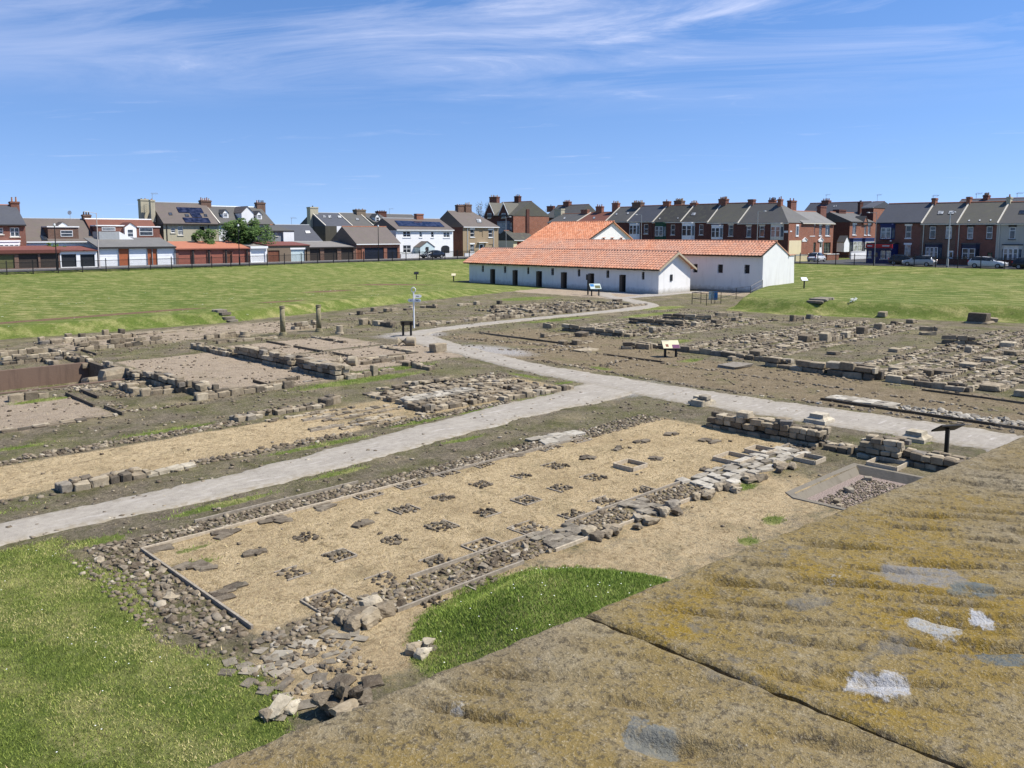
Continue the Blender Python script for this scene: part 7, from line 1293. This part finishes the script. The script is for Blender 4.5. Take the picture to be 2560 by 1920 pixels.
# ------------------------------------------------------------------ trees and shrubs
def tree(name, label, base, ctr, rad, n, leaf, lm='leaf', limbs=9, cat='tree', seed=1, lobes=14):
    r = random.Random(seed); t = thing(name, label, cat, base); b = Vector(base); c = Vector(ctr); tip = c + Vector((0, 0, rad[2] * .3))
    mb = MB(); mb.tube([b - Vector((0, 0, .2)), b.lerp(c, .45) + Vector((.1, .1, 0)), tip], [rad[2] * .075, rad[2] * .055, .03], 8); tips = []
    for i in range(limbs):
        a = i * 2.4; s_ = b.lerp(c, .35 + .5 * r.random()); e = c + Vector((math.cos(a) * rad[0] * r.uniform(.5, .9), math.sin(a) * rad[1] * r.uniform(.5, .9), rad[2] * r.uniform(-.4, .8))); m_ = s_.lerp(e, .5) + Vector((0, 0, .15)); mb.tube([s_, m_, e], [rad[2] * .03, rad[2] * .018, .012], 5); tips.append(e)
    mb.build('trunk', 'bark', t)
    LB = [(c + Vector((r.gauss(0, .45) * rad[0], r.gauss(0, .45) * rad[1], r.gauss(0, .42) * rad[2])), r.uniform(.25, .48)) for _ in range(lobes)] + [(e, .3) for e in tips]; V = []; Fs = []
    for i in range(n):
        lc, lr = LB[r.randrange(len(LB))]; d = Vector((r.gauss(0, 1), r.gauss(0, 1), r.gauss(0, 1))).normalized() * (lr * r.random() ** .35); p = lc + Vector((d.x * rad[0], d.y * rad[1], d.z * rad[2])); u = Vector((r.gauss(0, 1), r.gauss(0, 1), r.gauss(0, .6))).normalized(); w = u.orthogonal().normalized(); s_ = leaf * r.uniform(.6, 1.3); k = len(V)
        V += [tuple(p - u * s_), tuple(p + w * s_ * .5), tuple(p + u * s_), tuple(p - w * s_ * .5)]; Fs.append((k, k + 1, k + 2, k + 3))
    me = bpy.data.meshes.new('crown'); me.from_pydata([(v[0] - c.x, v[1] - c.y, v[2] - c.z) for v in V], [], Fs); me.materials.append(M[lm]); o = bpy.data.objects.new('crown', me); place(o, t, c); return t
def treeat(name, label, x0, x1, yt, yb_, Y, **kw):
    a = onY((x0 + x1) / 2, yb_, Y); l = onY(x0, yb_, Y); rr_ = onY(x1, yb_, Y); tp = onY((x0 + x1) / 2, yt, Y); hw = (rr_.x - l.x) / 2 * .72; zc = (tp.z + a.z) / 2; tree(name, label, (a.x, Y, 2.2), (a.x, Y, zc), (hw, hw, (tp.z - a.z) / 2 * 1.05), **kw)
treeat('bushy_tree', 'dense green tree standing before the white house with dormers', 546, 672, 547, 640, 123.0, n=8000, leaf=.2, seed=3, lobes=20); treeat('shrub', 'loose grey-green shrub before the cream house', 478, 552, 574, 632, 122.6, n=2600, leaf=.16, seed=5, cat='shrub'); treeat('hedge_bush', 'low green bush behind the red fascia garages', 104, 160, 612, 632, 123.4, n=900, leaf=.16, seed=6, cat='shrub')
treeat('bare_tree', 'sparse twiggy tree behind the Victorian house', 1186, 1226, 508, 600, 150.0, n=1500, leaf=.13, lm='leaf_bare', seed=8, limbs=22); treeat('bare_tree', 'thin twiggy tree beyond the brick gable', 1345, 1372, 525, 600, 165.0, n=700, leaf=.12, lm='leaf_bare', seed=9, limbs=18)
q = WZ('F', 520, 100); treeb = tree('flowering_shrub', 'small white flowering shrub at the foot of the mound', (q.x, q.y, zg(q.x, q.y)), (q.x, q.y, zg(q.x, q.y) + .2), (.3, .3, .22), 260, .04, 'daisy', 5, 'shrub', 11, 8)
# satellite dish pole and aerials
def aerial(label, x, y0, y1, Y=None, X=None, kind='yagi'):
    p = onY(x, y1, Y) if Y else onX(x, y1, X); q = onY(x, y0, Y) if Y else onX(x, y0, X); t = thing('roof_aerial', label, 'aerial', tuple(p)); MB().tube([tuple(p - Vector((0, 0, .6))), (p.x, p.y, q.z)], .03, 5).build('mast', 'grey_metal', t); top = Vector((p.x, p.y, q.z))
    if kind == 'dish': MB().tube([tuple(top), tuple(top - FW * .12)], [.05, .3], 10).build('dish', 'dish_grey', t)
    else:
        u = Vector((RT.x, RT.y, 0)); MB().tube([tuple(top - u * .2), tuple(top + u * .9)], .02, 4).build('boom', 'grey_metal', t)
        for i in range(5): c = top + u * (i * .2); MB().tube([tuple(c - FW * .3 + Vector((0, 0, .12))), tuple(c + FW * .3 - Vector((0, 0, .12)))], .014, 4).build('element', 'grey_metal', t)
aerial('small satellite dish on a mast above the mottled slate roof', 176, 532, 549, Y=129.7, kind='dish'); aerial('aerial above the cream house chimney', 381, 484, 500, Y=132); aerial('aerial above the sunlit bare brick gable', 2193, 487, 503, X=175); aerial('aerial beyond the first right-hand chimney', 2332, 489, 508, X=140); aerial('aerial beyond the second right-hand chimney', 2440, 484, 500, X=140); aerial('aerial on the side street chimney', 2065, 487, 498, X=176); aerial('aerial over the slate barn', 729, 545, 563, Y=131); aerial('aerial above the far roofs', 974, 522, 536, Y=164); aerial('aerial over the last right-hand chimney', 2542, 483, 500, X=140)

# ------------------------------------------------------------------ grass blades, straw and daisies
NR = np.random.default_rng(5)
def blades(name, label, x, y, h, w, mat, lean=.5, lift=0.0):
    n = len(x); z = zground(x, y) + lift; a = NR.uniform(0, 2 * np.pi, n); l = NR.uniform(.2, lean, n) * h; b = NR.uniform(0, 2 * np.pi, n); dx, dy = np.cos(a) * w / 2, np.sin(a) * w / 2
    V = np.stack([np.stack([x - dx, y - dy, z - .01], -1), np.stack([x + dx, y + dy, z - .01], -1), np.stack([x + np.cos(b) * l, y + np.sin(b) * l, z + h], -1)], 1).reshape(-1, 3); me = bpy.data.meshes.new(name)
    me.vertices.add(3 * n); me.vertices.foreach_set('co', V.ravel()); me.loops.add(3 * n); me.loops.foreach_set('vertex_index', np.arange(3 * n, dtype=np.int32)); me.polygons.add(n); me.polygons.foreach_set('loop_start', np.arange(0, 3 * n, 3, dtype=np.int32)); me.update(calc_edges=True)
    me.materials.append(M[mat]); o = bpy.data.objects.new(name, me); COL.objects.link(o); return tag(o, label, 'grass', None, 'stuff')
def sample(n, x0, x1, y0, y1, f):
    x = NR.uniform(x0, x1, n); y = NR.uniform(y0, y1, n); k = NR.uniform(0, 1, n) < f(x, y); return x[k], y[k]
gi = lambda A: (lambda x, y: A[np.clip(np.searchsorted(gy, y) - 1, 0, ny - 1), np.clip(np.searchsorted(gx, x) - 1, 0, nx - 1)])
fg, fd = gi(grass), gi(dry)
x, y = sample(210000, -3.5, 5.6, 7.5, 19.6, lambda x, y: fg(x, y) > .35); blades('lawn_grass', 'rough lawn grass with yellow dry clumps beside the granary end', x, y, NR.uniform(.014, .048, len(x)), NR.uniform(.008, .016, len(x)), 'blade', 1.3)
x, y = sample(150000, 7, 13.8, 4.8, 11.3, lambda x, y: (fg(x, y) > .5) & (x > 5.2)); blades('bank_grass', 'lush green grass on the bank below the parapet', x, y, NR.uniform(.02, .06, len(x)), NR.uniform(.008, .016, len(x)), 'blade_lush', 1.1)
x, y = sample(260000, 4, 48, 8, 47, lambda x, y: (fg(x, y) > .3) & (fg(x, y) < .99)); blades('weed_grass', 'green weeds and grass tufts along the paths and gravel', x, y, NR.uniform(.02, .07, len(x)), NR.uniform(.012, .03, len(x)), 'blade_lush', .9)
x, y = sample(90000, 6.2, 24, 12.4, 17.3, lambda x, y: NR.uniform(0, 1, len(x)) < .6); blades('bleached_straw', 'short bleached grass on the granary floor', x, y, NR.uniform(.004, .028, len(x)), NR.uniform(.008, .02, len(x)), 'straw', 2.5)
x, y = sample(60000, -6, 62, 9, 56, lambda x, y: (fd(x, y) > .4) | (NR.uniform(0, 1, len(x)) < .35)); blades('dry_weeds', 'dry weeds scattered over the gravel', x, y, NR.uniform(.02, .07, len(x)), NR.uniform(.01, .025, len(x)), 'straw', 1.6)
x, y = sample(200, 5.2, 14.5, 5, 11.2, lambda x, y: (fg(x, y) > .6) & (x > 5.2)); x2, y2 = sample(1600, -3, 5.4, 11, 19, lambda x, y: (fg(x, y) > .6) & (NR.uniform(0, 1, len(x)) < np.exp(-((x - 4.2) ** 2) / .8))); x3, y3 = sample(900, 8, 60, 60, 80, lambda x, y: np.sin(x * .8) * np.cos(y * .9) > .55)
xx = np.concatenate([x, x2[:30], x3]); yy = np.concatenate([y, y2[:30], y3]); V = []; Fs = []
for a, b in zip(xx, yy):
    z = zg(a, b) + (.06 if b < 30 else .1); s_ = .011 if b < 30 else .05; k = len(V); V += [(a + s_ * math.cos(t), b + s_ * math.sin(t), z + s_ * .3 * math.sin(3 * t)) for t in (0, 1.05, 2.1, 3.14, 4.19, 5.24)]; Fs.append(tuple(range(k, k + 6)))
me = bpy.data.meshes.new('daisies'); me.from_pydata(V, [], Fs); me.materials.append(M['daisy']); o = bpy.data.objects.new('daisies', me); COL.objects.link(o); tag(o, 'white daisies scattered through the turf', 'flowers', None, 'stuff')

# pebbles scattered over the gravel
r_ = random.Random(99); xf = []
for i in range(9000):
    x, y = r_.uniform(3, 62), r_.uniform(9, 57)
    if fg(np.array([x]), np.array([y]))[0] > .3 or fd(np.array([x]), np.array([y]))[0] > .5 and r_.random() < .85: continue
    if grid_noise(x, y, .35, 4.0) < -.05 and r_.random() < .8: continue
    d = r_.uniform(.03, .1) * (1 + y * .012); xf.append((6 + r_.randrange(12), (x, y, zg(x, y) + d * .15), r_.uniform(0, 6.3), .1, (d * r_.uniform(.8, 1.4), d, d * .6)))
tag(joined('pebbles', COB_A, xf, 'cobble_i', None, True), 'small stones scattered over the weedy gravel', 'pebbles', None, 'stuff')
